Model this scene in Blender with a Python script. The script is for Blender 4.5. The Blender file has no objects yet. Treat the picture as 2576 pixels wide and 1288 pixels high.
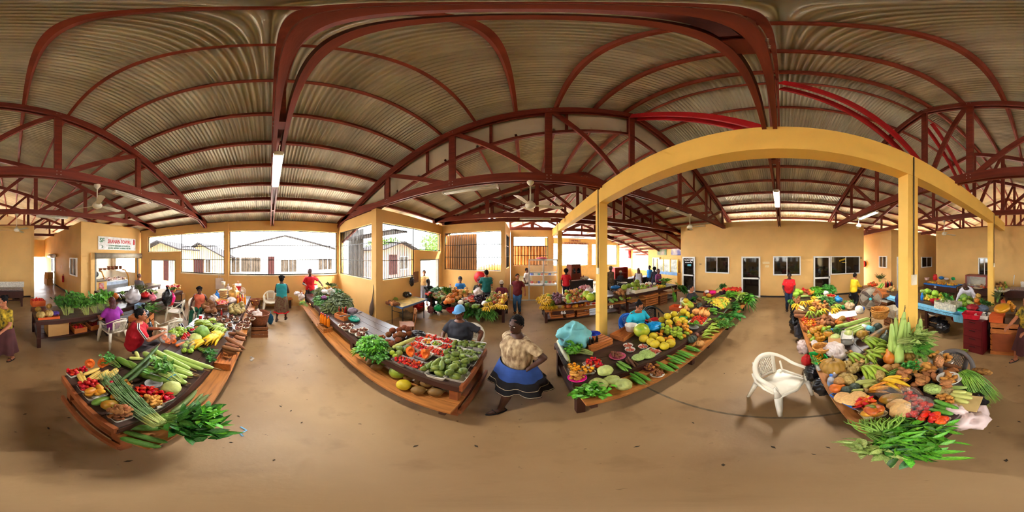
import bpy, bmesh, math, random
import numpy as np
from mathutils import Vector, Matrix, Euler
random.seed(7)
SC = bpy.context.scene
COL = SC.collection
# ---------------------------------------------------------------- camera, sky, exposure
CAMH = 2.35
cam_d = bpy.data.cameras.new('camera'); cam = bpy.data.objects.new('camera', cam_d); COL.objects.link(cam)
cam_d.type = 'PANO'
try: cam_d.cycles.panorama_type = 'EQUIRECTANGULAR'
except Exception: pass
try: cam_d.panorama_type = 'EQUIRECTANGULAR'
except Exception: pass
cam.location = (0, 0, CAMH)
XC = 1322.0
DPX = math.radians(360.0 / 2576)
cam.rotation_euler = (math.pi / 2, 0, (XC - 1288) * DPX)
SC.camera = cam
W = bpy.data.worlds.new('sky'); SC.world = W; W.use_nodes = True
bg = W.node_tree.nodes['Background']
bg.inputs[0].default_value = (0.93, 0.96, 1.0, 1); bg.inputs[1].default_value = 6.0
sun_d = bpy.data.lights.new('sun', 'SUN'); sun_d.energy = 7; sun_d.angle = math.radians(6); sun_d.color = (1, .93, .82)
sun = bpy.data.objects.new('sun', sun_d); COL.objects.link(sun); sun.rotation_euler = (math.radians(40), 0, math.radians(140))
SC.view_settings.view_transform = 'Standard'; SC.view_settings.look = 'None'
SC.view_settings.exposure = 1.75; SC.view_settings.gamma = 1.0; SC.view_settings.use_curve_mapping = False
SC.cycles.max_bounces = 5; SC.cycles.diffuse_bounces = 3; SC.cycles.glossy_bounces = 2
SC.cycles.transmission_bounces = 6; SC.cycles.transparent_max_bounces = 10
SC.cycles.caustics_reflective = False; SC.cycles.caustics_refractive = False
SC.cycles.sample_clamp_indirect = 6.0
SC.cycles.use_adaptive_sampling = True; SC.cycles.adaptive_threshold = .15; SC.cycles.adaptive_min_samples = 8

# ---------------------------------------------------------------- pixel rays of the survey
def az(px): return (px - XC) * DPX
def tel(py): return math.tan((644 - py) * DPX)
def P(px, py, z):
    a = az(px); r = (z - CAMH) / tel(py)
    return Vector((r * math.sin(a), r * math.cos(a), z))
def PX(px, py, X):
    a = az(px); r = X / math.sin(a)
    return Vector((X, r * math.cos(a), CAMH + r * tel(py)))
def PY(px, py, Y):
    a = az(px); r = Y / math.cos(a)
    return Vector((r * math.sin(a), Y, CAMH + r * tel(py)))
def PR(px, py, r):
    a = az(px); return Vector((r * math.sin(a), r * math.cos(a), CAMH + r * tel(py)))
class Zm:
    def __init__(s, x0, y0, sc): s.a = (x0, y0, sc)
    def __call__(s, x, y): return (s.a[0] + x / s.a[2], s.a[1] + y / s.a[2])

# ---------------------------------------------------------------- materials
def lin(c):
    return tuple(((v / 255.0) / 12.92 if v / 255.0 <= .04045 else ((v / 255.0 + .055) / 1.055) ** 2.4) for v in c)
MATS = {}
def M(key, col=None, rough=.6, var=.18, ns=6.0, col2=None, bump=0.0, bs=40.0, metal=0.0, rnd=0.0, trans=0.0, alpha=1.0,
      emit=0.0, spec=.4, sss=0.0, aniso=None, coat=0.0):
    if key in MATS: return MATS[key]
    m = bpy.data.materials.new(key); MATS[key] = m; m.use_nodes = True
    nt = m.node_tree; n = nt.nodes; L = nt.links; b = n['Principled BSDF']
    c = lin(col); c1 = tuple(max(0, v * (1 - var)) for v in c); c2 = lin(col2) if col2 else tuple(min(1, v * (1 + var)) for v in c)
    tc = n.new('ShaderNodeTexCoord'); mp = n.new('ShaderNodeMapping'); L.new(tc.outputs['Object'], mp.inputs[0])
    if aniso: mp.inputs['Scale'].default_value = aniso
    nz = n.new('ShaderNodeTexNoise'); nz.inputs['Scale'].default_value = ns; nz.inputs['Detail'].default_value = 4
    L.new(mp.outputs[0], nz.inputs['Vector'])
    r = n.new('ShaderNodeValToRGB'); r.color_ramp.elements[0].position = .32; r.color_ramp.elements[1].position = .68
    r.color_ramp.elements[0].color = (*c1, 1); r.color_ramp.elements[1].color = (*c2, 1)
    L.new(nz.outputs['Fac'], r.inputs[0]); out = r.outputs[0]
    if rnd > 0:
        oi = n.new('ShaderNodeObjectInfo'); hs = n.new('ShaderNodeHueSaturation')
        mr = n.new('ShaderNodeMapRange'); mr.inputs[3].default_value = 1 - rnd; mr.inputs[4].default_value = 1 + rnd
        L.new(oi.outputs['Random'], mr.inputs[0]); L.new(mr.outputs[0], hs.inputs['Value'])
        mr2 = n.new('ShaderNodeMapRange'); mr2.inputs[3].default_value = .5 - rnd * .05; mr2.inputs[4].default_value = .5 + rnd * .05
        mm = n.new('ShaderNodeMath'); mm.operation = 'MULTIPLY'; mm.inputs[1].default_value = 7.31
        fr = n.new('ShaderNodeMath'); fr.operation = 'FRACT'
        L.new(oi.outputs['Random'], mm.inputs[0]); L.new(mm.outputs[0], fr.inputs[0]); L.new(fr.outputs[0], mr2.inputs[0]); L.new(mr2.outputs[0], hs.inputs['Hue'])
        L.new(out, hs.inputs['Color']); out = hs.outputs[0]
    L.new(out, b.inputs['Base Color'])
    b.inputs['Roughness'].default_value = rough; b.inputs['Metallic'].default_value = metal
    b.inputs['Specular IOR Level'].default_value = spec
    if trans: b.inputs['Transmission Weight'].default_value = trans
    if alpha < 1: b.inputs['Alpha'].default_value = alpha
    if sss: b.inputs['Subsurface Weight'].default_value = sss; b.inputs['Subsurface Radius'].default_value = (.02, .01, .005)
    if coat: b.inputs['Coat Weight'].default_value = coat; b.inputs['Coat Roughness'].default_value = .2
    if emit: b.inputs['Emission Color'].default_value = (*c, 1); b.inputs['Emission Strength'].default_value = emit
    if bump:
        n2 = n.new('ShaderNodeTexNoise'); n2.inputs['Scale'].default_value = bs; n2.inputs['Detail'].default_value = 3; L.new(mp.outputs[0], n2.inputs['Vector'])
        bp = n.new('ShaderNodeBump'); bp.inputs['Strength'].default_value = bump; bp.inputs['Distance'].default_value = .02
        L.new(n2.outputs['Fac'], bp.inputs['Height']); L.new(bp.outputs[0], b.inputs['Normal'])
    return m

# ---------------------------------------------------------------- mesh helpers
class MB:
    def __init__(s): s.v = []; s.f = []; s.s = []
    def add(s, v, f, smooth=False):
        o = len(s.v); s.v += [tuple(p) for p in v]; s.f += [tuple(i + o for i in q) for q in f]; s.s += [smooth] * len(f); return s
    def box(s, c, d, rot=None):
        x, y, z = d[0] / 2, d[1] / 2, d[2] / 2
        vs = [Vector(p) for p in ((-x, -y, -z), (x, -y, -z), (x, y, -z), (-x, y, -z), (-x, -y, z), (x, -y, z), (x, y, z), (-x, y, z))]
        if rot is not None: vs = [rot @ p for p in vs]
        c = Vector(c)
        return s.add([p + c for p in vs], [(0, 3, 2, 1), (4, 5, 6, 7), (0, 1, 5, 4), (1, 2, 6, 5), (2, 3, 7, 6), (3, 0, 4, 7)])
    def box2(s, a, b): return s.box([(a[i] + b[i]) / 2 for i in range(3)], [abs(b[i] - a[i]) for i in range(3)])
    def beam(s, p0, p1, w, h, up=(0, 0, 1)):
        p0 = Vector(p0); p1 = Vector(p1); d = (p1 - p0); l = d.length; d.normalize(); u = Vector(up)
        if abs(d.dot(u)) > .98: u = Vector((0, 1, 0))
        r = d.cross(u).normalized(); u = r.cross(d)
        return s.box((p0 + p1) / 2, (l, w, h), Matrix((d, -r, u)).transposed() if False else Matrix(((d.x, r.x, u.x), (d.y, r.y, u.y), (d.z, r.z, u.z))))
    def tube(s, pts, rad, n=8, cap=True, flat=1.0, up=None, smooth=True):
        pts = [Vector(p) for p in pts]; k = len(pts)
        if not hasattr(rad, '__len__'): rad = [rad] * k
        vs = []; prev = None
        for i in range(k):
            d = (pts[min(i + 1, k - 1)] - pts[max(i - 1, 0)])
            d = d.normalized() if d.length > 1e-9 else Vector((0, 0, 1))
            if prev is None:
                u = Vector(up) if up is not None else (Vector((0, 0, 1)) if abs(d.z) < .9 else Vector((1, 0, 0)))
            else: u = prev
            r = d.cross(u)
            if r.length < 1e-6: r = d.cross(Vector((1, .2, 0)))
            r.normalize(); u = r.cross(d).normalized(); prev = u
            R = rad[i]
            ra, rb = (R if hasattr(R, '__len__') else (R, R * flat))
            for j in range(n):
                a = 2 * math.pi * j / n; vs.append(pts[i] + r * (math.cos(a) * ra) + u * (math.sin(a) * rb))
        fs = []
        for i in range(k - 1):
            for j in range(n):
                a = i * n + j; b = i * n + (j + 1) % n; fs.append((a, b, b + n, a + n))
        s.add(vs, fs, smooth)
        if cap:
            o = len(s.v) - len(vs)
            s.f += [tuple(o + j for j in range(n - 1, -1, -1)), tuple(o + (k - 1) * n + j for j in range(n))]; s.s += [False, False]
        return s
    def lathe(s, prof, n=16, c=(0, 0, 0), smooth=True, rib=None, sx=1, sy=1, a0=0, a1=2 * math.pi):
        full = abs(a1 - a0 - 2 * math.pi) < 1e-6; m = n if full else n + 1
        vs = []
        for (r, z) in prof:
            for j in range(m):
                a = a0 + (a1 - a0) * j / n; q = r * (rib(a, z) if rib else 1)
                vs.append((c[0] + math.cos(a) * q * sx, c[1] + math.sin(a) * q * sy, c[2] + z))
        fs = []
        for i in range(len(prof) - 1):
            for j in range(n):
                a = i * m + j; b = i * m + (j + 1) % m; fs.append((a, b, b + m, a + m))
        s.add(vs, fs, smooth)
        return s
    def ell(s, c, r, n=12, m=8, rot=None, smooth=True):
        c = Vector(c); vs = []
        for i in range(m + 1):
            t = math.pi * i / m; q = math.sin(t)
            for j in range(n):
                a = 2 * math.pi * j / n
                p = Vector((math.cos(a) * q * r[0], math.sin(a) * q * r[1], -math.cos(t) * r[2]))
                if rot is not None: p = rot @ p
                vs.append(p + c)
        fs = []
        for i in range(m):
            for j in range(n):
                a = i * n + j; b = i * n + (j + 1) % n
                fs.append((a, b, b + n, a + n))
        return s.add(vs, fs, smooth)
    def prism(s, poly, z0, z1):
        n = len(poly)
        return s.add([(p[0], p[1], z0) for p in poly] + [(p[0], p[1], z1) for p in poly],
                     [tuple(range(n - 1, -1, -1)), tuple(range(n, 2 * n))] + [(i, (i + 1) % n, (i + 1) % n + n, i + n) for i in range(n)])
    def xf(s, mat):
        s.v = [tuple(mat @ Vector(p)) for p in s.v]; return s
    def mesh(s, name, mat=None):
        me = bpy.data.meshes.new(name); me.from_pydata(s.v, [], s.f)
        me.polygons.foreach_set('use_smooth', s.s)
        if mat is not None: me.materials.append(mat)
        me.update(); return me
    def obj(s, name, mat, parent=None, loc=(0, 0, 0), rot=(0, 0, 0)):
        return mk(name, s.mesh(name, mat), parent, loc, rot)
def mk(name, me, parent=None, loc=(0, 0, 0), rot=(0, 0, 0), scale=None):
    o = bpy.data.objects.new(name, me); COL.objects.link(o); o.location = loc; o.rotation_euler = rot
    if scale is not None: o.scale = scale if hasattr(scale, '__len__') else (scale,) * 3
    if parent is not None: o.parent = parent
    return o
def tag(o, label, cat=None, group=None, kind=None):
    o['label'] = label
    if cat: o['category'] = cat
    if group: o['group'] = group
    if kind: o['kind'] = kind
    return o
def thing(name, label, cat, loc=(0, 0, 0), rz=0, group=None):
    o = bpy.data.objects.new(name, None); COL.objects.link(o); o.empty_display_size = .05
    o.location = loc; o.rotation_euler = (0, 0, rz)
    return tag(o, label, cat, group)
def struct(name, mb, mat, label=None, parent=None):
    o = mb.obj(name, mat, parent)
    if parent is None: o['kind'] = 'structure'
    if label: o['label'] = label
    return o
def structE(name, label=None):
    o = bpy.data.objects.new(name, None); COL.objects.link(o); o['kind'] = 'structure'
    if label: o['label'] = label
    return o
def dup(o, parent=None, **kw):
    c = o.copy(); COL.objects.link(c); c.parent = parent
    for k, v in kw.items():
        if k in ('label', 'group'): c[k] = v
        else: setattr(c, k, v)
    for ch in list(o.children): dup(ch, c)
    return c
def displace(me, amp, scale, seed=0, ridge=False):
    from mathutils import noise
    n = len(me.vertices); co = np.empty(n * 3, 'f'); me.vertices.foreach_get('co', co)
    no = np.empty(n * 3, 'f'); me.vertices.foreach_get('normal', no)
    co = co.reshape(-1, 3); no = no.reshape(-1, 3)
    d = np.array([noise.noise(Vector((p[0] * scale + seed, p[1] * scale, p[2] * scale + seed * .7))) for p in co])
    if ridge: d = .6 - 2.2 * np.abs(d)
    co += no * (d * amp)[:, None]
    me.vertices.foreach_set('co', co.ravel()); me.update()
def text(name, body, mat, parent, loc, rot, size, extrude=.004, align='CENTER', sx=1.0):
    cu = bpy.data.curves.new(name, 'FONT'); cu.body = body; cu.size = size; cu.extrude = extrude; cu.align_x = align; cu.align_y = 'CENTER'
    cu.resolution_u = 2; cu.offset = size * .02
    cu.materials.append(mat)
    o = bpy.data.objects.new(name, cu); COL.objects.link(o); o.location = loc; o.rotation_euler = rot; o.scale = (sx, 1, 1)
    if parent is not None: o.parent = parent
    return o
# ---- p1_setting
YW=M('yellow_wall',(232,186,114),.75,.05,1.3,bump=.08,bs=120)
YB=M('yellow_paint_lit',(250,200,96),.7,.05,1.5,bump=.06,bs=90)  # the walls' paint, lightened: the strong light on the beam is in the colour
RED=M('truss_brown',(118,46,30),.55,.22,3,aniso=(.6,6,6),bump=.1,bs=30)
REDB=M('brace_red',(168,18,24),.5,.12,3)
PURL=M('purlin_brown',(132,54,34),.6,.2,3)
WHITE=M('white_frame',(232,232,228),.4,.03)
BLACKIRON=M('black_iron',(34,32,32),.45,.1,metal=.3)
GLASSD=M('dark_glass',(30,24,18),.05,.25,1.5,spec=.6)
SKIRT=M('dark_skirting',(48,40,34),.6)
def floor_mat():
 m=bpy.data.materials.new('floor_concrete');m.use_nodes=True;nt=m.node_tree;n=nt.nodes;L=nt.links;b=n['Principled BSDF']
 tc=n.new('ShaderNodeTexCoord')
 def nz(sc,det,src=None):
  t=n.new('ShaderNodeTexNoise');t.inputs['Scale'].default_value=sc;t.inputs['Detail'].default_value=det;L.new(tc.outputs['Object'],t.inputs['Vector']);return t
 def ramp(src,p0,p1,c0,c1):
  r=n.new('ShaderNodeValToRGB');e=r.color_ramp.elements;e[0].position=p0;e[1].position=p1;e[0].color=(*c0,1);e[1].color=(*c1,1);L.new(src,r.inputs[0]);return r
 a=ramp(nz(.55,6).outputs['Fac'],.3,.72,lin((134,102,66)),lin((176,144,102)))
 s=ramp(nz(2.6,8).outputs['Fac'],.30,.44,(.62,.57,.5),(1,1,1))
 d=ramp(nz(13,3).outputs['Fac'],.24,.30,(.35,.3,.25),(1,1,1))
 m1=n.new('ShaderNodeMixRGB');m1 .blend_type='MULTIPLY';m1 .inputs[0].default_value=.6;L.new(a.outputs[0],m1 .inputs[1]);L.new(s.outputs[0],m1 .inputs[2])
 m2=n.new('ShaderNodeMixRGB');m2 .blend_type='MULTIPLY';m2 .inputs[0].default_value=.9;L.new(m1 .outputs[0],m2 .inputs[1]);L.new(d.outputs[0],m2 .inputs[2])
 L.new(m2 .outputs[0],b.inputs['Base Color'])
 rr=n.new('ShaderNodeMapRange');rr.inputs[3].default_value=.38;rr.inputs[4].default_value=.62;L.new(nz(1.2,5).outputs['Fac'],rr.inputs[0]);L.new(rr.outputs[0],b.inputs['Roughness'])
 bp=n.new('ShaderNodeBump');bp.inputs['Strength'].default_value=.12;bp.inputs['Distance'].default_value=.01;L.new(nz(30,4).outputs['Fac'],bp.inputs['Height']);L.new(bp.outputs[0],b.inputs['Normal'])
 return m
FLOORM=floor_mat()
fl=MB()
fl.prism([(-7.35,-17.5),(-7.35,3.35),(-4.2,3.35),(-4.2,7.55),(-.95,7.55),(-.95,10.2),(1.6,10.2),(1.6,15),(13,15),(13,-17.5)],-.12,0)
flo=struct('floor',fl,FLOORM,'worn tan concrete floor of the market hall')
fj=MB();fj.box((1.53,-.3,.001),(.03,6.2,.003));struct('floor_joint',fj,M('joint_cement',(112,96,74),.9,.3,9),parent=flo)
gr=MB();gr.box((-10,0,-.2),(120,120,.1));struct('ground',gr,M('yard_paving',(205,198,186),.9,.1,.7),'pale paved yard outside the hall')
RX,RZ,SL,PD=2.53,7.26,.34,.12
XL_A,XR_A=-8.3,13.2
def rz(X,drop=0):return RZ-drop-SL*abs(X-RX)
ROOFM=M('corrugated_metal',(198,192,170),.36,.2,1.1,metal=.4,bump=.05,bs=18,aniso=(.4,2.5,1))
ceil=structE('ceiling','corrugated metal roof on red brown purlins')
PUR_L=[2.32,1.5,.62,-.2,-1.06,-1.87,-2.69,-3.5,-4.27,-5.05,-5.82,-6.58,-7.42]
PUR_R=[2*RX-x for x in PUR_L]
SECT=[(-17.5,3.5,0.0,XL_A,XR_A),(3.5,7.75,.85,-5.0,XR_A),(7.75,15.6,1.45,-1.7,XR_A)]
WV,NW=.085,10
def sheet_mesh(run,sgn):
 mb=MB();k=NW*8;rows=2;vs=[];fs=[]
 for i in range(k+1):
  y=i*WV/8;a=2*math.pi*(i%8)/8
  for t in(0,1):vs.append((sgn*run*t,y,-SL*run*t+.019*math.cos(a)))
 for i in range(k):fs.append((2*i,2*i+1,2*i+3,2*i+2))
 mb.add(vs,fs,True);return mb.mesh('roof_sheet',ROOFM)
for(y0,y1,drop,xl,xr)in SECT:
 for sgn,xe in((-1,xl),(1,xr)):
  run=abs(xe-RX)-.02;me=sheet_mesh(run,sgn);y=y0
  while y<y1-.05:
   mk('roof_sheet',me,ceil,(RX,y,RZ-drop+PD+.02),(0,0,0),(1,min(1.0,(y1-y)/(WV*NW)),1));y+=WV*NW
 for X in PUR_L+PUR_R:
  if X<xl or X>xr:continue
  z=rz(X,drop)+PD/2;s=1 if X<RX else-1
  mb=MB();mb.box((0,0,0),(.06,y1-y0,PD))
  mb.obj('purlin',PURL,ceil,(X,(y0+y1)/2,z),(0,-math.atan(SL)*s,0))
BEI=M('beige_panel',(206,190,160),.8,.06,2)
for(Y,d0,d1,xl,xr)in((3.5,0,.85,-7.3,12.4),(7.75,.85,1.45,-4.6,12.4)):
 g=structE('wall_gable','beige panelled step between two roof levels')
 for a,b in((xl,RX),(RX,xr)):
  n=6
  for i in range(n):
   x0=a+(b-a)*i/n;x1=a+(b-a)*(i+1)/n
   h=d1-d0
   p=MB();h=d1-d0+.175;z0,z1=rz(x0,d0)+.165,rz(x1,d0)+.165
   p.add([(x0,Y,z0-h),(x1,Y,z1-h),(x1,Y,z1),(x0,Y,z0),(x0,Y+.03,z0-h),(x1,Y+.03,z1-h),(x1,Y+.03,z1),(x0,Y+.03,z0)],[(0,1,2,3),(7,6,5,4),(0,4,5,1),(3,2,6,7),(0,3,7,4),(1,5,6,2)]);p.obj('panel',BEI,g)
   s=MB();s.beam((x0,Y-.03,z0-h),(x0,Y-.03,z0),.06,.06);s.obj('stud',RED,g)
  s=MB();s.beam((a,Y-.03,rz(a,d0)-h+.1),(b,Y-.03,rz(b,d0)-h+.1),.07,.09);s.obj('batten',RED,g)
g=structE('wall_gable_back','beige gable closing the back of the hall');m=MB();m.add([(XL_A,-17.3,4.0),(XR_A,-17.3,4.0),(RX,-17.3,RZ+.1),(XL_A,-17.25,4.0),(XR_A,-17.25,4.0),(RX,-17.25,RZ+.1)],[(0,1,2),(5,4,3)]);m.obj('panel',BEI,g)
BOLT=M('bolt_steel',(190,185,175),.35,.1,metal=.8)
def truss(Y,label,drop=0.0,xl=-7.35,xr=12.4,verts=None,zb=3.98,near=False):
 t=structE('roof_truss',label);t['category']='truss'
 zt=lambda X:rz(X,drop)
 for dy in((-.055,.055)if near else(0,)):
  w=.045 if near else .09
  m=MB();m.box2((xl,Y+dy-w/2,zb),(xr,Y+dy+w/2,zb+.2));m.obj('bottom_chord',RED,t)
  for s,xe in((-1,xl),(1,xr)):
   m=MB();m.beam((xe,Y+dy,zt(xe)-.1),(RX,Y+dy,zt(RX)-.1),w,.19);m.obj('top_chord',RED,t)
 if verts is None:verts=[-5.8,-3.73,-1.6,.47,RX,4.6,6.67,8.8,10.9]
 verts=[x for x in verts if xl+.3<x<xr-.3]
 bm=MB()
 for x in verts:
  m=MB();m.box2((x-.075,Y-.035,zb+.02),(x+.075,Y+.035,zt(x)-.03));m.obj('vertical_post',RED,t)
  if near:
   for zz in(zb+.06,zb+.14,zt(x)-.08):
    for sx in(-.04,.04):
     for sy in(-1,1):bm.ell((x+sx,Y+sy*.082,zz),(.011,.006,.011),6,4)
 for a,b in zip(verts[:-1],verts[1:]):
  o,i=(a,b)if b<=RX+.01 else(b,a)
  m=MB();m.beam((o+(.07 if o<i else-.07),Y+.0,zt(o)-.12),(i-(.07 if o<i else-.07),Y,zb+.1),.05,.13);m.obj('diagonal_brace',RED,t)
 for xe in(xl,xr):
  m=MB();m.box2((xe-.06,Y-.06,zb-.03),(xe+.06,Y+.06,max(zt(xe)-.02,zb+.15)));m.obj('end_post',RED,t)
 if near and bm.v:bm.obj('bolts',BOLT,t)['kind']='stuff'
 return t
V_F=[-5.8,-3.73,-1.6,.47,RX,4.6,6.67,8.8,10.9];V_B=[-5.13,-2.92,-.85,1.34,RX,4.6,6.67,8.8,10.9]
truss(.12,'dark red truss straight overhead with two lit tube lamps',verts=V_F,near=True)
truss(3.32,'dark red truss over the blue capped seller with the ceiling fan',verts=V_F,near=True)
truss(-3.05,'dark red truss above the seated man in red',verts=V_B,near=True)
truss(-6.2,'second dark red truss beyond the man in red',verts=V_B)
truss(-9.4,'third dark red truss above the yellow back wall',verts=V_B)
truss(-13,'farthest dark red truss over the back passage',verts=V_B)
truss(6.7,'lower dark red truss above the far fruit table',.85,-4.2,12.4,V_F)
truss(7.65,'dark red truss on the wall with the red hose reel',.85,-4.2,12.4,V_F)
truss(10.2,'dark red truss over the glass kiosk',1.45,-.95,12.4,V_F)
truss(12.8,'dark red truss before the fish hall sign',1.45,-.95,12.4,V_F)
for(ya,za,yb,zb,lab)in((3.2,7.0,.25,4.75,'bright red ridge brace rising to the front truss'),(.0,6.75,-2.95,4.6,'bright red ridge brace from the overhead truss to the back'),(-3.2,6.6,-6.1,4.3,'bright red ridge brace behind the back truss')):
 t=structE('trim_brace',lab)
 for dx in(-.1,.12):
  m=MB();m.beam((RX+dx,ya,za),(RX+dx,yb,zb),.05,.15);m.obj('plank',REDB,t)
WT=.2
def wall(name,n,c,a0,a1,z0,z1,ops=(),label=None,mat=None,t=WT):
 """n: direction looked at ('+X' wall seen looking to +X); c: plane of the seen face; a0..a1 along the other axis"""
 us=sorted({a0,a1}|{min(max(o[i],a0),a1)for o in ops for i in(0,1)});zs=sorted({z0,z1}|{min(max(o[i],z0),z1)for o in ops for i in(2,3)})
 s=1 if n[0]=='+' else-1;mb=MB()
 for i in range(len(us)-1):
  for j in range(len(zs)-1):
   um,zm=(us[i]+us[i+1])/2,(zs[j]+zs[j+1])/2
   if any(o[0]<um<o[1]and o[2]<zm<o[3]for o in ops):continue
   if n[1]=='X':mb.box2((c,us[i],zs[j]),(c+s*t,us[i+1],zs[j+1]))
   else:mb.box2((us[i],c,zs[j]),(us[i+1],c+s*t,zs[j+1]))
 return struct(name,mb,mat or YW,label)
ROT={'+X':-math.pi/2,'+Y':0,'-X':math.pi/2,'-Y':math.pi}
def upos(n,c,px):return PX(px,644,c).y if n[1]=='X' else PY(px,644,c).x
def zpos(n,c,px,py):return(PX(px,py,c)if n[1]=='X' else PY(px,py,c)).z
def opn(n,c,p0,p1,z0,z1):
 a,b=upos(n,c,p0),upos(n,c,p1);return(min(a,b),max(a,b),z0,z1)
WIN=[0]
def wroot(name,n,c,o,label,off=0.0):
 u=(o[0]+o[1])/2;s=1 if n[0]=='+' else-1
 e=structE(name,label);e.location=(c+s*off,u,o[2])if n[1]=='X' else(u,c+s*off,o[2]);e.rotation_euler=(0,0,ROT[n])
 return e
def grille(n,c,o,label,step=.115,rails=4,lz=None):
 WIN[0]+=1;e=wroot('window_%d'%WIN[0],n,c,o,label,.06);w=o[1]-o[0];h=o[3]-o[2]
 me=MB().tube([(0,0,.02),(0,0,h-.02)],.0115,6).mesh('grille_bar',BLACKIRON);k=max(2,int(w/step))
 for i in range(k+1):mk('grille_bar',me,e,(-w/2+.03+(w-.06)*i/k,0,0))
 for i in range(rails):
  z=.03+(h-.06)*i/(rails-1);m=MB();m.box((0,0,z),(w,.022,.03));m.obj('grille_rail',BLACKIRON,e)
 for x in(-w/2+.015,w/2-.015):m=MB();m.box((x,0,h/2),(.03,.025,h));m.obj('grille_stile',BLACKIRON,e)
 return e
def gwin(n,c,o,label,panes=2,glass=None,fw=.06):
 WIN[0]+=1;e=wroot('window_%d'%WIN[0],n,c,o,label,-.05);w=o[1]-o[0];h=o[3]-o[2]
 for(x0,x1,z0,z1)in((-w/2,w/2,0,fw),(-w/2,w/2,h-fw,h),(-w/2,-w/2+fw,fw,h-fw),(w/2-fw,w/2,fw,h-fw)):
  m=MB();m.box2((x0,-.03,z0),(x1,.06,z1));m.obj('frame',WHITE,e)
 for i in range(panes):
  x0=-w/2+fw+(w-2*fw)*i/panes;x1=-w/2+fw+(w-2*fw)*(i+1)/panes
  m=MB();m.box2((x0,.02,fw),(x1,.032,h-fw));m.obj('pane',glass or GLASSD,e)
  if i:m=MB();m.box2((x0-.02,-.015,fw),(x0+.02,.05,h-fw));m.obj('mullion',WHITE,e)
 return e
DN=[0]
def gdoor(n,c,o,label,glass=None,hside=1):
 DN[0]+=1;e=wroot('door_%d'%DN[0],n,c,o,label,-.05);w=o[1]-o[0];h=o[3]-o[2];fw=.09
 for(x0,x1,z0,z1)in((-w/2,w/2,h-fw,h),(-w/2,w/2,0,fw),(-w/2,-w/2+fw,fw,h-fw),(w/2-fw,w/2,fw,h-fw),(-w/2+fw,w/2-fw,h*.45,h*.45+.09)):
  m=MB();m.box2((x0,-.03,z0),(x1,.06,z1));m.obj('frame',WHITE,e)
 for z0,z1 in((fw,h*.45),(h*.45+.09,h-fw)):
  m=MB();m.box2((-w/2+fw,.02,z0),(w/2-fw,.03,z1));m.obj('pane',glass or GLASSD,e)
 m=MB();m.box2((hside*(w/2-.07)-.02,-.06,h*.45),(hside*(w/2-.07)+.02,-.03,h*.45+.14));m.tube([(hside*(w/2-.07),-.06,h*.45+.08),(hside*(w/2-.07),-.09,h*.45+.08),(hside*(w/2-.17),-.09,h*.45+.08)],.01,6);m.obj('handle',BLACKIRON,e)
 return e
cW=-7.35;SILL,WTOP,ZT=1.48,3.52,3.96
wa=opn('-X',cW,372,457,2.58,WTOP);wb=opn('-X',cW,455,564,SILL,WTOP);wc=opn('-X',cW,577,848,SILL,WTOP);wd=opn('-X',cW,380,441,0,2.14)
wall('wall_west','-X',cW,-7.4,3.48,0,ZT,(wa,wb,wc,wd),'yellow wall with wide barred windows onto the yard')
grille('-X',cW,wa,'barred window strip over the yard door',rails=2);grille('-X',cW,wb,'barred window left of the tote bag pillar');grille('-X',cW,wc,'widest barred window, facing the white house',step=.12)
pil=MB();a=upos('-X',cW,570.5);pil.box2((cW,a-.09,0),(cW+.06,a+.09,ZT));struct('trim_1',pil,YW,'shallow yellow pillar between the barred windows')
def sill(name,n,c,o,lab):
 m=MB();w=o[1]-o[0];s=1 if n[0]=='+' else-1
 if n[1]=='X':m.box2((c-s*.03,o[0],o[2]-.05),(c+s*.2,o[1],o[2]))
 else:m.box2((o[0],c-s*.03,o[2]-.05),(o[1],c+s*.2,o[2]))
 return struct(name,m,M('pale_sill',(240,225,190),.7,.04),lab)
sill('trim_sill','-X',cW,wc,'pale sill of the widest barred window');sill('trim_sill','-X',cW,wb,'pale sill left of the tote bag pillar')
DN[0]+=1;e=wroot('door_%d'%DN[0],'-X',cW,wd,'open yard doorway with grey steel frame',.05)
w_=wd[1]-wd[0];STEEL=M('grey_steel',(150,148,142),.5,.08)
for(x0,x1,z0,z1)in((-w_/2,-w_/2+.05,0,2.14),(w_/2-.05,w_/2,0,2.14),(-w_/2,w_/2,2.09,2.14)):m=MB();m.box2((x0,-.04,z0),(x1,.1,z1));m.obj('frame',STEEL,e)
cS=3.3;o1=opn('+Y',cS,855,938,1.5,3.5)
wall('wall_north_near','+Y',cS,-7.35,-4.22,0,3.95,(o1,),'yellow side wall with barred window beside the oar');grille('+Y',cS,o1,'barred window in the wall behind the leaf heap',step=.11)
m=MB();m.box2((-4.46,3.22,0),(-4.2,3.5,3.95));struct('column_1',m,YW,'yellow corner column beside the wooden oar')
cX=-4.2;o2=opn('-X',cX,963,1043,1.52,3.5);o3=opn('-X',cX,1042,1109,2.6,3.5);o4=opn('-X',cX,1057,1104,0,2.2)
wall('wall_west_far','-X',cX,3.45,7.5,0,3.95,(o2,o3,o4),'yellow wall with barred window and open street door');grille('-X',cX,o2,'barred window above the folding table',step=.105);grille('-X',cX,o3,'barred strip above the street door',rails=2,step=.105)
DN[0]+=1;e=wroot('door_%d'%DN[0],'-X',cX,o4,'open street doorway where a woman stands',.05);w_=o4[1]-o4[0]
for(x0,x1,z0,z1)in((-w_/2,-w_/2+.05,0,2.2),(w_/2-.05,w_/2,0,2.2),(-w_/2,w_/2,2.14,2.2)):m=MB();m.box2((x0,-.04,z0),(x1,.1,z1));m.obj('frame',STEEL,e)
cY=7.5;o5=opn('+Y',cY,1118,1266,1.64,3.55)
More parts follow.
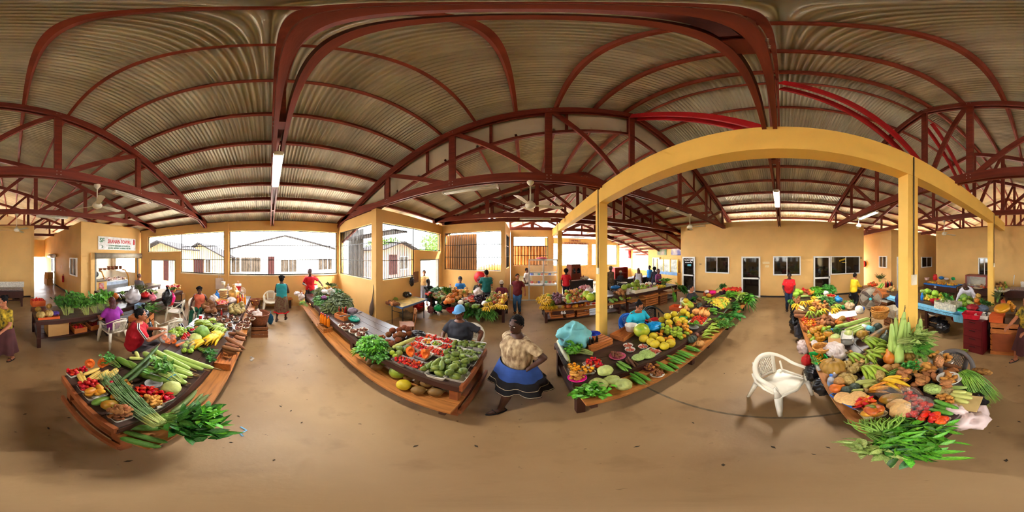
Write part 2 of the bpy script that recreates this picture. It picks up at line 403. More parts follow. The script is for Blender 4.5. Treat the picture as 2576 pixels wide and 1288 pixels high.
wall('wall_north_mid','+Y',cY,-4.4,-.95,0,3.98,(o5,),'yellow wall with hose reel under a barred window');grille('+Y',cY,o5,'barred window above the red hose reel',step=.13)
wall('wall_west_kiosk','-X',-.947,7.503,10.1,0,3.98,((8.0,9.7,1.7,3.5),),'short yellow wall beside the glass kiosk');grille('-X',-.95,(8.0,9.7,1.7,3.5),'narrow barred window beside the glass kiosk')
cK=10.1;o6=opn('+Y',cK,1291,1379,1.75,3.58)
wall('wall_north_kiosk','+Y',cK,-.94,1.75,0,3.98,(o6,),'yellow wall behind the glass kiosk');grille('+Y',cK,o6,'barred window above the glass kiosk',step=.13)
cF=14.6
of=[(2.2,5.9,1.47,3.5),(6.3,9.2,1.47,3.5),(9.5,11.0,1.0,3.5)]
wall('wall_fish_hall','+Y',cF,1.75,11.2,0,4.02,of,'far yellow wall with fish hall lettering over open windows',M('far_yellow',(232,190,110),.75,.05))
for o in of[:2]:grille('+Y',cF,o,'far barred opening %s'%('under the fish hall lettering' if o[0]<3 else 'right of the fish hall lettering'),step=.3,rails=3)
wall('wall_fish_hall_side','-X',1.65,10.1,14.6,0,1.45,(),'low wall beyond the glass kiosk')
oe=[(11.7,14.4,.9,3.5)]
wall('wall_east_far','+X',10.95,6.4,14.8,0,4.02,oe,'far yellow wall of the snack shop with posters',M('far_yellow',None))
sg=structE('sign_board','fish hall lettering on the far yellow beam');sg['category']='sign'
LET=M('sign_letter_red',(120,24,20),.6)
bd=M('sign_plank',(196,160,120),.7)
p1=PY(1446,605.5,cF);p2=PY(1448,612.5,cF)
for p,w in((p1,1.15),(p2,2.6)):m=MB();m.box((p.x,cF-.02,p.z),(w,.03,.2));m.obj('board',bd,sg)
text('lettering','VIS HAL',LET,sg,(p1 .x,cF-.045,p1 .z),(math.pi/2,0,0),.2);text('lettering','VOOR AL UW VERSE VIS',LET,sg,(p2 .x,cF-.045,p2 .z),(math.pi/2,0,0),.2)
m=MB();m.box2((1.65,-8.1,3.63),(1.87,10.2,4.03));struct('beam_1',m,YB,'long yellow concrete beam across the hall')
COLY={'front':3.5,'back':-1.73,'farback':-6.0,'farfront':8.25}
CL={'front':'yellow concrete column rising behind the blue cloth','back':'yellow concrete column behind the tall gourds','farback':'yellow concrete column by the bending man in white','farfront':'yellow concrete column beside the glass kiosk'}
for i,(k,y)in enumerate(COLY.items()):
 m=MB();m.box((1.76,y,1.815),(.21,.21,3.63));c=struct('column_%d'%(i+2),m,YB,CL[k])
 m=MB();s=-1 if y>0 else 1;m.tube([(1.64,y+(-.06 if y>0 else .0),4.0),(1.64,y+(-.06 if y>0 else 0),2.05)],.011,6);m.obj('conduit',M('conduit',(90,80,66),.5),c)
 m=MB();m.box((1.635,y+(-.06 if y>0 else 0),2.0),(.035,.09,.15));m.obj('switch_box',M('switch_cream',(236,226,200),.5),c)
cE=9.05;TE=4.35
eo=dict(d1=opn('+X',cE,1718,1749.5,0,2.3),w1=opn('+X',cE,1775.5,1835,1.32,2.32),d2=opn('+X',cE,1866,1913,0,2.32),w2=opn('+X',cE,1945,2014,1.28,2.34),d3=opn('+X',cE,2046,2088,0,2.34),w3=opn('+X',cE,2089,2162,1.26,2.34))
wall('wall_east','+X',cE,-5.0,6.43,0,TE,(),'long yellow shop wall with glass doors and windows')
dE=gdoor('+X',cE,eo['d1'],'dark glass door with white lettering');gwin('+X',cE,eo['w1'],'white framed window between two glass doors')
gdoor('+X',cE,eo['d2'],'brown glass door in the middle of the shop wall');gwin('+X',cE,eo['w2'],'white framed window behind the red shirted seller')
gdoor('+X',cE,eo['d3'],'glass door beside the widest shop window');wv=gwin('+X',cE,eo['w3'],'widest white framed shop window near the yellow jacket')
SW=M('sign_white',(240,240,236),.5);SYL=M('sign_yellow',(228,190,40),.5)
text('lettering','SOETJIE',SW,dE,(0,.0,2.08),(math.pi/2,0,0),.2,.003);text('lettering','KLEERMAKERIJ',SW,dE,(0,.0,1.92),(math.pi/2,0,0),.085,.003)
m=MB();m.box((.05,0,1.76),(.28,.012,.14));m.obj('sticker',M('sticker_blue',(90,190,210),.5),dE)
text('lettering','BARBER',SYL,wv,(-.2,.0,.86),(math.pi/2,-.3,0),.13,.003);text('lettering','CABINET',SYL,wv,(-.1,.0,.7),(math.pi/2,-.0,0),.08,.003)
for px,s in((1762,'30'),(2166,'32')):
 p=PX(px,665 if px<2000 else 649,cE);t_=structE('trim_number','small painted shop number %s'%s);text('lettering',s,M('faded_ink',(150,110,60),.7)if px<2000 else BLACKIRON,t_,(p.x-.01,p.y,p.z),(math.pi/2,0,-math.pi/2),.16,.002)
for k,(px,py,lab)in enumerate(((1927,661,'upper pale notice plate beside the middle door'),(1930,670,'lower pale notice plate beside the middle door'))):
 p=PX(px,py,cE);t_=MB();t_.box((cE-.01,p.y,p.z),(.012,.4 if k==0 else .22,.12));tag(t_.obj('notice_plate',M('notice_cream',(238,214,160),.6,.15,30)),lab,'notice')
m=MB()
for a_,b_ in((6.43,eo['d1'][1]),(eo['d1'][0],eo['d2'][1]),(eo['d2'][0],eo['d3'][1]),(eo['d3'][0],-5.0)):m.box2((cE-.025,b_,0),(cE,a_,.1))
struct('baseboard_east',m,SKIRT,'dark skirting under the shop wall')
wall('wall_east_end_a','-Y',6.43,9.06,11,0,TE,(),'yellow end of the shop block towards the snack shop')
wall('wall_east_end_b','+Y',-5.0,9.06,13,0,TE,(),'yellow end of the shop block on the sunlit passage')
oq=opn('-Y',-6.5,2213,2232,1.55,2.35);wall('wall_south_east','-Y',-6.5,8.153,13,0,4.08,(),'sunlit yellow wall of the side passage');gwin('-Y',-6.5,oq,'narrow white window in the sunlit passage wall')
wall('wall_east_back','+X',8.15,-12,-6.503,0,4.08,(),'yellow wall with neon door behind the column')
gdoor('+X',8.15,opn('+X',8.15,2256,2276,0,2.3),'glass door with neon sign half behind the column');gwin('+X',8.15,opn('+X',8.15,2317,2343,1.45,2.28),'white window right of the gourd column')
cB=-9.05;ob=opn('-Y',cB,2462,2493,1.0,2.25)
wall('wall_south','-Y',cB,-.947,6.297,0,4.06,(),'plain yellow back wall above the numbered tables');gwin('-Y',cB,ob,'white window in the back wall beside the column')
wall('wall_south_return','-X',-.95,-17,-9.05,0,4.06,(),'yellow corridor wall right of the bright exit');wall('wall_south_return_b','+X',6.3,-12,-9.05,0,4.06,())
wall('wall_south_end','-Y',-12,6.3,8.3,0,4.06,(),'dark recess wall behind the numbered tables')
m=MB();m.box2((-.95,cB,0),(6.3,cB+.025,.1));struct('baseboard_south',m,SKIRT,'dark skirting under the back wall')
cC=-3.3
ox=(-3.3,-.95,0,2.25);wall('wall_corridor_end','-Y',-17,-3.4,-.8,0,4.06,(ox,),'yellow header over the bright corridor exit')
wall('wall_poultry_side','-X',cC,-17,-7.503,0,4.12,(),'yellow corridor side of the poultry shop')
gwin('-X',cC,opn('-X',cC,178,195,1.25,2.25),'narrow mirror window beside the fire extinguisher',2,M('mirror_glass',(110,105,95),.05,.2));gdoor('-X',cC,opn('-X',cC,131,139.5,0,2.2),'brown corridor door beyond the fire extinguisher')
m=MB();m.box2((cC,-17,0),(cC+.025,-7.5,.1));struct('baseboard_corridor',m,SKIRT,'dark skirting along the corridor')
cP=-7.5;op_=opn('-Y',cP,239,346,.0,2.22)
wall('wall_poultry','-Y',cP,-7.55,-3.303,0,4.12,(op_,),'yellow front of the poultry shop under its sign')
wall('wall_poultry_back','-Y',-11,-7.6,-3.4,0,4.0,((-5.6,-4.9,1.2,2.2),),'pale back wall inside the poultry shop',M('pale_inside',(225,215,195),.8,.05))
wall('wall_poultry_far','-X',-7.55,-11,-7.6,0,4.0,((-10.4,-8.2,1.2,3.2),),'inner side wall of the poultry shop',M('pale_inside',None))
a=upos('-Y',cP,231);m=MB();m.box2((a-.12,cP,0),(a+.12,cP+.1,2.5));struct('trim_2',m,YW,'yellow strip left of the poultry shop opening')
wall('wall_east_gable','+X',13.0,-17,15,2.6,3.6,(),'outer eave wall beyond the shops')
# ---- p2_furn
def leafcloud(name,mat,c,r,n,size,parent=None,seed=1,squash=1.0):
 rg=random.Random(seed);mb=MB()
 for i in range(n):
  d=Vector((rg.gauss(0,1),rg.gauss(0,1),rg.gauss(0,1))).normalized()*(r*(rg.random()**.4));d.z*=squash
  p=Vector(c)+d;a=Vector((rg.gauss(0,1),rg.gauss(0,1),rg.gauss(0,.6))).normalized()*size;b=a.orthogonal().normalized()*size*.45
  mb.add([p-a,p+b,p+a,p-b],[(0,1,2,3)])
 return mb.obj(name,mat,parent)
HW=M('house_white',(236,236,232),.8,.04);ROOFD=M('house_roof',(40,36,36),.8,.2,2,spec=.1);PANE=M('house_pane',(54,46,38),.5,.4,3,spec=.1);DOORR=M('house_door',(44,20,18),.8,spec=.1)
def house(name,label,x,y0,y1,zw,zr,mat,axis='X',depth=6,wins=(),eave=.5,roof=None):
 e=thing(name,label,'building')
 s=-1
 m=MB();m.box2((x,y0,-.15),(x-depth,y1,zw));ym=(y0+y1)/2
 m.add([(x,y0,zw),(x,y1,zw),(x,ym,zr),(x-depth,y0,zw),(x-depth,y1,zw),(x-depth,ym,zr)],[(0,1,2),(5,4,3)]);m.obj('walls',mat,e)
 for a,b in((y0-eave,ym),(y1+eave,ym)):
  z0=zw-eave*(zr-zw)/(ym-y0);r=MB();r.beam((x-depth/2,a,z0+.06),(x-depth/2,b,zr+.06),depth+1.6,.12);r.obj('roof',roof or ROOFD,e)
 for(ya,yb,za,zb,k)in wins:
  w=MB();w.box2((x-.02,ya,za),(x+.05,yb,zb));wo=w.obj('window' if k=='w' else 'door',PANE if k=='w' else DOORR,e)
  if k=='w':
   n=max(2,int((yb-ya)/.5));f=MB()
   for i in range(n+1):f.box((x+.06,ya+(yb-ya)*i/n,(za+zb)/2),(.04,.06,zb-za))
   f.box((x+.06,(ya+yb)/2,zb),(.04,yb-ya,.08));f.box((x+.06,(ya+yb)/2,za),(.04,yb-ya,.08));f.obj('window_frame',HW,wo)
 return e
hy=lambda px,X:PX(px,644,X).y
hz=lambda px,py,X:PX(px,py,X).z
X1=-20.5
house('white_house','wide white house with grey gable across the yard',X1,hy(577,X1),hy(848,X1),hz(690,628,X1),hz(690,595,X1),HW,depth=6,wins=[(hy(656,X1),hy(606,X1),.3,2.2,'w'),(hy(604,X1),hy(582,X1),.2,2.2,'w'),(hy(674,X1),hy(690,X1),0,2.3,'d'),(hy(706,X1),hy(746,X1),.3,1.9,'w'),(hy(800,X1),hy(835,X1),.5,2.0,'w')])
X3=-16.5
house('porch_house','cream house with porch gable seen over the yard door',X3,hy(455,X3),hy(560,X3),2.35,3.7,M('house_cream',(180,160,120),.8,.05),depth=4,wins=[(hy(462,X3),hy(472,X3),.5,2.0,'w'),(hy(488,X3),hy(512,X3),0,2.0,'d'),(hy(518,X3),hy(530,X3),.5,2.0,'w')])
X4=-11.5
house('yard_shed','cream building with black base behind the yard door',X4,hy(372,X4),hy(448,X4),3.0,3.6,M('house_cream',None),depth=2.5,wins=[(hy(412,X4),hy(424,X4),.2,2.2,'d'),(hy(428,X4),hy(436,X4),.9,2.2,'w')])
X5=-13.0
house('brick_shop','reddish shop front beyond the folding table window',X5,PX(965,644,X5).y,PX(1040,644,X5).y,3.1,3.9,M('house_pink',(150,110,90),.8,.1),depth=4,wins=[(PX(978,644,X5).y,PX(998,644,X5).y,.3,2.5,'d'),(PX(1005,644,X5).y,PX(1025,644,X5).y,.8,2.3,'w')])
CORD=M('corrugated_dark',(52,50,48),.6,.2,3);CORB=M('corrugated_brown',(150,112,72),.6,.15,3)
def corr(name,label,mat,a,b,z0,z1,pitch=.13,amp=.02):
 a=Vector((a[0],a[1],0));b=Vector((b[0],b[1],0));d=b-a;L=d.length;d.normalize();nrm=Vector((-d.y,d.x,0));k=int(L/pitch)*4;vs=[];fs=[]
 for i in range(k+1):
  p=a+d*(L*i/k)+nrm*(amp*(1,.2,-1,.2)[i%4])
  for z in(z0,z1):vs.append((p.x,p.y,z))
  for z in(z0,z1):vs.append((p.x+nrm.x*.006,p.y+nrm.y*.006,z))
 for i in range(k):
  o=4*i;fs+=[(o,o+4,o+5,o+1),(o+2,o+3,o+7,o+6),(o+1,o+5,o+7,o+3)]
 m=MB().add(vs,fs);return tag(m.obj(name,mat),label,'fence panel')
corr('corrugated_screen','dark corrugated screen outside the barred window above the leaves',CORD,(PY(876,644,5.2).x,5.2),(PY(914,644,5.2).x,5.2),-.1,PY(895,580,5.2).z)
corr('corrugated_screen','brown corrugated screen outside the window above the hose reel',CORB,(PY(1119,644,7.95).x,7.95),(PY(1199,644,7.95).x,7.95),-.1,PY(1160,590,7.95).z)
corr('corrugated_screen','rusty wavy corrugated sheets beyond the kiosk window',M('corrugated_rust',(176,120,58),.6,.25,2),(PY(1290,644,12).x,12),(PY(1376,644,12).x,12),-.1,PY(1330,618,12).z,.22,.05)
TR=M('tree_green',(96,140,50),.6,.35,2,rnd=.2);BARK=M('bark',(92,74,56),.8)
def tree(label,c,h,r,seed):
 e=thing('tree',label,'tree',(c[0],c[1],-.15));m=MB();m.tube([(0,0,0),(.1,0,h*.5),(.05,.1,h*.75)],[.16,.12,.06],7);m.obj('trunk',BARK,e)
 leafcloud('crown',TR,(0,0,h*.8),r,900,.22,e,seed,.75)
tree('light green tree outside the street door',(-9.2,15.5),4.6,2.1,3);tree('green tree beyond the window over the folding table',(-15,13.5),4.2,2.0,4);tree('green tree at the corner of the yard',(-20,16),4.5,2.4,5)
m=MB();m.box2((-9.5,4.4,3.35),(-4.6,5.2,3.42));tag(m.obj('yard_awning',ROOFD),'dark eave over the window beside the street door','awning')
tarp=MB();tarp.ell((0,0,0),(1.1,.6,.42),16,8);t_=tarp.mesh('orange_tarp',M('tarp_orange',(224,130,50),.5,.2,4));displace(t_,.25,2.2,4)
p=PY(1240,674,10.5);tag(mk('covered_heap',t_,None,(p.x,p.y,p.z-.1)),'orange covered heap outside the hose reel window','tarpaulin')
FIXW=M('fixture_white',(226,220,200),.45,.04);TUBEON=M('tube_lit',(255,250,240),.4,0,emit=22);TUBEOFF=M('tube_off',(236,232,222),.35,.03)
def tubelight(label,c,along='X',on=False,L=1.25):
 e=thing('tube_lamp',label,'lamp',c,0 if along=='X' else math.pi/2)
 m=MB();m.box((0,0,.045),(L,.075,.05));m.add([(-L/2,-.07,.02),(L/2,-.07,.02),(L/2,-.035,.07),(-L/2,-.035,.07),(-L/2,.07,.02),(L/2,.07,.02),(L/2,.035,.07),(-L/2,.035,.07)],[(0,1,2,3),(7,6,5,4)]);m.obj('housing',FIXW,e)
 for y in(-.035,.035):m=MB();m.tube([(-L/2+.03,y,0),(L/2-.03,y,0)],.0145,10);m.obj('tube',TUBEON if on else TUBEOFF,e)
 for x in(-L/2,L/2):m=MB();m.box((x,0,.02),(.03,.13,.06));m.obj('end_cap',FIXW,e)
 if on:
  l=bpy.data.lights.new('tube_glow','AREA');l.shape='RECTANGLE';l.size=L*.95;l.size_y=.1;l.energy=38;l.color=(1,.95,.86)
  o=bpy.data.objects.new('tube_glow',l);COL.objects.link(o);o.parent=e;o.location=(0,0,-.03)
 return e
tubelight('lit twin tube lamp under the overhead truss towards the barred windows',(-2.75,.12,3.88),on=True)
tubelight('lit twin tube lamp over the shop wall aisle',(4.3,.12,3.88),on=True)
tubelight('lit twin tube lamp beside the fan near the yellow jacket',(5.2,-3.05,3.86),on=True)
tubelight('unlit tube lamp above the man in red',(-2.8,-3.05,3.88));tubelight('unlit tube lamp above the blue capped seller',(-1.2,3.32,3.86))
tubelight('unlit tube lamp near the glass kiosk',(.4,6.7,3.88));tubelight('unlit tube lamp above the corridor entrance',(-1.5,-6.2,3.88));tubelight('unlit tube lamp over the far fruit row',(4.6,3.32,3.88))
tubelight('unlit tube lamp before the fish hall letters',(4.2,12.8,3.88));tubelight('unlit tube lamp towards the snack shop',(8.3,12.8,3.88))
FANW=M('fan_white',(226,218,196),.4,.04)
def cfan(label,c,zt,ph):
 e=thing('ceiling_fan',label,'fan',c)
 d=zt-c[2];m=MB();m.lathe([(.0,d),(.075,d),(.07,d-.04),(.02,d-.1),(.0,d-.1)],14);m.obj('canopy',FANW,e)
 m=MB();m.tube([(0,0,.05),(0,0,d-.05)],.014,8);m.obj('rod',FANW,e)
 m=MB();m.lathe([(0,.09),(.045,.09),(.1,.03),(.115,.0),(.09,-.05),(.04,-.07),(0,-.07)],16);m.obj('motor',FANW,e)
 b=MB();b.add([(.1,-.03,.005),(.2,-.055,.015),(.66,-.075,.012),(.68,-.05,.0),(.68,.03,-.012),(.62,.06,-.018),(.2,.04,-.005),(.1,.03,-.002)],[tuple(range(8))]);me=b.mesh('blade',FANW)
 for k in range(3):mk('blade',me,e,(0,0,-.01),(0,0,ph+k*2.0944))
cfan('white ceiling fan above the walking woman',(.1,3.32,3.42),3.98,.15);cfan('white ceiling fan above the table of leafy greens',(-1.72,-3.05,3.47),3.98,1.2)
cfan('white ceiling fan towards the snack shop',(5.27,3.32,3.47),3.98,.5);cfan('white ceiling fan above the yellow jacket',(5.96,-3.05,3.6),3.98,-.4)
cfan('white ceiling fan over the blue cloth table',(4.0,-6.2,3.36),3.98,.2);cfan('white ceiling fan in front of the plain back wall',(-.12,-6.2,3.35),3.98,.1)
DWOOD=M('dark_plank',(66,48,42),.32,.25,3,aniso=(1,14,6),bump=.06,bs=20,spec=.55)
DLEG=M('dark_leg',(62,30,22),.5,.25,3);LWOOD=M('light_plank',(176,112,52),.5,.28,2.2,aniso=(1.2,12,6),bump=.08,bs=18)
OWOOD=M('orange_wood',(150,84,46),.5,.22,3,aniso=(3,3,3))
SHARED={}
def boxmesh(key,d,mat):
 k=(key,tuple(round(x,4)for x in d),mat.name)
 if k not in SHARED:SHARED[k]=MB().box((0,0,0),d).mesh(key,mat)
 return SHARED[k]
def bpart(name,a,b,mat,parent):
 c=[(a[i]+b[i])/2 for i in range(3)];d=[abs(b[i]-a[i])for i in range(3)]
 return mk(name,boxmesh(name,d,mat),parent,c)
def mtable(label,x0,x1,ya,yb,z,step=None,n=5,legs=None,low=.26,topmat=None,endx=None,rail=True,shelf=None,group='long market tables',name='market_table'):
 """x0 < x1, ya = aisle edge, yb = seller edge"""
 e=thing(name,label,'table',(0,0,0),0,group);tm=topmat or DWOOD
 sg=1 if yb>ya else-1;w=abs(yb-ya)/n
 for i in range(n):bpart('plank',(x0,ya+sg*w*i+sg*.004,z-.035),(x1,ya+sg*w*(i+1)-sg*.004,z),tm,e)
 bpart('apron',(x0,ya,z-.13),(x1,ya+sg*.04,z-.036),DLEG,e);bpart('apron',(x0,yb-sg*.04,z-.13),(x1,yb,z-.036),DLEG,e)
 if step:
  ys0,ys1,zs=step;k=2;ws=(ys1-ys0)/k
  for i in range(k):bpart('step_plank',(x0+.01,ys0+ws*i+.003,zs-.035),(x1,ys0+ws*(i+1)-.003,zs),LWOOD,e)
 if legs is None:
  k=max(2,int((x1-x0)/1.7)+1);legs=[x0+.08+(x1-x0-.16)*i/(k-1)for i in range(k)]
 for x in legs:
  end=endx is not None and abs(x-endx)<.2;lm=OWOOD if end else DLEG
  for y in(ya+sg*.06,yb-sg*.07):bpart('leg',(x-.045,y-.045,0),(x+.045,y+.045,z-.036),lm,e)
  bpart('cross_rail',(x-.03,min(ya,yb)+.1,low-.05),(x+.03,max(ya,yb)-.1,low+.05),lm,e)
  if step:bpart('step_bracket',(x-.03,min(step[0],step[1]),step[2]-.1),(x+.03,max(ya,step[1],step[0]),step[2]-.037),DLEG,e)
 if endx is not None:
  s=.03 if endx<0 else-.03
  bpart('end_rail',(endx-.012,ya,z-.1),(endx+.022,yb,z+.004),OWOOD,e);bpart('end_rail',(endx-.012,ya-sg*.03,low-.045),(endx+.022,yb+sg*.02,low+.045),OWOOD,e)
 if shelf:
  k=4;ws=(yb-ya)/k
  for i in range(k):bpart('shelf_plank',(x0+.03,ya+ws*i+sg*.01,shelf-.025),(x1-.03,ya+ws*(i+1)-sg*.01,shelf),DLEG,e)
 return e
ZT1=.76
mtable('long dark table with cucumbers and gourds at its near end',-6.3,-.53,-.72,-1.68,ZT1,(-.49,-.715,.58),endx=-.53)
mtable('long dark table with tomato and mango trays at its near end',-6.55,-.6,1.42,2.42,ZT1,(1.2,1.55,.42),endx=-.6,low=.2)
mtable('long dark table with cabbages at its near corner',.47,6.7,1.53,2.65,ZT1,(1.22,1.525,.65),endx=None)
mtable('long table heaped with plantains, pumpkins and roots',.5,6.4,-.62,-1.32,ZT1,(-.42,-.615,.72),n=4,endx=None)
mtable('dark table of leafy greens with boxes on its shelf',-6.2,-.5,-3.65,-4.75,.8,None,shelf=.3,low=.27)
mtable('far dark table beside the grey shirted woman',-7.0,-3.4,-5.5,-6.3,.8,None)
mtable('number 66 fruit table with bananas at its corner',.6,3.55,5.3,6.35,.8,(5.02,5.29,.56),shelf=.16,low=.14)
mtable('fruit table with crates and hanging green leaves',3.7,7.0,5.2,6.3,.8,(4.95,5.19,.56),shelf=.16,low=.14)
mtable('fruit table in front of the four seated people',-3.6,-.66,5.35,6.45,.78,None,shelf=.3,low=.27)
mtable('vegetable table with blue checked cloth edge',.6,5.4,-3.65,-4.7,.8,None)
mtable('vegetable table with crates beside the standing fan',5.5,7.4,-3.4,-4.4,.8,None)
for a,b,num,lab in((3.95,6.1,'38','number 38 table with bright blue cloth'),(1.7,3.85,'39','number 39 table with the brown glass showcase'),(-.45,1.5,'41','number 41 table with beadwork by the back wall')):
 t=mtable(lab,a,b,-7.3,-8.1,.76,None,n=4,shelf=.3,group='numbered tables by the back wall')
 m=bpart('front_board',(a,-7.3,.42),(b,-7.27,.74),DLEG,t)
 px,py={'38':(2352,722),'39':(2416.5,732),'41':(10+2576,746)}[num];q=PY(px,py,-7.26);text('lettering',num,SW,t,(q.x,-7.262,q.z),(math.pi/2,0,math.pi),.17,.002)
t=thing('dark_counter','dark counter numbered 73 carrying a brown cabinet','counter');
def counter(t,a,b,y,d,z,mat):
 bpart('front_board',(a,y,.0),(b,y+.04,z-.04),mat,t);bpart('counter_top',(a-.03,y-.03,z-.04),(b+.03,y+d,z),mat,t);bpart('side_board',(a,y+.04,0),(a+.04,y+d,z-.04),mat,t);bpart('side_board',(b-.04,y+.04,0),(b,y+d,z-.04),mat,t)
BLK=M('black_paint',(38,32,30),.5,.15)
counter(t,2.6,4.1,9.3,.8,.85,BLK);text('lettering','73',SW,t,(PY(1498,718,9.29).x,9.29,PY(1498,718,9.29).z),(math.pi/2,0,0),.26,.002)
t=thing('dark_counter','dark counter numbered 74 with a red shelf unit','counter');counter(t,4.6,8.6,8.6,.8,.85,BLK);q=PY(1556,712,8.59);text('lettering','74',SW,t,(q.x,8.59,q.z),(math.pi/2,0,0),.26,.002)
for tx,px,py in(('66',1417,784),('65',1538,771)):
 q=PY(px,py,5.01);tt=[o for o in COL.objects if o.get('label','').startswith('number 66')][0];bpart('front_board',(q.x-.35,5.012,.42),(q.x+.35,5.025,.55),DLEG,tt);text('lettering',tx,SW,tt,(q.x,5.01,.485),(math.pi/2,0,0),.17,.002)
WPL=M('white_plastic',(236,228,208),.38,.05,3,spec=.5)
def chair(label,loc,yaw,mat=None,group='plastic armchairs',lattice=True):
 mat=mat or WPL;e=thing('plastic_chair',label,'chair',loc,yaw,group)
 k=mat.name
 if('seat',k)not in SHARED:
  vs=[];fs=[];n=10
  for i in range(n+1):
   for j in range(n+1):
    u=-1+2*i/n;v=-1+2*j/n;w=.245-.02*(v<0)*-v
    z=.42+.02*u*u-.015*(1-v*v)+(.02 if v>.85 else 0)*-1
    vs.append((u*w,.02+v*.225,z))
  for i in range(n):
   for j in range(n):a=i*(n+1)+j;fs.append((a,a+n+1,a+n+2,a+1))
  b=MB().add(vs,fs,True);b.add([(x,y,z-.014)for x,y,z in vs],[q[::-1]for q in fs],True)
  b.tube([(-.24,.2,.42),(0,.255,.395),(.24,.2,.42)],[.018,.02,.018],8,flat=1.4)
  b.tube([(-.245,.2,.425),(-.24,-.2,.425)],.014,6);b.tube([(.245,.2,.425),(.24,-.2,.425)],.014,6)
  SHARED[('seat',k)]=b.mesh('seat',mat)
  r=MB();pts=[];rad=[]
  for t in range(25):
   a=-math.pi*.5+(t/24-.5)*2*1.95;x=.285*math.cos(a+0);
   q=(t/24-.5)*2;ang=q*1.75;x=.29*math.sin(ang)if abs(q)<.9 else .29*math.sin(ang);y=-.03-.27*math.cos(ang)if abs(ang)<1.57 else-.03+(abs(ang)-1.57)*1.25
   x=math.copysign(min(abs(.29*math.sin(min(abs(ang),1.57))),.29),q);z=.64+.19*max(0,math.cos(ang))**1.3
   pts.append((x,y,z));rad.append((.034,.013))
  r.tube(pts,rad,8,up=(0,0,1));SHARED[('rim',k)]=r.mesh('arm_rim',mat)
  bk=MB()
  def bp(u,v):
   ang=u*.72;z=.44+v*(.36-.06*u*u);y=-.21-.085*v;return Vector((.24*math.sin(ang)/.66*(.78+.22*v),y-.02+.05*u*u,z))
  N=9
  for i in range(-N,N+1):
   for sg in(1,-1):
    pts=[]
    for t in range(13):
     v=.12+.76*t/12;u=i/N*1.5+sg*(v-.5)*1.1
     if abs(u)<=.62:pts.append(bp(u,v))
    if len(pts)>2:bk.tube(pts,[(.0085,.005)]*len(pts),4)
  SHARED[('lat',k)]=bk.mesh('backrest_lattice',mat)
  fr=MB()
  for s in(-1,1):
   fr.tube([bp(s*.66,v)for v in(0,.2,.4,.6,.8,1.0)],[(.035,.008)]*6,6,up=(0,1,0))
  for v in(.05,.93):fr.tube([bp(u,v)for u in(-.66,-.33,0,.33,.66)],[(.03,.008)]*5,6,up=(0,1,0))
  SHARED[('bkf',k)]=fr.mesh('backrest',mat)
  for s in(-1,1):
   a=MB()
   a.tube([(s*.285,.185,.645),(s*.268,.2,.5),(s*.262,.215,.4)],[(.03,.02),(.035,.022),(.055,.03)],8,up=(0,1,0))
   a.tube([(s*.262,.215,.42),(s*.285,.25,.2),(s*.3,.275,0)],[(.06,.035),(.045,.03),(.03,.022)],8,up=(0,1,0));SHARED[('fl',s,k)]=a.mesh('leg',mat)
   a=MB();a.tube([(s*.2,-.19,.44),(s*.235,-.24,.2),(s*.26,-.285,0)],[(.045,.03),(.035,.025),(.028,.02)],8,up=(0,1,0));SHARED[('bl',s,k)]=a.mesh('leg',mat)
   a=MB();a.tube([(s*.262,.16,.45),(s*.262,0,.445),(s*.235,-.17,.46),(s*.245,-.22,.62)],[(.02,.01)]*4,6);SHARED[('sd',s,k)]=a.mesh('side_panel',mat)
 for nm,key in(('seat',('seat',k)),('arm_rim',('rim',k)),('backrest',('bkf',k)),('backrest_lattice',('lat',k)),('leg',('fl',-1,k)),('leg',('fl',1,k)),('leg',('bl',-1,k)),('leg',('bl',1,k)),('side_panel',('sd',-1,k)),('side_panel',('sd',1,k))):
  mk(nm,SHARED[key],e)
 return e
def face(fx,fy):return math.atan2(-fx,fy)
chair('empty white plastic armchair beside the heaped plantain table',(1.98,.02,0),face(-.66,-.75))
chair('cream plastic armchair propping the green trousered foot',(-3.25,-2.3,0),face(-.4,-.9));chair('cream plastic armchair under the pink and black bags',(-4.6,-3.0,0),face(.3,-1))
chair('cream plastic armchair of the purple shirted woman',(-2.3,-3.25,0),face(-.1,-1));chair('cream plastic armchair behind the teal topped woman',(-6.75,.05,0),face(1,0))
chair('cream plastic armchair of the orange vest woman',(-5.0,-2.35,0),face(.5,.8))
chair('blue plastic armchair of the cyan shirted woman',(2.35,3.05,0),face(-.1,-1),M('blue_plastic',(24,96,190),.4,.06));chair('black plastic armchair with red cushion',(3.2,3.15,0),face(-.3,-1),M('black_plastic',(26,30,30),.35,.1))
chair('white plastic armchair of the black shirted woman',(4.75,3.0,0),face(.2,-1));chair('smoky grey plastic armchair behind the sweet potatoes',(1.05,-1.75,0),face(-.2,1),M('grey_plastic',(112,106,104),.3,.1))
chair('white plastic armchair behind the blue capped seller',(-1.1,2.98,0),face(-.1,-1))
m=MB();m.box((0,0,0),(.38,.36,.06));tag(m.obj('seat_cushion',M('cushion_red',(190,24,30),.8),None,(3.2,3.15,.46)),'red cushion on the black armchair','cushion')
def woodchair(label,loc,yaw):
 e=thing('wooden_chair',label,'chair',loc,yaw);WD=M('chair_wood',(150,92,48),.45,.2,5)
 m=MB();m.box((0,0,.44),(.38,.38,.03));m.obj('seat',WD,e)
 for x in(-.17,.17):
  for y in(-.17,.17):m=MB();m.tube([(x,y,0),(x,y,.43)],.016,6);m.obj('leg',WD,e)
  m=MB();m.tube([(x,-.18,.43),(x,-.23,.8)],.014,6);m.obj('back_post',WD,e)
 m=MB();m.tube([(-.18,-.21,.78),(-.1,-.25,.8),(.1,-.25,.8),(.18,-.21,.78)],[(.09,.008)]*4,6,up=(0,1,0));m.obj('back_panel',WD,e)
woodchair('brown wooden chair behind the coconuts table',(-2.85,3.2,0),2.4)
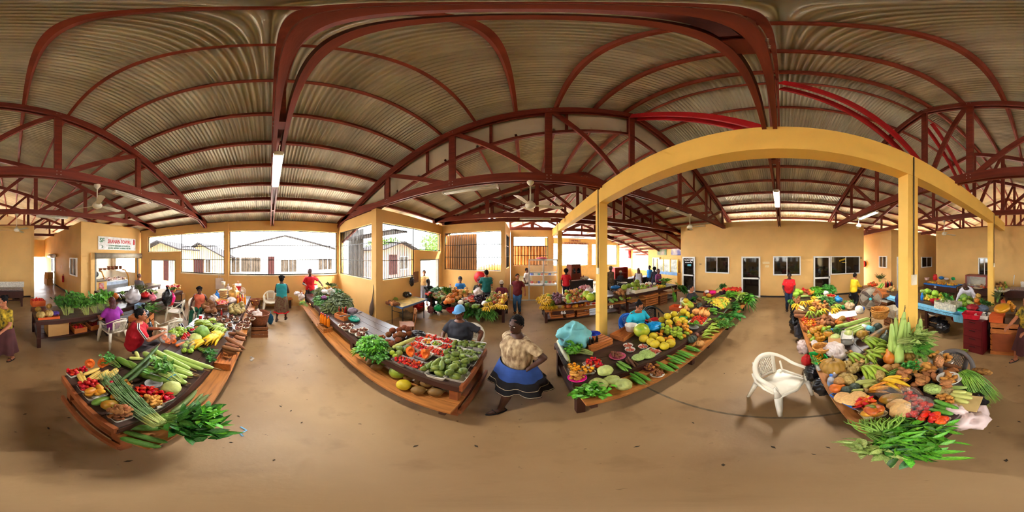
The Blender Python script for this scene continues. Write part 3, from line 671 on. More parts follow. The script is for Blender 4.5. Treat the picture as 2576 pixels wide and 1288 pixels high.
t=thing('folding_table','folding table with yellow cloth under the barred window','table')
m=MB();m.box2((-3.98,3.55,.73),(-3.35,4.85,.76));m.obj('table_top',M('folding_cloth',(190,160,80),.6,.3,5),t)
m=MB()
for y in(3.55,4.85):m.box2((-3.98,y-.01,.7),(-3.35,y+.01,.765))
m.box2((-3.36,3.55,.7),(-3.34,4.85,.765));m.obj('edge_band',M('cloth_blue',(96,120,160),.6),t)
for x in(-3.9,-3.42):
 for y in(3.65,4.75):m=MB();m.tube([(x,y,0),(x,y,.72)],.014,6);m.obj('leg',BLACKIRON,t)
for y in(3.65,4.75):m=MB();m.tube([(-3.9,y,.5),(-3.42,y,.5)],.01,6);m.obj('leg_brace',BLACKIRON,t)
t=thing('wall_bench','low brown bench against the west wall','bench');bpart('plank',(-7.3,-.6,.4),(-6.95,1.0,.44),LWOOD,t)
for y in(-.45,.3,.9):bpart('leg',(-7.25,y-.04,0),(-7.0,y+.04,.4),DLEG,t)
# ---- p3_produce
RG=random.Random(11)
def sp(prof,n=10,bend=0.0,rib=None,rough=0.0,seed=0,flat=1.0,bendp=2):
 """spindle along X from -.5 to .5, profile (t, radius)"""
 rg=random.Random(seed);vs=[];k=len(prof);ph=rg.random()*6
 for(t,r)in prof:
  u=2*t
  for j in range(n):
   a=2*math.pi*j/n;q=r*(rib(a,t)if rib else 1)*(1+rough*(rg.random()-.5))
   vs.append((t,math.cos(a)*q,math.sin(a)*q*flat+bend*(abs(u)**bendp)))
 fs=[(i*n+j,i*n+(j+1)%n,(i+1)*n+(j+1)%n,(i+1)*n+j)for i in range(k-1)for j in range(n)]
 m=MB();m.add(vs,fs,True);m.f+=[tuple(range(n-1,-1,-1)),tuple((k-1)*n+j for j in range(n))];m.s+=[True,True]
 return m
def oval(p=1.0,k=8,skew=0.0):
 out=[]
 for i in range(k+1):
  c=-math.cos(math.pi*i/k);out.append((c*.5,max(.02,.5*(max(0,1-c*c)**(.5*p))*(1+skew*c))))
 return out
def roundm(n=14,m=9,rib=None,dent=0.0,flat=1.0,rough=0.0,seed=0):
 rg=random.Random(seed);vs=[]
 for i in range(m+1):
  t=math.pi*i/m;q=math.sin(t)*.5;z=-math.cos(t)*.5*flat
  if dent:z-=dent*math.exp(-(q/.14)**2)*(1 if z>0 else-.5)
  for j in range(n):
   a=2*math.pi*j/n;w=q*(rib(a,t)if rib else 1)*(1+rough*(rg.random()-.5));vs.append((math.cos(a)*w,math.sin(a)*w,z))
 fs=[(i*n+j,i*n+(j+1)%n,(i+1)*n+(j+1)%n,(i+1)*n+j)for i in range(m)for j in range(n)]
 return MB().add(vs,fs,True)
ribs=lambda k,a:(lambda t,z:1-a*abs(math.cos(k*t/2))**3 if False else 1-a*(.5+.5*math.cos(k*t))**4)
STEMG=M('stem_green',(112,122,52),.7);STEMB=M('stem_brown',(128,100,58),.8)
PM=dict(tomato=M('tomato_red',(206,36,18),.28,.12,4,rnd=.15),tomatoO=M('tomato_orange',(220,74,22),.28,.15,4,rnd=.15),cherry=M('cherry_red',(196,22,24),.3,.2,5,rnd=.2),chili=M('chili_red',(200,20,24),.25,.2,6,rnd=.2),chiliy=M('chili_yellow',(236,160,28),.3,.2,6,rnd=.15),chilio=M('chili_orange',(214,84,22),.3,.25,6,rnd=.2),mangog=M('mango_green',(84,112,44),.45,.25,2.5,col2=(132,146,56),rnd=.15),mangoy=M('mango_yellow',(222,164,30),.4,.3,2,col2=(196,120,30),rnd=.15),mangor=M('mango_red',(204,112,40),.4,.35,2,col2=(176,60,30),rnd=.2),papaya=M('papaya_orange',(214,130,34),.4,.3,1.4,col2=(120,118,40),rnd=.1),husk=M('coconut_husk',(148,104,50),.55,.25,1.6,col2=(116,84,40),rnd=.12),coco=M('coconut_brown',(124,66,32),.9,.35,14,bump=.6,bs=30,rnd=.2),pomelog=M('pomelo_green',(138,158,46),.45,.15,3,bump=.15,bs=60),pomeloy=M('pomelo_yellow',(206,180,36),.45,.15,2.4,bump=.15,bs=60,rnd=.1),lime=M('lime_green',(150,176,44),.4,.15,3,rnd=.15),orange=M('orange_peel',(224,146,34),.4,.15,3,bump=.1,bs=60,rnd=.12),cabbage=M('cabbage_green',(186,196,116),.5,.18,4,rnd=.08,bump=.2,bs=8),cabbaged=M('cabbage_dark',(110,150,66),.5,.2,4,bump=.2,bs=8),lettuce=M('lettuce',(150,196,60),.5,.2,4,rnd=.1),gourd=M('gourd_green',(164,190,98),.35,.12,1.6,rnd=.08),gourdd=M('gourd_dark',(104,138,52),.4,.2,2,rnd=.12),snake=M('snake_gourd',(70,100,42),.5,.5,5,col2=(140,160,90),aniso=(2,14,14)),cucumber=M('cucumber_green',(52,100,34),.35,.25,5,col2=(96,148,50),aniso=(3,8,8),rnd=.12,bump=.2,bs=40),cucb=M('cucumber_bright',(74,150,44),.35,.3,3,col2=(120,180,70),aniso=(2,9,9),rnd=.12),zuc=M('zucchini_pale',(196,200,112),.35,.12,2,rnd=.08),bitter=M('bitter_melon',(92,158,48),.35,.3,4,col2=(150,196,84),rnd=.12),ridged=M('ridged_gourd',(62,92,38),.5,.3,4,rnd=.1),bananay=M('banana_yellow',(228,184,36),.45,.15,4,rnd=.1),bananag=M('banana_green',(134,158,44),.45,.18,4,rnd=.14),bananab=M('banana_ripe',(204,132,34),.5,.35,6,rnd=.15),plantain=M('plantain_green',(146,170,52),.42,.2,3,rnd=.12),eggplant=M('eggplant_purple',(40,16,34),.22,.2,3,rnd=.15),pumpkin=M('pumpkin_ochre',(196,152,58),.45,.2,5,col2=(150,112,44),aniso=(1,1,.3),rnd=.12),pumpg=M('pumpkin_dark',(62,74,62),.45,.3,6,rnd=.1),pumpt=M('pumpkin_tan',(190,140,76),.55,.2,5,rnd=.12),pumps=M('pumpkin_striped',(156,122,56),.5,.4,6,col2=(206,178,104),aniso=(5,5,.4),rnd=.12),butternut=M('butternut',(222,158,84),.5,.12,3,rnd=.08),squasho=M('squash_orange',(206,110,30),.45,.2,2,rnd=.1),squashg=M('squash_grey',(86,88,76),.5,.3,3,col2=(160,116,50),rnd=.1),tuber=M('sweet_potato',(172,112,62),.7,.25,5,bump=.25,bs=22,rnd=.14),tubero=M('tuber_orange',(206,142,62),.7,.2,5,bump=.2,bs=22,rnd=.12),cassava=M('cassava_brown',(128,80,46),.8,.3,5,bump=.4,bs=24,rnd=.14),ginger=M('ginger_brown',(148,92,48),.75,.3,8,bump=.3,bs=30,rnd=.2),nut=M('nut_brown',(112,60,34),.6,.35,10,rnd=.25),melon=M('melon_netted',(140,138,88),.7,.3,8,col2=(186,150,84),rnd=.15),wmelon=M('watermelon_pale',(142,190,46),.35,.2,3,col2=(196,196,60)),apple=M('apple_red',(178,60,40),.35,.35,2.5,col2=(206,150,60),rnd=.25),plum=M('star_apple',(116,66,78),.4,.25,3,rnd=.2),passion=M('passion_yellow',(220,186,52),.4,.2,3,rnd=.15),greenf=M('green_fruit',(146,176,52),.4,.2,3,rnd=.15),beet=M('beet_brown',(128,74,52),.6,.25,5,rnd=.12),sausage=M('root_pink',(190,96,74),.5,.2,5,rnd=.12),pod=M('pod_brown',(92,52,28),.6,.35,5,rnd=.15),beans=M('bean_green',(136,176,72),.5,.2,5),radish=M('daikon',(222,224,190),.4,.08,3),egg=M('egg_white',(236,230,214),.5,.04,rnd=.04),onion=M('onion_red',(150,60,80),.4,.2,5,rnd=.15),bread=M('roti_tan',(220,176,110),.7,.15,6,rnd=.1),cob=M('corn_cob',(222,190,96),.4,.12,6,rnd=.08),pflesh=M('pumpkin_flesh',(232,112,32),.5,.15,5))
tt=oval(1.0)
KB=dict(ball=lambda:roundm(),tomato=lambda:roundm(14,8,ribs(5,.06),.05,.85),pomelo=lambda:roundm(18,11,None,.03,.93),chili=lambda:sp([(-.5,.05),(-.4,.3),(-.2,.5),(.05,.46),(.3,.26),(.5,.05)],8,.0,ribs(4,.25),.18,3),mango=lambda:sp(oval(.9,8,-.12),10,.1,None,.0,1,.9),papaya=lambda:sp([(-.5,.04),(-.46,.2),(-.34,.42),(-.1,.5),(.15,.46),(.36,.3),(.47,.14),(.5,.04)],12),coconut=lambda:roundm(14,9,None,0,1.0,.14,5),husk=lambda:sp([(-.5,.03),(-.42,.26),(-.2,.47),(.08,.5),(.3,.4),(.44,.2),(.5,.07)],12,0,ribs(3,.06)),cabbage=lambda:roundm(36,20,lambda a,t:1+.05*math.sin(3*a+3*math.cos(t))-.07*abs(math.sin(2.5*a+2.2*t))**6+.025*math.sin(13*a+9*t),.03,.84,.015,2),pumpkin=lambda:roundm(60,12,lambda a,t:1-.16*abs(math.cos(5*a))**5,.09,.78),pumpt=lambda:roundm(48,11,lambda a,t:1-.12*abs(math.cos(4*a))**5,.06,.86),melon=lambda:roundm(14,9,None,0,.95,.05,8),squash=lambda:sp([(-.5,.04),(-.45,.25),(-.32,.45),(-.15,.5),(.02,.4),(.2,.24),(.38,.2),(.48,.16),(.5,.05)],12),eggplant=lambda:sp([(-.5,.04),(-.44,.26),(-.28,.46),(-.05,.5),(.2,.36),(.4,.25),(.48,.2),(.5,.08)],10,.06),gourd=lambda:sp([(-.5,.05),(-.485,.28),(-.44,.45),(-.3,.5),(0,.47),(.25,.4),(.42,.32),(.485,.2),(.5,.06)],12,-.02),cucumber=lambda:sp([(-.5,.04),(-.48,.25),(-.42,.4),(-.25,.5),(0,.5),(.25,.48),(.42,.38),(.48,.22),(.5,.05)],10,-.1),curved=lambda:sp([(-.5,.04),(-.48,.25),(-.4,.42),(-.2,.5),(0,.5),(.2,.48),(.4,.4),(.48,.25),(.5,.05)],10,.5),bitter=lambda:sp([(-.5,.03),(-.42,.2),(-.28,.4),(-.1,.5),(.1,.5),(.28,.42),(.42,.22),(.5,.03)],16,-.12,lambda a,t:1-.2*(.5+.5*math.cos(8*a)),.1,4),ridged=lambda:sp([(-.5,.08),(-.45,.35),(-.25,.48),(0,.5),(.25,.48),(.42,.4),(.5,.12)],20,.2,lambda a,t:1-.28*(.5+.5*math.cos(10*a)),.0,5),snake=lambda:sp([(-.5,.08),(-.46,.3),(-.3,.46),(-.1,.5),(.1,.5),(.3,.45),(.42,.35),(.5,.06)],12,.6,ribs(6,.12)),banana=lambda:sp([(-.5,.16),(-.46,.2),(-.38,.38),(-.2,.5),(.05,.5),(.28,.42),(.42,.26),(.47,.14),(.5,.1)],6,.9,None,0,0),tuber=lambda:sp([(-.5,.03),(-.4,.2),(-.25,.45),(-.02,.5),(.2,.4),(.36,.22),(.5,.03)],9,.12,None,.16,9),cassava=lambda:sp([(-.5,.1),(-.46,.34),(-.3,.48),(-.05,.5),(.2,.42),(.38,.26),(.5,.04)],9,.1,None,.14,6),ginger=lambda:sp([(-.5,.08),(-.35,.42),(-.15,.3),(.05,.5),(.25,.34),(.38,.45),(.5,.1)],8,.1,None,.35,8),pod=lambda:sp([(-.5,.05),(-.35,.35),(0,.5),(.35,.35),(.5,.06)],7,.2),nut=lambda:roundm(8,5,None,0,.8,.25,6),egg=lambda:sp(oval(1,7,-.12),10),okra=lambda:sp([(-.5,.3),(-.3,.5),(.1,.4),(.5,.04)],6),cob=lambda:sp([(-.5,.2),(-.4,.42),(0,.5),(.35,.42),(.5,.18)],10))
PROTO={}
def proto(kind,mat):
 k=(kind,mat)
 if k not in PROTO:PROTO[k]=KB[kind]().mesh(kind,PM[mat])
 return PROTO[k]
STEMP={}
def stemmesh(kind):
 if kind not in STEMP:
  m=MB()
  if kind=='top':m.tube([(0,0,.33),(.01,0,.42),(.05,.02,.54)],[.06,.04,.05],6)
  elif kind=='cal':m.ell((.47,0,.06),(.09,.28,.28),8,5);m.tube([(.5,0,.06),(.6,0,.14)],[.1,.08],6)
  elif kind=='tip':m.tube([(.49,0,0),(.56,0,.1),(.62,0,.1)],[.12,.08,.06],6)
  elif kind=='dot':m.ell((0,0,.4),(.05,.05,.03),6,4)
  STEMP[kind]=m.mesh('stem',STEMB if kind in('top','tip')else STEMG)
 return STEMP[kind]
NAMES=dict(ball='fruit',chili='chili_pepper',husk='green_coconut',pumpt='pumpkin',zuc='zucchini',curved='cucumber',bitter='bitter_melon',ridged='ridged_gourd',snake='snake_gourd',gourd='bottle_gourd',tuber='sweet_potato',nut='nut',pod='seed_pod',cob='corn_cob')
def item(kind,mat,loc,scale,label,group=None,rot=(0,0,0),name=None,cat=None,stem=None,par=None):
 nm=name or NAMES.get(kind,kind)
 o=mk(nm,proto(kind,mat),par,loc,rot,scale)
 if par is None:tag(o,label,cat or nm.replace('_',' '),group)
 if stem:mk('stem',stemmesh(stem),o)
 return o
def put(kind,mat,pts,z,d,label,group=None,stem=None,name=None,cat=None,tilt=.5,flat=1.0,jit=.06,asp=1.0):
 """round things by pixel; pts are (px, py[, extra height]); d diameter"""
 out=[]
 for p in pts:
  ex=p[2]if len(p)>2 else 0;s=d*(1+RG.uniform(-jit,jit));q=P(p[0],p[1],z+ex+s*.45)
  rot=(RG.uniform(-tilt,tilt),RG.uniform(-tilt,tilt),RG.uniform(0,6.28))
  out.append(item(kind,mat,q,(s*asp,s,s*flat),label,group,rot,name,cat,stem))
 return out
def lay(kind,mat,segs,z,th,label,group=None,stem=None,name=None,cat=None,roll=True,both=True):
 """long things by their two end pixels ((x1,y1),(x2,y2)[,extra height at each end])"""
 out=[]
 for s in segs:
  e0,e1=(s[2]if len(s)>2 else 0,s[3]if len(s)>3 else(s[2]if len(s)>2 else 0))
  a=P(*s[0],z+th*.5+e0);b=P(*s[1],z+th*.5+e1);d=b-a;L=d.length
  q=d.to_track_quat('X','Z').to_euler();e=Euler((RG.uniform(-.6,.6)if roll else 0,0,0)).to_matrix();m=d.to_track_quat('X','Z').to_matrix()@e
  out.append(item(kind,mat,(a+b)/2,(L,th,th),label,group,m.to_euler(),name,cat,stem))
 return out
def pip(x,y,poly):
 c=False;j=len(poly)-1
 for i in range(len(poly)):
  if(poly[i][1]>y)!=(poly[j][1]>y)and x<(poly[j][0]-poly[i][0])*(y-poly[i][1])/(poly[j][1]-poly[i][1])+poly[i][0]:c=not c
  j=i
 return c
def pile(kind,mats,poly,z,d,n,label,group=None,mound=0.0,asp=1.0,flat=1.0,name=None,cat=None,stem=None,seed=1,tilt=.6,world=False):
 """heap of things over a pixel polygon laid on height z (or a world xy polygon)"""
 rg=random.Random(seed*31+5);W_=[(p[0],p[1])for p in poly]if world else[tuple(P(p[0],p[1],z+d*.4)[:2])for p in poly]
 xs=[p[0]for p in W_];ys=[p[1]for p in W_];cx,cy=sum(xs)/len(xs),sum(ys)/len(ys);R=max(max(xs)-min(xs),max(ys)-min(ys))/2+1e-6
 pts=[];tries=0;mats=mats if isinstance(mats,(list,tuple))else[mats]
 while len(pts)<n and tries<n*60:
  tries+=1;x,y=rg.uniform(min(xs),max(xs)),rg.uniform(min(ys),max(ys))
  if not pip(x,y,W_):continue
  lv=0
  near=[p for p in pts if(p[0]-x)**2+(p[1]-y)**2<(d*.7)**2]
  if near:
   if mound<=0 or tries<n*6:continue
   h=max(p[2]for p in near)+d*.5
   if h>mound*(1-.5*(math.hypot(x-cx,y-cy)/R)):continue
  else:h=0
  pts.append((x,y,h))
 out=[]
 for(x,y,h)in pts:
  s=d*rg.uniform(.88,1.1)
  out.append(item(kind,rg.choice(mats),(x,y,z+s*.45*flat+h),(s*asp,s,s*flat),label,group,(rg.uniform(-tilt,tilt),rg.uniform(-tilt,tilt),rg.uniform(0,6.28)),name,cat,stem))
 return out
def rring(w,l,r,z,n=5):
 out=[]
 for(sx,sy,a0)in((1,1,0),(-1,1,90),(-1,-1,180),(1,-1,270)):
  for i in range(n):
   a=math.radians(a0+90*i/(n-1));out.append((sx*(w/2-r)+math.cos(a)*r,sy*(l/2-r)+math.sin(a)*r,z))
 return out
def traymesh(key,mat,h=.16,lip=.04):
 k=('tray',key)
 if k not in SHARED:
  rs=[rring(.84,.84,.1,0),rring(.96,.96,.12,h*.9),rring(1,1,.13,h),rring(1,1,.13,h-.02),rring(.95,.95,.12,h*.86),rring(.83,.83,.1,.02)]
  m=MB();n=len(rs[0]);vs=[p for r in rs for p in r];fs=[(i*n+j,i*n+(j+1)%n,(i+1)*n+(j+1)%n,(i+1)*n+j)for i in range(len(rs)-1)for j in range(n)]
  m.add(vs,fs,False);m.f+=[tuple(range(n-1,-1,-1)),tuple(5*n+j for j in range(n))];m.s+=[False,False]
  SHARED[k]=m.mesh('tray',mat)
 return SHARED[k]
FOAM=M('foam_white',(226,222,210),.55,.04);FOAMG=M('foam_grey',(150,146,140),.5,.06);CLEARW=M('plastic_clear',(235,235,235),.15,.02,alpha=.35,spec=.6)
def tray(label,corners,z,mat=None,h=.045,name='foam_tray',group=None):
 """tray from 4 pixel corners in order"""
 q=[P(c[0],c[1],z+h)for c in corners];c=(q[0]+q[1]+q[2]+q[3])/4;u=((q[1]-q[0])+(q[2]-q[3]))/2;v=((q[3]-q[0])+(q[2]-q[1]))/2
 m=mat or FOAM;o=mk(name,traymesh(m.name,m),None,(c.x,c.y,z),(0,0,math.atan2(u.y,u.x)),(u.length,v.length,h/.16));tag(o,label,'tray',group);return o
def trayc(label,px,py,z,w,l,yaw=0,mat=None,h=.045,name='foam_tray',group=None):
 c=P(px,py,z+h*.7);m=mat or FOAM;o=mk(name,traymesh(m.name,m),None,(c.x,c.y,z),(0,0,yaw),(w,l,h/.16));tag(o,label,'tray',group);return o
def fill(t,kind,mats,d,n,label,group=None,asp=1.0,name=None,cat=None,base=.012,layers=2,stem=None,seed=3,flat=1.0):
 rg=random.Random(seed*17+n);w,l=t.scale[0]*.86-d*.5,t.scale[1]*.86-d*.5;w=max(w,d*.2);l=max(l,d*.2)
 pts=[];mats=mats if isinstance(mats,(list,tuple))else[mats];M_=Matrix.Translation(t.location)@Matrix.Rotation(t.rotation_euler[2],4,'Z')
 for k in range(n):
  best=None
  for _ in range(14):
   x,y=rg.uniform(-w/2,w/2),rg.uniform(-l/2,l/2);near=[p for p in pts if math.hypot(p[0]-x,p[1]-y)<d*.85];h=max([p[2]+d*.62 for p in near],default=0)
   if best is None or h<best[2]-1e-6:best=(x,y,h)
  if best[2]>d*layers:best=(best[0],best[1],d*layers*.9)
  pts.append(best)
 for(x,y,h)in pts:
  s=d*rg.uniform(.88,1.1)
  item(kind,rg.choice(mats),M_@Vector((x,y,base+s*.48+h)),(s*asp,s,s*flat),label,group,(rg.uniform(-.5,.5),rg.uniform(-.4,.4),rg.uniform(0,6.28)),name,cat,stem)
def bowlmesh(key,mat,prof,n=22):
 k=('bowl',key)
 if k not in SHARED:SHARED[k]=MB().lathe(prof,n).mesh('bowl',mat)
 return SHARED[k]
PLATE=[(0,0),(.34,0),(.5,.1),(.52,.11),(.5,.125),(.34,.03),(0,.03)];BOWL=[(0,0),(.26,0),(.4,.12),(.5,.3),(.53,.31),(.51,.33),(.38,.15),(.24,.03),(0,.03)]
def plate(label,px,py,z,d,mat=None,prof=PLATE,name='plate',group=None,cat=None):
 m=mat or FOAM;c=P(px,py,z+.02);o=mk(name,bowlmesh(m.name+('p' if prof is PLATE else 'b'),m,prof),None,(c.x,c.y,z),(0,0,0),(d,d,d));tag(o,label,cat or name,group);return o
def pfill(t,kind,mats,d,n,label,group=None,asp=1.0,name=None,cat=None,base=.02,seed=1,rr=.36,layers=2.2,flat=1.0):
 s=t.scale[0];old=(t.scale[0],t.scale[1]);
 rg=random.Random(seed*13+n);pts=[];mats=mats if isinstance(mats,(list,tuple))else[mats]
 for k in range(n):
  best=None
  for _ in range(12):
   r=rr*s*math.sqrt(rg.random());a=rg.random()*6.28;x,y=r*math.cos(a),r*math.sin(a);near=[p for p in pts if math.hypot(p[0]-x,p[1]-y)<d*.85];h=max([p[2]+d*.6 for p in near],default=0)
   if best is None or h<best[2]-1e-6:best=(x,y,h)
  if best[2]>d*layers:best=(best[0],best[1],d*layers*.95)
  pts.append(best)
 for(x,y,h)in pts:
  q=d*rg.uniform(.85,1.12);item(kind,rg.choice(mats),(t.location[0]+x,t.location[1]+y,t.location[2]+base+q*.45+h),(q*asp,q,q*flat),label,group,(rg.uniform(-.5,.5),rg.uniform(-.5,.5),rg.uniform(0,6.28)),name,cat)
CRW=M('crate_wood',(188,112,54),.6,.2,4,aniso=(2,8,8));CARD=M('cardboard',(186,140,84),.8,.1,3);CRDK=M('crate_brown',(128,78,44),.6,.2,4)
def crate(label,c,yaw,w,l,h,slats=3,mat=None,gap=.35,bottom=True,name='wooden_crate',group=None):
 e=thing(name,label,'crate',c,yaw,group);m=mat or CRW;sh=h/(slats+gap*(slats-1));st=sh*(1+gap)
 for i in range(slats):
  z=sh/2+i*st
  for s in(-1,1):mk('slat',boxmesh('slat',(w,.012,sh),m),e,(0,s*(l/2-.006),z));mk('slat',boxmesh('slat',(.012,l-.03,sh),m),e,(s*(w/2-.006),0,z))
 for sx in(-1,1):
  for sy in(-1,1):mk('corner_post',boxmesh('corner_post',(.025,.025,h),m),e,(sx*(w/2-.025),sy*(l/2-.025),h/2))
 if bottom:
  for i in range(4):mk('bottom_slat',boxmesh('bottom_slat',(w-.03,l/4-.015,.01),m),e,(0,-l/2+l*(i+.5)/4,.008))
 return e
def carton(label,c,yaw,w,l,h,mat=None,openb=True,name='cardboard_box',flaps=False,cat='box'):
 e=thing(name,label,cat,c,yaw);m=mat or CARD
 for s in(-1,1):mk('side',boxmesh('side',(w,.008,h),m),e,(0,s*(l/2-.004),h/2));mk('side',boxmesh('side',(.008,l-.016,h),m),e,(s*(w/2-.004),0,h/2))
 mk('bottom',boxmesh('bottom',(w-.016,l-.016,.008),m),e,(0,0,.006))
 if not openb:
  for s in(-1,1):mk('flap',boxmesh('flap',(w,l/2-.002,.008),m),e,(0,s*l/4,h+.004))
 return e
WICK=M('wicker_gold',(206,146,66),.6,.3,26,bump=.5,bs=60);WICKD=M('wicker_brown',(134,78,50),.7,.3,26,bump=.5,bs=60)
def basket(label,c,d,h,mat=None,handle=False,taper=.7,name='wicker_basket',group=None):
 e=thing(name,label,'basket',c,0,group);m=mat or WICK;r=d/2;mb=MB();k=9;n=36
 pr=[(0,.0),(r*taper,0)]+[(r*(taper+(1-taper)*(i/k)**.7)*(1+(.012 if i%2 else-.012)),h*i/k)for i in range(1,k+1)]
 pr+=[(p[0]-.012,p[1])for p in pr[:1:-1]]+[(0,.012)]
 mb.lathe(pr,n,rib=lambda a,z:1+.012*math.cos(18*a));mb.obj('weave',m,e)
 q=MB();q.tube([(r*math.cos(a)*1.0,r*math.sin(a),h+.004*math.sin(a*14))for a in[2*math.pi*i/40 for i in range(41)]],.012,6,cap=False);q.obj('rim',m,e)
 if handle:q=MB();q.tube([(-.07,r*.98,h),(-.06,r,h+.07),(0,r,h+.1),(.06,r,h+.07),(.07,r*.98,h)],.007,6);q.obj('handle',m,e)
 return e
def bottle(label,c,h,d,liquid,cap,group=None,lab=None,name='bottle'):
 e=thing(name,label,'bottle',c,0,group);k=('bot',liquid.name)
 if k not in SHARED:
  SHARED[k]=MB().lathe([(0,0),(.46,0),(.5,.03),(.5,.55),(.44,.66),(.22,.8),(.19,.88),(.19,.93),(0,.93)],14).mesh('body',liquid)
 kc=('cap',cap.name)
 if kc not in SHARED:SHARED[kc]=MB().lathe([(0,.9),(.23,.9),(.23,1),(0,1)],10,smooth=False).mesh('cap',cap)
 mk('body',SHARED[k],e,(0,0,0),(0,0,0),(d,d,h));mk('cap',SHARED[kc],e,(0,0,0),(0,0,0),(d,d,h))
 if lab:
  kl=('lab',lab.name)
  if kl not in SHARED:SHARED[kl]=MB().lathe([(.51,.15),(.51,.45)],14).mesh('label',lab)
  mk('label',SHARED[kl],e,(0,0,0),(0,0,0),(d,d,h))
 return e
BAGB=M('bag_black',(24,24,28),.25,.3,5,spec=.6);BAGW=M('bag_white',(222,206,200),.35,.06,3,alpha=.9);BAGC=M('bag_clear',(230,228,224),.12,.03,alpha=.3,spec=.7);BAGP=M('bag_pink',(226,30,120),.3,.15);BAGT=M('bag_teal',(20,140,120),.25,.2,4,alpha=.85);BAGBL=M('bag_blue',(30,120,200),.3,.2);BAGR=M('bag_red',(196,26,30),.35,.2);BAGG=M('bag_green',(20,150,80),.3,.2);BAGV=M('bag_violet',(96,70,160),.3,.2)
def bag(label,c,r,mat,seed=1,knot=True,name='plastic_bag',amp=.35,n=30,par=None,hang=False):
 mb=roundm(n,20);me=mb.mesh(name,mat)
 co=np.empty(len(me.vertices)*3,'f');me.vertices.foreach_get('co',co);co=co.reshape(-1,3)*np.array([2*r[0],2*r[1],2*r[2]],'f')
 me.vertices.foreach_set('co',co.ravel());me.update();s=min(r);displace(me,s*amp,1.6/s,seed);displace(me,s*amp*.5,2.6/s,seed+3,True)
 o=mk(name,me,par,(c[0],c[1],c[2]+r[2]))
 if par is None:tag(o,label,'bag')
 if knot:
  q=MB();q.tube([(0,0,r[2]*.85),(.0,0,r[2]*1.15),(.02,.01,r[2]*1.3)],[s*.4,s*.14,s*.3],8)
  for sg in(-1,1):q.tube([(0,0,r[2]*1.2),(sg*s*.4,.02,r[2]*1.5),(sg*s*.6,0,r[2]*1.4)],[(s*.12,.004)]*3,6)
  q.obj('tied_neck',mat,o)
 return o
def cloth(name,label,cat,mat,poly_pts,thick=.006,amp=.0,sc=3,seed=2):
 """draped sheet from a grid of 3D points (list of rows)"""
 n=len(poly_pts);k=len(poly_pts[0]);vs=[tuple(p)for r in poly_pts for p in r];fs=[(i*k+j,i*k+j+1,(i+1)*k+j+1,(i+1)*k+j)for i in range(n-1)for j in range(k-1)]
 me=MB().add(vs,fs,True).mesh(name,mat)
 if amp:displace(me,amp,sc,seed)
 o=mk(name,me);md=o.modifiers.new('thick','SOLIDIFY');md.thickness=thick;tag(o,label,cat);return o
LEAFV=np.array([(0,0,0),(.3,.42,.05),(.3,0,-.03),(.3,-.42,.05),(.68,.36,-.02),(.68,0,-.09),(.68,-.36,-.02),(1,0,-.24)],'f')
LEAFF=[(0,2,1),(0,3,2),(1,2,5,4),(2,3,6,5),(4,5,7),(5,6,7)]
LG=dict(dark=M('leaf_dark',(34,92,30),.42,.35,9,col2=(66,132,44),rnd=.2),mid=M('leaf_mid',(58,122,36),.45,.35,9,col2=(104,164,58),rnd=.2),bright=M('leaf_bright',(54,150,30),.42,.3,9,col2=(120,190,52),rnd=.2),pale=M('leaf_pale',(132,172,70),.5,.25,9,col2=(190,206,120),rnd=.15),grey=M('leaf_olive',(74,96,46),.55,.35,9,col2=(116,130,70),rnd=.2),cel=M('leaf_celery',(46,136,44),.45,.3,12,col2=(96,176,70),rnd=.15))
LEAFM={}
def leafmesh(mat):
 if mat not in LEAFM:LEAFM[mat]=MB().add(LEAFV.tolist(),LEAFF,True).mesh('leaf',LG[mat])
 return LEAFM[mat]
STG=M('stalk_green',(120,160,62),.5,.2,6);STP=M('stalk_pale',(176,190,110),.5,.15,6);BAND=M('band_blue',(40,130,190),.4)
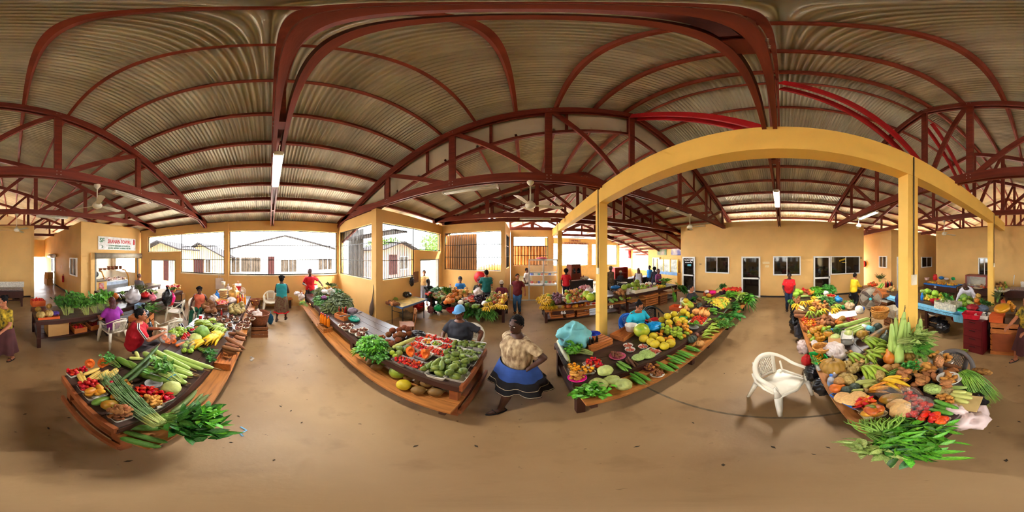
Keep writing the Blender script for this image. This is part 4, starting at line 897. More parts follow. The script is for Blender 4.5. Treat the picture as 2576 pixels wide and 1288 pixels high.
def bunch(label,base,tip,width,n,ll,lw,mat='mid',z=None,zb=0.0,zt=.0,lift=.1,stems=14,sfrac=.45,name='leaf_bunch',group=None,split=False,seed=1,smat=None,droop=.0,band=False,cat='leafy greens',up=.6,spread=1.0):
 """base/tip: pixels on height z (zb, zt extra) or Vectors"""
 a=base if isinstance(base,Vector)else P(base[0],base[1],z+zb);b=tip if isinstance(tip,Vector)else P(tip[0],tip[1],z+zt)
 rg=random.Random(seed*7+1);e=thing(name,label,cat,a,0,group);ax=b-a;L=ax.length;d=ax.normalized();sd=d.cross(Vector((0,0,1)))
 sd=sd.normalized()if sd.length>.05 else Vector((1,0,0));upv=sd.cross(d).normalized()
 st=MB();tips=[]
 for i in range(stems):
  u=rg.uniform(-1,1)*width/2;v=rg.random()*lift;t=rg.uniform(.55,1)
  p0=sd*(u*.25)+upv*(v*.3+.008);p1=d*(L*sfrac)+sd*(u*.45)+upv*(v*.7+.015);p2=d*(L*t)+sd*u*spread+upv*v-Vector((0,0,droop*t*t))
  st.tube([p0,(p0+p1)/2+upv*.006,p1,p2],[.0045,.004,.0035,.002],4,cap=False);tips.append((p1,p2))
 st.obj('stems',smat or STG,e)
 mats=[];mb=MB();vs=[];fs=[]
 for i in range(n):
  p1,p2=rg.choice(tips)if tips else(Vector(),d*L);t=rg.uniform(.05,1.05);p=p1 .lerp(p2,t)+sd*rg.gauss(0,width*.07)+upv*rg.uniform(0,lift*.35)
  dr=(d*rg.uniform(.1,1)+sd*rg.uniform(-1,1)*.9+upv*rg.uniform(-.15,up)).normalized();s=ll*rg.uniform(.6,1.15);w=lw*rg.uniform(.7,1.2)
  q=dr.to_track_quat('X','Z').to_matrix()@Euler((rg.uniform(-.9,.9),0,0)).to_matrix()
  if p.z+a.z<(z or 0)and z is not None and droop==0:p.z=(z-a.z)+.01
  if split:mk('leaf',leafmesh(mat),e,p,q.to_euler(),(s,w,s*.8))
  else:
   R=np.array(q);V=(LEAFV*np.array([s,w,s*.8]))@R.T+np.array(p);o=len(vs);vs+=V.tolist();fs+=[tuple(k+o for k in f)for f in LEAFF]
 if not split and vs:mb.add(vs,fs,True);mb.obj('leaves',LG[mat],e)
 if band:q=MB();c=d*(L*sfrac*.8)+upv*.03;q.tube([c+(sd*math.cos(t)*width*.2+upv*math.sin(t)*.035)for t in[i*6.2832/14 for i in range(15)]],.006,5,cap=False);q.obj('tie_band',BAND,e)
 return e
def strands(label,base,tip,width,n,z,mat,r=.004,name='chive_bundle',lift=.05,zb=0,zt=0,hang=0.0,bmat=None,bfrac=.0,seed=3,cat='chives',curl=.02,group=None):
 a=base if isinstance(base,Vector)else P(base[0],base[1],z+zb);b=tip if isinstance(tip,Vector)else P(tip[0],tip[1],z+zt);rg=random.Random(seed);e=thing(name,label,cat,a,0,group)
 ax=b-a;L=ax.length;d=ax.normalized();sd=d.cross(Vector((0,0,1))).normalized();up=Vector((0,0,1));m=MB();m2=MB()
 for i in range(n):
  u=rg.uniform(-1,1);v=rg.random();pts=[];l=L*rg.uniform(.82,1.1)
  for k in range(6):
   t=k/5;w=width*(.3+.7*t**.8)*.5
   pts.append(d*(l*t)+sd*(u*w+math.sin(t*3+i)*curl)+up*(v*lift*(.5+.5*math.sin(math.pi*min(1,t+.2)))+.006-hang*t*t))
  m.tube(pts,[r,r,r,r*.9,r*.7,r*.25],4,cap=False)
  if bmat and bfrac:m2 .tube([pts[0],pts[0].lerp(pts[1],bfrac*5)],r*1.5,5)
 m.obj('strands',mat,e)
 if m2 .v:m2 .obj('bulbs',bmat,e)
 return e
def hand_of(label,px,py,z,n,L,mat,yaw,group=None,ex=0.0,name='banana_bunch',th=.2,fan=1.5,tiltz=.35):
 """hand of bananas: crown at the pixel, fruits fanning towards yaw"""
 c=px if isinstance(px,Vector)else P(px,py,z+ex+.04);e=thing(name,label,'bananas',c,yaw,group)
 m=MB();m.tube([(-.02,-.03,.03),(0,0,.035),(-.02,.03,.03)],[.014,.02,.014],6);m.obj('crown',STEMB,e)
 for i in range(n):
  row=i%2;t=(i/(n-1)-.5)if n>1 else 0;a=t*fan;d=Vector((math.cos(a),math.sin(a),-tiltz+.25*row)).normalized();l=L*RG.uniform(.9,1.08)
  q=d.to_track_quat('X','Z').to_matrix()@Euler((math.pi,0,0)).to_matrix()
  mk('banana',proto('banana',mat),e,d*(l*.5)+Vector((0,0,.01+.03*row+l*.06)),q.to_euler(),(l,l*th,l*th))
 return e
def heap(label,c,r,n,ll,lw,mat,seed=1,name='leaf_heap',cat='leafy greens',group=None):
 """dome of leaves: c base centre, r (rx, ry, height)"""
 rg=random.Random(seed);e=thing(name,label,cat,c,0,group);co=MB();co.ell((0,0,0),(r[0]*.86,r[1]*.86,r[2]*.8),16,10);co.v=[(x,y,max(z,0))for x,y,z in co.v];co.obj('inner_leaves',LG[mat],e);vs=[];fs=[]
 for i in range(n):
  a=rg.uniform(0,6.2832);u=math.sqrt(rg.random());p=Vector((math.cos(a)*u*r[0],math.sin(a)*u*r[1],r[2]*math.sqrt(max(0,1-u*u))*rg.uniform(.8,1.08)+.01));d=Vector((math.cos(a)+rg.uniform(-.9,.9),math.sin(a)+rg.uniform(-.9,.9),rg.uniform(-.9,.5)-.2*u)).normalized()
  q=d.to_track_quat('X','Z').to_matrix()@Euler((rg.uniform(-.7,.7),0,0)).to_matrix();s=ll*rg.uniform(.6,1.2);V=(LEAFV*np.array([s,lw*rg.uniform(.7,1.2),s*.8]))@np.array(q).T+np.array(p);o=len(vs);vs+=V.tolist();fs+=[tuple(k+o for k in f)for f in LEAFF]
 MB().add(vs,fs,True).obj('leaves',LG[mat],e);return e
# ---- p4_people
def skin(k):return{'dark':M('skin_dark',(72,42,30),.5,.12,5,sss=.05),'brown':M('skin_brown',(112,66,44),.5,.12,5,sss=.05),'tan':M('skin_tan',(164,100,66),.5,.1,5,sss=.05)}[k]
HAIR=M('hair_black',(18,15,15),.8,.3,30,bump=.4,bs=60,spec=.15);HAIRR=M('hair_auburn',(72,26,26),.5,.4,20,bump=.4,bs=50)
EYEW=M('eye_white',(226,220,210),.3,.02);EYEB=M('eye_dark',(24,16,12),.2,.02);LIP=M('lip',(120,50,46),.45,.1);SOLE=M('sandal_black',(22,18,18),.5,.2)
def ik(s,t,a,b,pole):
 s=Vector(s);t=Vector(t);d=t-s;L=min(d.length,(a+b)*.995);d.normalize();t=s+d*L
 x=(a*a-b*b+L*L)/(2*L);hgt=math.sqrt(max(0,a*a-x*x));p=Vector(pole);p=(p-d*p.dot(d));p.normalize();return s+d*x+p*hgt,t
def remesh(mb,name,mat,parent,vox,post=None,it=3):
 o=mb.obj(name,mat,parent);m=o.modifiers.new('r','REMESH');m.mode='VOXEL';m.voxel_size=vox;s=o.modifiers.new('s','SMOOTH');s.factor=.5;s.iterations=it
 if post:o['post']=post
 return o
def person(label,loc,yaw,h=1.65,sit=False,sk='brown',top=('t',(200,30,30),'s'),bot=('pants',(40,44,60)),hair='short',hat=None,R=None,L=None,lean=(0,0),hy=0,hp=0,fat=1.0,vox=.014,feet=None,sz=.46,hairm=None,knees=None,pole=None,glasses=False,bust=False,stripe=None,headless=False,shoes=True,bulk=1.0):
 e=thing('person',label,'person',loc,yaw);k=h/1.65;V=Vector;S=skin(sk);bm=MB();nz_=vox<.012
 pel=V((0,0,sz+.1))if sit else V((0,0,.86*k));tx=V((lean[0],lean[1],1)).normalized();nk=pel+tx*(.52*k)
 prof=[(-.16,.12,.1),(-.04,.165,.125),(.12,.16,.125),(.32,.145*fat,.115*fat),(.55,.155*fat,.12*fat),(.76,.172,.122),(.88,.172,.105),(.95,.14,.085),(.99,.095,.07),(1.05,.058,.06)]
 def torso(mb,inf,f0,f1,wid=1.0):
  q=[p for p in prof if f0<=p[0]<=f1];mb.tube([pel+tx*(.52*k*p[0])for p in q],[((p[1]*k*wid+inf)*(bulk if p[0]<.7 else 1+(bulk-1)*.3),(p[2]*k*wid+inf)*(1+(bulk-1)*.7))for p in q],18,up=(0,1,0))
  if bust and f1>.7:
   for s in(-1,1):c=pel+tx*(.34*k)+V((s*.075*k,.075*k*fat,0));mb.ell(c,(.075*k+inf,.07*k+inf,.075*k+inf),12,8)
 torso(bm,0,-1,2)
 hq=Euler((hp,0,hy)).to_matrix();hc=nk+tx*(.03*k)+hq@V((0,.015*k,.13*k))
 bm.tube([nk-tx*.05,nk+tx*.02,hc-hq@V((0,.015,.05*k))],[.062*k,.054*k,.056*k],12);H=lambda x,y,z:hc+hq@V((x*k,y*k,z*k))
 bm.ell(hc+hq@V((0,-.008,.015*k)),(.078*k,.098*k,.105*k),18,14,hq);bm.ell(H(0,.024,-.052),(.058*k,.066*k,.062*k),14,10,hq);bm.ell(H(0,.062,-.088),(.026*k,.024*k,.02*k),10,6,hq)
 bm.tube([H(0,.09,.01),H(0,.104,-.015),H(0,.112,-.03)],[.009*k,.012*k,.016*k],8);bm.ell(H(0,.102,-.034),(.021*k,.013*k,.011*k),8,6,hq);bm.ell(H(0,.088,-.062),(.026*k,.014*k,.012*k),10,6,hq);bm.ell(H(0,.082,.028),(.052*k,.014*k,.012*k),10,6,hq)
 for s in(-1,1):bm.ell(H(s*.081,-.008,-.01),(.011*k,.022*k,.032*k),8,8,hq)
 A,B=.285*k,.25*k;sh={};sl=MB();tops=MB();lr={}
 for nm,s,tg in(('R',1,R),('L',-1,L)):
  s0=nk-tx*(.045*k)+V((s*.158*k,0,-.012*k));tg=V(tg)if tg is not None else s0+V((s*.07,.05,-.5*k));pl_=(pole or{}).get(nm,(s*.5,-1,-.2));el,wr=ik(s0,tg,A,B,pl_);sh[nm]=(s0,el,wr)
  bm.ell(s0,(.05*k,)*3,12,8);bm.tube([s0,s0 .lerp(el,.35),el],[.05*k,.05*k*fat**.4,.04*k],12);bm.ell(el,(.041*k,)*3,10,6);bm.tube([el,el.lerp(wr,.3),wr],[.04*k,.042*k,.026*k],12)
  d=(wr-el).normalized();up=V((0,0,1))if abs(d.z)<.8 else V((0,1,0));sd=d.cross(up).normalized();nn=sd.cross(d)
  pc=wr+d*(.045*k);rot=Matrix(((d.x,sd.x,nn.x),(d.y,sd.y,nn.y),(d.z,sd.z,nn.z)));bm.ell(pc,(.055*k,.042*k,.018*k),12,8,rot);bm.tube([wr-d*.01,wr+d*.03],[.027*k,.03*k],10)
  fl=(.062,.072,.068,.052)
  for i in range(4):
   b0=wr+d*(.08*k)+sd*((-.03+.02*i)*k);m1=b0+d*(fl[i]*.5*k)-nn*(.008*k);m2=m1+d*(fl[i]*.4*k)-nn*(.026*k);bm.tube([b0-d*.02,b0,m1,m2],[.0098*k,.0098*k,.009*k,.007*k],8)
  b0=wr+d*(.025*k)-sd*(.03*k*s);m1=b0+d*(.035*k)-sd*(.03*k*s)-nn*.008;m2=m1+d*(.03*k)-sd*(.005*k*s)-nn*.012;bm.tube([b0,m1,m2],[.013*k,.0105*k,.008*k],8)
 hips={s:pel+V((s*.09*k,0,-.04*k))for s in(-1,1)};legs={}
 for s in(-1,1):
  if feet is not None:an=V(feet[0 if s<0 else 1])+V((0,0,.07*k))
  else:an=V((s*.13,.5,.07))if sit else V((s*.09*k,0.0,.07*k))
  hp_=hips[s]
  if knees is not None:kn=V(knees[0 if s<0 else 1])
  elif sit:kn=V((s*.14,.44,sz+.06))
  else:kn,an=ik(hp_,an,.41*k,.40*k,(0,1,.1))
  legs[s]=(hp_,kn,an);bm.tube([hp_,hp_.lerp(kn,.4),kn],[.088*k*fat**.5,.078*k*fat**.5,.054*k],12);bm.ell(kn,(.055*k,)*3,10,7);bm.tube([kn,kn.lerp(an,.3),kn.lerp(an,.75),an],[.052*k,.058*k,.038*k,.034*k],12)
  fd=V((0,1,0));bm.ell(an+V((0,.05*k,-.035*k)),(.04*k,.11*k,.033*k),12,8);bm.ell(an+V((0,-.03*k,-.025*k)),(.034*k,.04*k,.042*k),10,8)
  for i in range(5):bm.ell(an+V(((-.028+.014*i)*k,(.15-.008*abs(i-(1 if s>0 else 3)))*k,-.05*k)),(.008*k,.018*k,.009*k),6,5)
 bo=remesh(bm,'body',S,e,vox)
 tk,tc,sleeve=top;tm=tc if not isinstance(tc,tuple)else M('shirt_%d_%d_%d'%tc,tc,.8,.14,7,bump=.12,bs=14)
 tops=MB();torso(tops,.023,-.2,.992,1.02)
 for nm in 'RL':
  s0,el,wr=sh[nm]
  if sleeve=='n':continue
  tops.ell(s0-V((0,0,.012*k)),(.068*k,)*3,12,8);q=el if sleeve=='l' else s0 .lerp(el,.78);tops.tube([s0,s0 .lerp(q,.5),q],[.062*k,.064*k*fat**.3,.066*k],14)
  if sleeve=='l':tops.ell(el,(.056*k,)*3,10,8);tops.tube([el,wr],[.056*k,.04*k],12)
 remesh(tops,'shirt',tm,e,max(vox,.011),(.011,11,3),4)
 bk,bc=bot[0],bot[1];bmt=bc if not isinstance(bc,tuple)else M('cloth_%d_%d_%d'%bc,bc,.85,.15,6,bump=.1,bs=16)
 if bk in('pants','shorts'):
  q=MB();torso(q,.012,-.2,.13)
  for s in(-1,1):
   hp_,kn,an=legs[s];q.tube([hp_,hp_.lerp(kn,.5),kn],[.102*k*fat**.5,.088*k*fat**.5,.068*k],12)
   if bk=='pants':q.ell(kn,(.068*k,)*3,10,7);q.tube([kn,kn.lerp(an,.4),an+V((0,0,.0))],[.067*k,.07*k,.055*k],12)
  remesh(q,'trousers',bmt,e,max(vox,.012),(.008,14,5))
 else:
  hem=bot[2];fl_=bot[3]if len(bot)>3 else 1.25;n=48;rings=12;vs=[];z1=pel.z+.08;c1=(legs[-1][2]+legs[1][2])/2;c1=V((c1 .x,c1 .y,0));spread=(legs[1][2]-legs[-1][2]);
  sw=bot[4]if len(bot)>4 else(0,0)
  for i in range(rings+1):
   t=i/rings;z=z1+(hem-z1)*t;rx=(.17*fat*bulk+.02)*(1+(fl_-1)*t**.9)*k;ry=(.135*fat+.02)*(1+(fl_*1.12-1)*t**.9)*k;cx=c1 .x*t*.6+sw[0]*t*t;cy=c1 .y*t*.6+sw[1]*t*t
   for j in range(n):
    a=2*math.pi*j/n;w=1+.09*t*math.sin(7*a+1.3)+.05*t*math.sin(13*a);vs.append((cx+math.cos(a)*rx*w,cy+math.sin(a)*ry*w,z+.03*t*math.sin(5*a+2)*(1 if fl_>1.4 else .2)))
  fs=[(i*n+j,i*n+(j+1)%n,(i+1)*n+(j+1)%n,(i+1)*n+j)for i in range(rings)for j in range(n)];m=MB().add(vs,fs,True);so=m.obj('skirt',bmt,e)
  if len(bot)>5:
   for(r0,r1,mm)in bot[5]:
    tv=[];
    for i in(r0,r1):
     i0=int(i);f=i-i0
     for j in range(n):
      a_=V(vs[i0*n+j]);b_=V(vs[min(i0+1,rings)*n+j]);p_=a_.lerp(b_,f);ctr=V((0,0,p_.z));tv.append(p_+V((p_.x,p_.y,0)).normalized()*.004)
    MB().add(tv,[(j,(j+1)%n,(j+1)%n+n,j+n)for j in range(n)],True).obj('skirt_trim',mm,so)
 hm=hairm or HAIR;q=MB()
 if hair!='none':q.ell(hc+hq@V((0,-.022*k,.03*k)),(.086*k,.1*k,.104*k),18,12,hq);q.ell(H(0,-.045,-.01),(.078*k,.066*k,.075*k),14,10,hq)
 if hair=='bun':q.ell(H(0,-.125,.05),(.045*k,)*3,12,9)
 if hair=='topbun':q.ell(H(0,-.06,.13),(.04*k,)*3,12,9)
 if hair=='pony':q.tube([H(0,-.11,.02),H(0,-.15,-.06),H(0,-.13,-.2)],[.03*k,.035*k,.012*k],10)
 if hair=='long':q.tube([H(0,-.05,.0),H(0,-.085,-.14),H(0,-.1,-.32),H(0,-.11,-.42)],[(.085*k,.06*k),(.095*k,.045*k),(.085*k,.035*k),(.04*k,.02*k)],12,up=(0,1,0))
 if hair=='puff':q.ell(H(0,-.03,.04),(.12*k,.12*k,.12*k),16,12)
 if hair=='dreads':
  rg=random.Random(5)
  for i in range(30):a=rg.uniform(0,6.28);b_=rg.uniform(.2,1.3);d_=V((math.cos(a)*math.sin(b_),-abs(math.sin(a))*math.sin(b_)*.9,math.cos(b_)));q.tube([H(d_.x*.08,d_.y*.09-.02,.03+d_.z*.09),H(d_.x*.12,d_.y*.13-.02,.02+d_.z*.12),H(d_.x*.135,d_.y*.15-.02,d_.z*.1-.02)],[.016*k,.015*k,.008*k],6)
 if q.v:remesh(q,'hair',hm,e,max(.012,vox),(.012,45,2),1)
 for s in(-1,1):
  m=MB();m.ell(H(s*.031,.083,.006),(.0125*k,.008*k,.0055*k),10,6,hq);m.obj('eye',EYEW,e);m=MB();m.ell(H(s*.031,.0898,.006),(.0062*k,.003*k,.0056*k),8,5,hq);m.obj('pupil',EYEB,e);m=MB();m.tube([H(s*.014,.094,.028),H(s*.032,.094,.034),H(s*.05,.08,.028)],.0035*k,5);m.obj('eyebrow',HAIR,e)
 m=MB();m.tube([H(-.024,.09,-.062),H(0,.103,-.061),H(.024,.09,-.062)],[(.002,.003),(.005,.008),(.002,.003)],8);m.obj('mouth',LIP,e)
 if hat:
  m=MB();m.lathe([(.0,.098),(.05,.092),(.085,.05),(.098,.0),(.1,-.02)],22,sy=1.12);
  if hat[1]:m.add([(x,y,-.018-.12*(y-.1))for x,y in[(-.08,.07),(-.075,.15),(-.04,.19),(0,.2),(.04,.19),(.075,.15),(.08,.07)]],[(0,1,2,3,4,5,6)]);m.add([(x,y,-.022-.12*(y-.1))for x,y in[(-.08,.07),(-.075,.15),(-.04,.19),(0,.2),(.04,.19),(.075,.15),(.08,.07)]],[(6,5,4,3,2,1,0)])
  m.xf(Matrix.Translation(hc+hq@V((0,-.014*k,.062*k)))@hq.to_4x4()@Matrix.Scale(k,4));m.obj('cap',hat[0],e)
 if glasses:
  m=MB()
  for s in(-1,1):m.tube([H(s*.033+math.cos(a)*.026,.098,.004+math.sin(a)*.019)for a in[i*6.2832/14 for i in range(15)]],.0022,4,cap=False);m.tube([H(s*.058,.095,.006),H(s*.08,.0,.01)],.0022,4)
  m.tube([H(-.008,.1,.008),H(.008,.1,.008)],.0022,4);m.obj('glasses',BLACKIRON,e)
 if stripe:
  for nm in stripe:
   s0,el,wr=sh[nm];sd=1 if nm=='R' else-1;q_=s0 .lerp(el,.76);
   for j,mm in enumerate((WHITE,M('stripe_navy',(20,24,50),.7),WHITE)):m=MB();o_=V((0,-.016+.016*j,0));m.tube([s0+V((-sd*.06,0,.085*k))+o_,s0+V((sd*.03,0,.078*k))+o_,s0+V((sd*.072*k,0,.03))+o_,q_+V((sd*.072*k,0,0))+o_],[(.008,.0045)]*4,5);m.obj('sleeve_stripe',mm,e)
 if shoes:
  for s in(-1,1):
   an=legs[s][2];m=MB();m.ell(an+V((0,.045*k,-.068*k)),(.048*k,.135*k,.014*k),14,6);m.tube([an+V((-.045*k,.07*k,-.055*k)),an+V((-.02*k,.08*k,-.005*k)),an+V((.02*k,.08*k,-.005*k)),an+V((.045*k,.07*k,-.055*k))],[(.02,.006)]*4,6,up=(0,1,0));m.obj('sandal',SOLE,e)
 return e
CM=lambda n,a,b,s=9,an=None:M(n,a,.85,.1,s,col2=b,aniso=an)
TRIM=M('trim_cream',(190,176,150),.8,.1);SKB=M('skirt_black',(22,22,30),.85,.2,5)
person('walking woman with hands on hips in a beige blouse and blue black skirt',(-.1,1.92,0),face(-.75,-.66),1.6,sk='dark',top=('t',CM('blouse_beige',(214,190,150),(120,92,64),22,(1,1,.35)),'s'),bot=('skirt',SKB,.4,1.75,(.05,-.08),((8.2,8.5,TRIM),(11.2,11.6,TRIM))+tuple((i,i+1,M('skirt_blue',(36,66,130),.85,.25,5))for i in range(5))),hair='short',R=(.24,.02,.93),L=(-.24,.02,.93),pole={'R':(1,-.5,0),'L':(-1,-.5,0)},fat=1.2,bulk=1.12,vox=.009,feet=((-.1,.3,0),(.12,-.3,.02)),hy=.3,hp=-.05,bust=True)
person('seated man in a light blue cap and charcoal shirt',(-1.2,2.85,0),face(.05,-1),1.72,True,'brown',('t',CM('shirt_charcoal',(54,56,66),(30,32,42),3),'s'),('pants',(34,38,56)),'short',(M('cap_lightblue',(96,160,214),.7,.1,9),True),(.2,.38,.78),(-.36,.12,.62),(0,.12),-.1,.05,1.25,.009,sz=.44,pole={'L':(-1,-.3,.1)},bulk=1.15)
person('seated man in a red shirt with striped sleeve',(-2.0,-2.22,0),face(-.7,.72),1.7,True,'tan',('t',M('shirt_crimson',(178,14,34),.8,.14,7,bump=.1,bs=14),'s'),('pants',(60,56,60)),'short',None,(.1,.5,.84),(-.16,.5,.84),(0,.22),-.2,-.05,1.2,.009,sz=.44,stripe='RL',bulk=1.1)
person('seated woman in a cyan shirt with glasses',(2.36,2.98,0),face(-.12,-1),1.58,True,'tan',('t',M('shirt_cyan',(36,186,216),.75,.1,7,bump=.1,bs=14),'s'),('pants',(30,60,90)),'topbun',None,(.2,.36,.8),(-.22,.36,.78),(0,.3),.05,-.3,1.2,.01,sz=.47,glasses=True,bust=True,bulk=1.08)
person('woman walking in a dark floral top and maroon skirt',(.18,-3.2,0),face(.6,.7),1.55,sk='tan',top=('t',CM('top_floral',(26,44,26),(206,170,40),14),'s'),bot=('skirt',M('skirt_maroon',(74,34,34),.85,.2,5),.3,1.5),hair='bun',R=(.12,.42,.95),L=(-.2,.3,.9),fat=1.15,vox=.011,feet=((-.12,-.1,0),(.13,.22,0)),hp=-.2,bust=True)
person('seated woman in a purple shirt seen from behind',(-2.3,-3.28,0),face(-.05,-1),1.6,True,'tan',('t',(134,32,138),'s'),('pants',CM('dots',(28,26,34),(200,196,200),40)),'long',None,(.25,.3,.75),(-.25,.3,.75),(0,.12),0,0,1.2,.014,sz=.43,hairm=HAIRR)
q=P(400,800,0);person('standing woman in a grey shirt beside the black bag',(-4.75,-4.95,0),face(-.9,-.2),1.58,False,'tan',('t',(112,104,108),'s'),('pants',(170,176,200)),'bun',None,(.12,.35,.95),(-.12,.35,.95),(0,.1),0,-.25,1.15,.016,hairm=M('hair_brown',(96,58,34),.55,.3,20))
person('seated woman in an orange vest with green trousers',(-5.05,-2.3,0),face(.72,.2),1.62,True,'dark',('t',(222,112,84),'n'),('pants',(26,92,66)),'dreads',None,(.25,.3,.62),(-.28,.2,.6),(0,.08),0,-.45,1.0,.014,sz=.44,feet=((-.12,1.1,.4),(.22,.6,.0)),knees=((-.1,.56,.62),(.2,.42,.5)),bust=True)
person('standing woman in a teal top and plaid skirt seen from behind',(-5.65,.42,0),face(-.95,.25),1.66,False,'dark',('t',CM('top_teal',(26,150,136),(40,130,150),2),'n'),('skirt',M('skirt_plaid',(142,126,90),.85,.35,18,col2=(96,52,44)),.32,1.25,(0,0),((11.0,11.95,M('trim_red',(206,24,34),.8)),)),'dreads',None,(.16,.3,1.0),(-.16,.3,1.0),vox=.014,bulk=1.05,feet=((-.16,-.12,0),(.12,.1,0)))
person('man in a red shirt reaching out by the barred window',(-6.9,1.75,0),face(1,-.25),1.75,False,'dark',('t',(214,24,40),'s'),('pants',(40,40,50)),'short',(M('cap_grey',(120,100,110),.7),False),(.2,.38,1.15),(-.5,.12,1.12),(0,.05),.2,vox=.016)
person('woman in a beige top walking in through the street door',(-4.55,6.35,0),face(.7,-.7),1.66,False,'brown',('t',CM('top_sand',(206,176,130),(150,120,84),14),'s'),('skirt',(92,96,116),.28,1.4),'short',None,(.28,.1,.8),(-.25,.05,.9),vox=.018,feet=((-.1,.2,0),(.1,-.2,0)))
person('seated man in black leaning on the wall beside the door',(-3.85,5.75,0),face(.9,-.3),1.68,True,'dark',('t',(24,22,26),'s'),('pants',(30,30,36)),'short',None,(.15,.4,.75),(-.15,.4,.75),(0,-.15),vox=.018,sz=.44)
person('seated man in a bright blue shirt and dark cap',(-2.95,6.95,0),face(.35,-.9),1.7,True,'brown',('t',(50,130,206),'s'),('pants',(40,40,46)),'short',(M('cap_dark',(40,36,44),.7),True),(.2,.35,.62),(-.25,.35,.66),(0,-.05),.3,vox=.018,sz=.44)
person('seated person in a camouflage shirt and maroon cap',(-2.05,6.95,0),face(.2,-1),1.62,True,'brown',('t',CM('camo_grey',(96,84,66),(40,36,34),14),'s'),('pants',(60,50,44)),'short',(M('cap_maroon',(120,30,40),.7),True),(.1,.3,.85),(-.1,.3,.85),vox=.018,sz=.44)
person('standing man in a dark green shirt seen from behind',(-1.62,6.6,0),face(-.2,1),1.76,False,'tan',('t',(24,104,100),'s'),('pants',(50,50,60)),'short',None,(.12,.25,1.1),(-.25,.12,1.0),vox=.018,hy=.7)
person('seated woman in a red plaid shirt and striped cap',(-1.0,6.75,0),face(.05,-1),1.6,True,'dark',('t',CM('plaid_red',(156,44,60),(60,20,34),30),'s'),('pants',(50,40,44)),'short',(M('cap_cream',(210,196,170),.7),True),vox=.018,sz=.42,fat=1.2,R=(.25,.35,.7),L=(-.25,.35,.7))
person('standing woman in a maroon shirt and blue jeans',(-.32,6.45,0),face(-.1,-1),1.63,False,'tan',('t',(104,22,32),'s'),('pants',M('jeans',(62,110,164),.85,.2,6)),'bun',None,(.1,-.12,1.0),(-.3,.05,.88),vox=.016,hy=.4)
q=PR(1424,700,8.3);person('person in a red shirt and dark trousers with a shoulder bag',(q.x,q.y,0),face(.2,1),1.68,False,'dark',('t',(206,20,34),'s'),('pants',(30,34,52)),'puff',None,vox=.02)
q=PR(1536,700,9.2);person('standing person in brown camouflage beside the column',(q.x,q.y,0),face(.2,-1),1.75,False,'dark',('t',CM('camo_brown',(130,104,72),(66,52,38),12),'l'),('pants',CM('camo_brown',None,None)),'short',(M('cap_camo',(120,96,64),.8),True),vox=.02)
q=PR(1561,700,10.4);person('seated person behind counter 74',(q.x,q.y,0),face(0,-1),1.62,True,'dark',('t',(44,40,50),'s'),('pants',(40,40,44)),'short',(M('cap_cream',None),False),vox=.024,sz=.5)
q=PR(1606,700,9.3);person('woman in a white sleeveless top seen from behind',(q.x,q.y,0),face(.4,.9),1.66,False,'brown',('t',(222,224,236),'n'),('pants',(40,40,60)),'long',None,(.3,.2,.85),(-.25,.1,.9),vox=.02,hairm=M('hair_brown',None))
q=PR(1634,680,11.6);person('person in a bright blue shirt by the white table',(q.x,q.y,0),face(-.9,-.1),1.66,False,'dark',('t',(30,130,210),'s'),('pants',(60,60,70)),'short',None,vox=.024)
q=PR(1646,690,10.2);person('woman with puffed black hair and patterned dress',(q.x,q.y,0),face(.3,.9),1.64,False,'dark',('t',CM('dress_grey',(86,92,120),(50,50,70),16),'s'),('skirt',CM('dress_grey',None,None),.5,1.2),'puff',None,vox=.022)
q=PR(1656,690,9.0);person('woman in a pink patterned top and navy apron',(q.x,q.y,0),face(.1,-1),1.62,False,'brown',('t',CM('top_pink',(180,80,130),(90,60,110),14),'s'),('skirt',(40,30,66),.35,1.2),'bun',None,(.3,.1,.8),(-.2,.2,.95),vox=.02,fat=1.2,hairm=HAIRR)
person('seated woman in a black shirt by the shop wall',(4.85,3.0,0),face(-.1,-1),1.6,True,'tan',('t',CM('shirt_black',(30,28,32),(70,66,70),5),'s'),('pants',(50,44,66)),'bun',None,(.2,.35,.74),(-.15,.35,.74),vox=.015,sz=.44,fat=1.15,bust=True)
e=person('man in a red printed shirt behind the greens',(6.75,-.32,0),face(-1,.0),1.68,False,'dark',('t',M('shirt_scarlet',(208,22,30),.8,.12,7),'s'),('pants',(24,40,66)),'short',None,(.22,.3,.95),(-.15,.34,.95),(0,.12),0,-.4,1.2,.015,bulk=1.12)
m=MB();m.tube([(-.13,.165,1.22),(0,.185,1.22),(.13,.165,1.22)],[(.075,.008)]*3,8,up=(0,1,0));m.obj('shirt_print',M('print_multi',(226,222,214),.7,.5,16,col2=(90,110,120)),e)
person('woman in a yellow jacket standing sideways',(6.35,-3.0,0),face(.3,-1),1.6,False,'tan',('t',M('jacket_yellow',(228,190,30),.6,.14,6),'l'),('pants',(30,28,36)),'short',None,(.1,.4,.98),(-.1,.4,.98),(0,.12),0,-.2,1.1,.016)
person('man in a white shirt bending over the vegetables',(2.35,-5.35,0),face(-.1,1),1.7,False,'dark',('t',(214,212,226),'l'),('pants',(44,40,60)),'none',None,(.3,.6,.75),(-.3,.6,.8),(0,1.1),0,-.9,1.2,.016)
q=PR(1325,680,9.3);person('attendant in a white shirt inside the glass kiosk',(q.x,q.y,0),face(.8,-.4),1.66,False,'brown',('t',(230,226,220),'s'),('pants',(70,66,60)),'short',None,vox=.024)
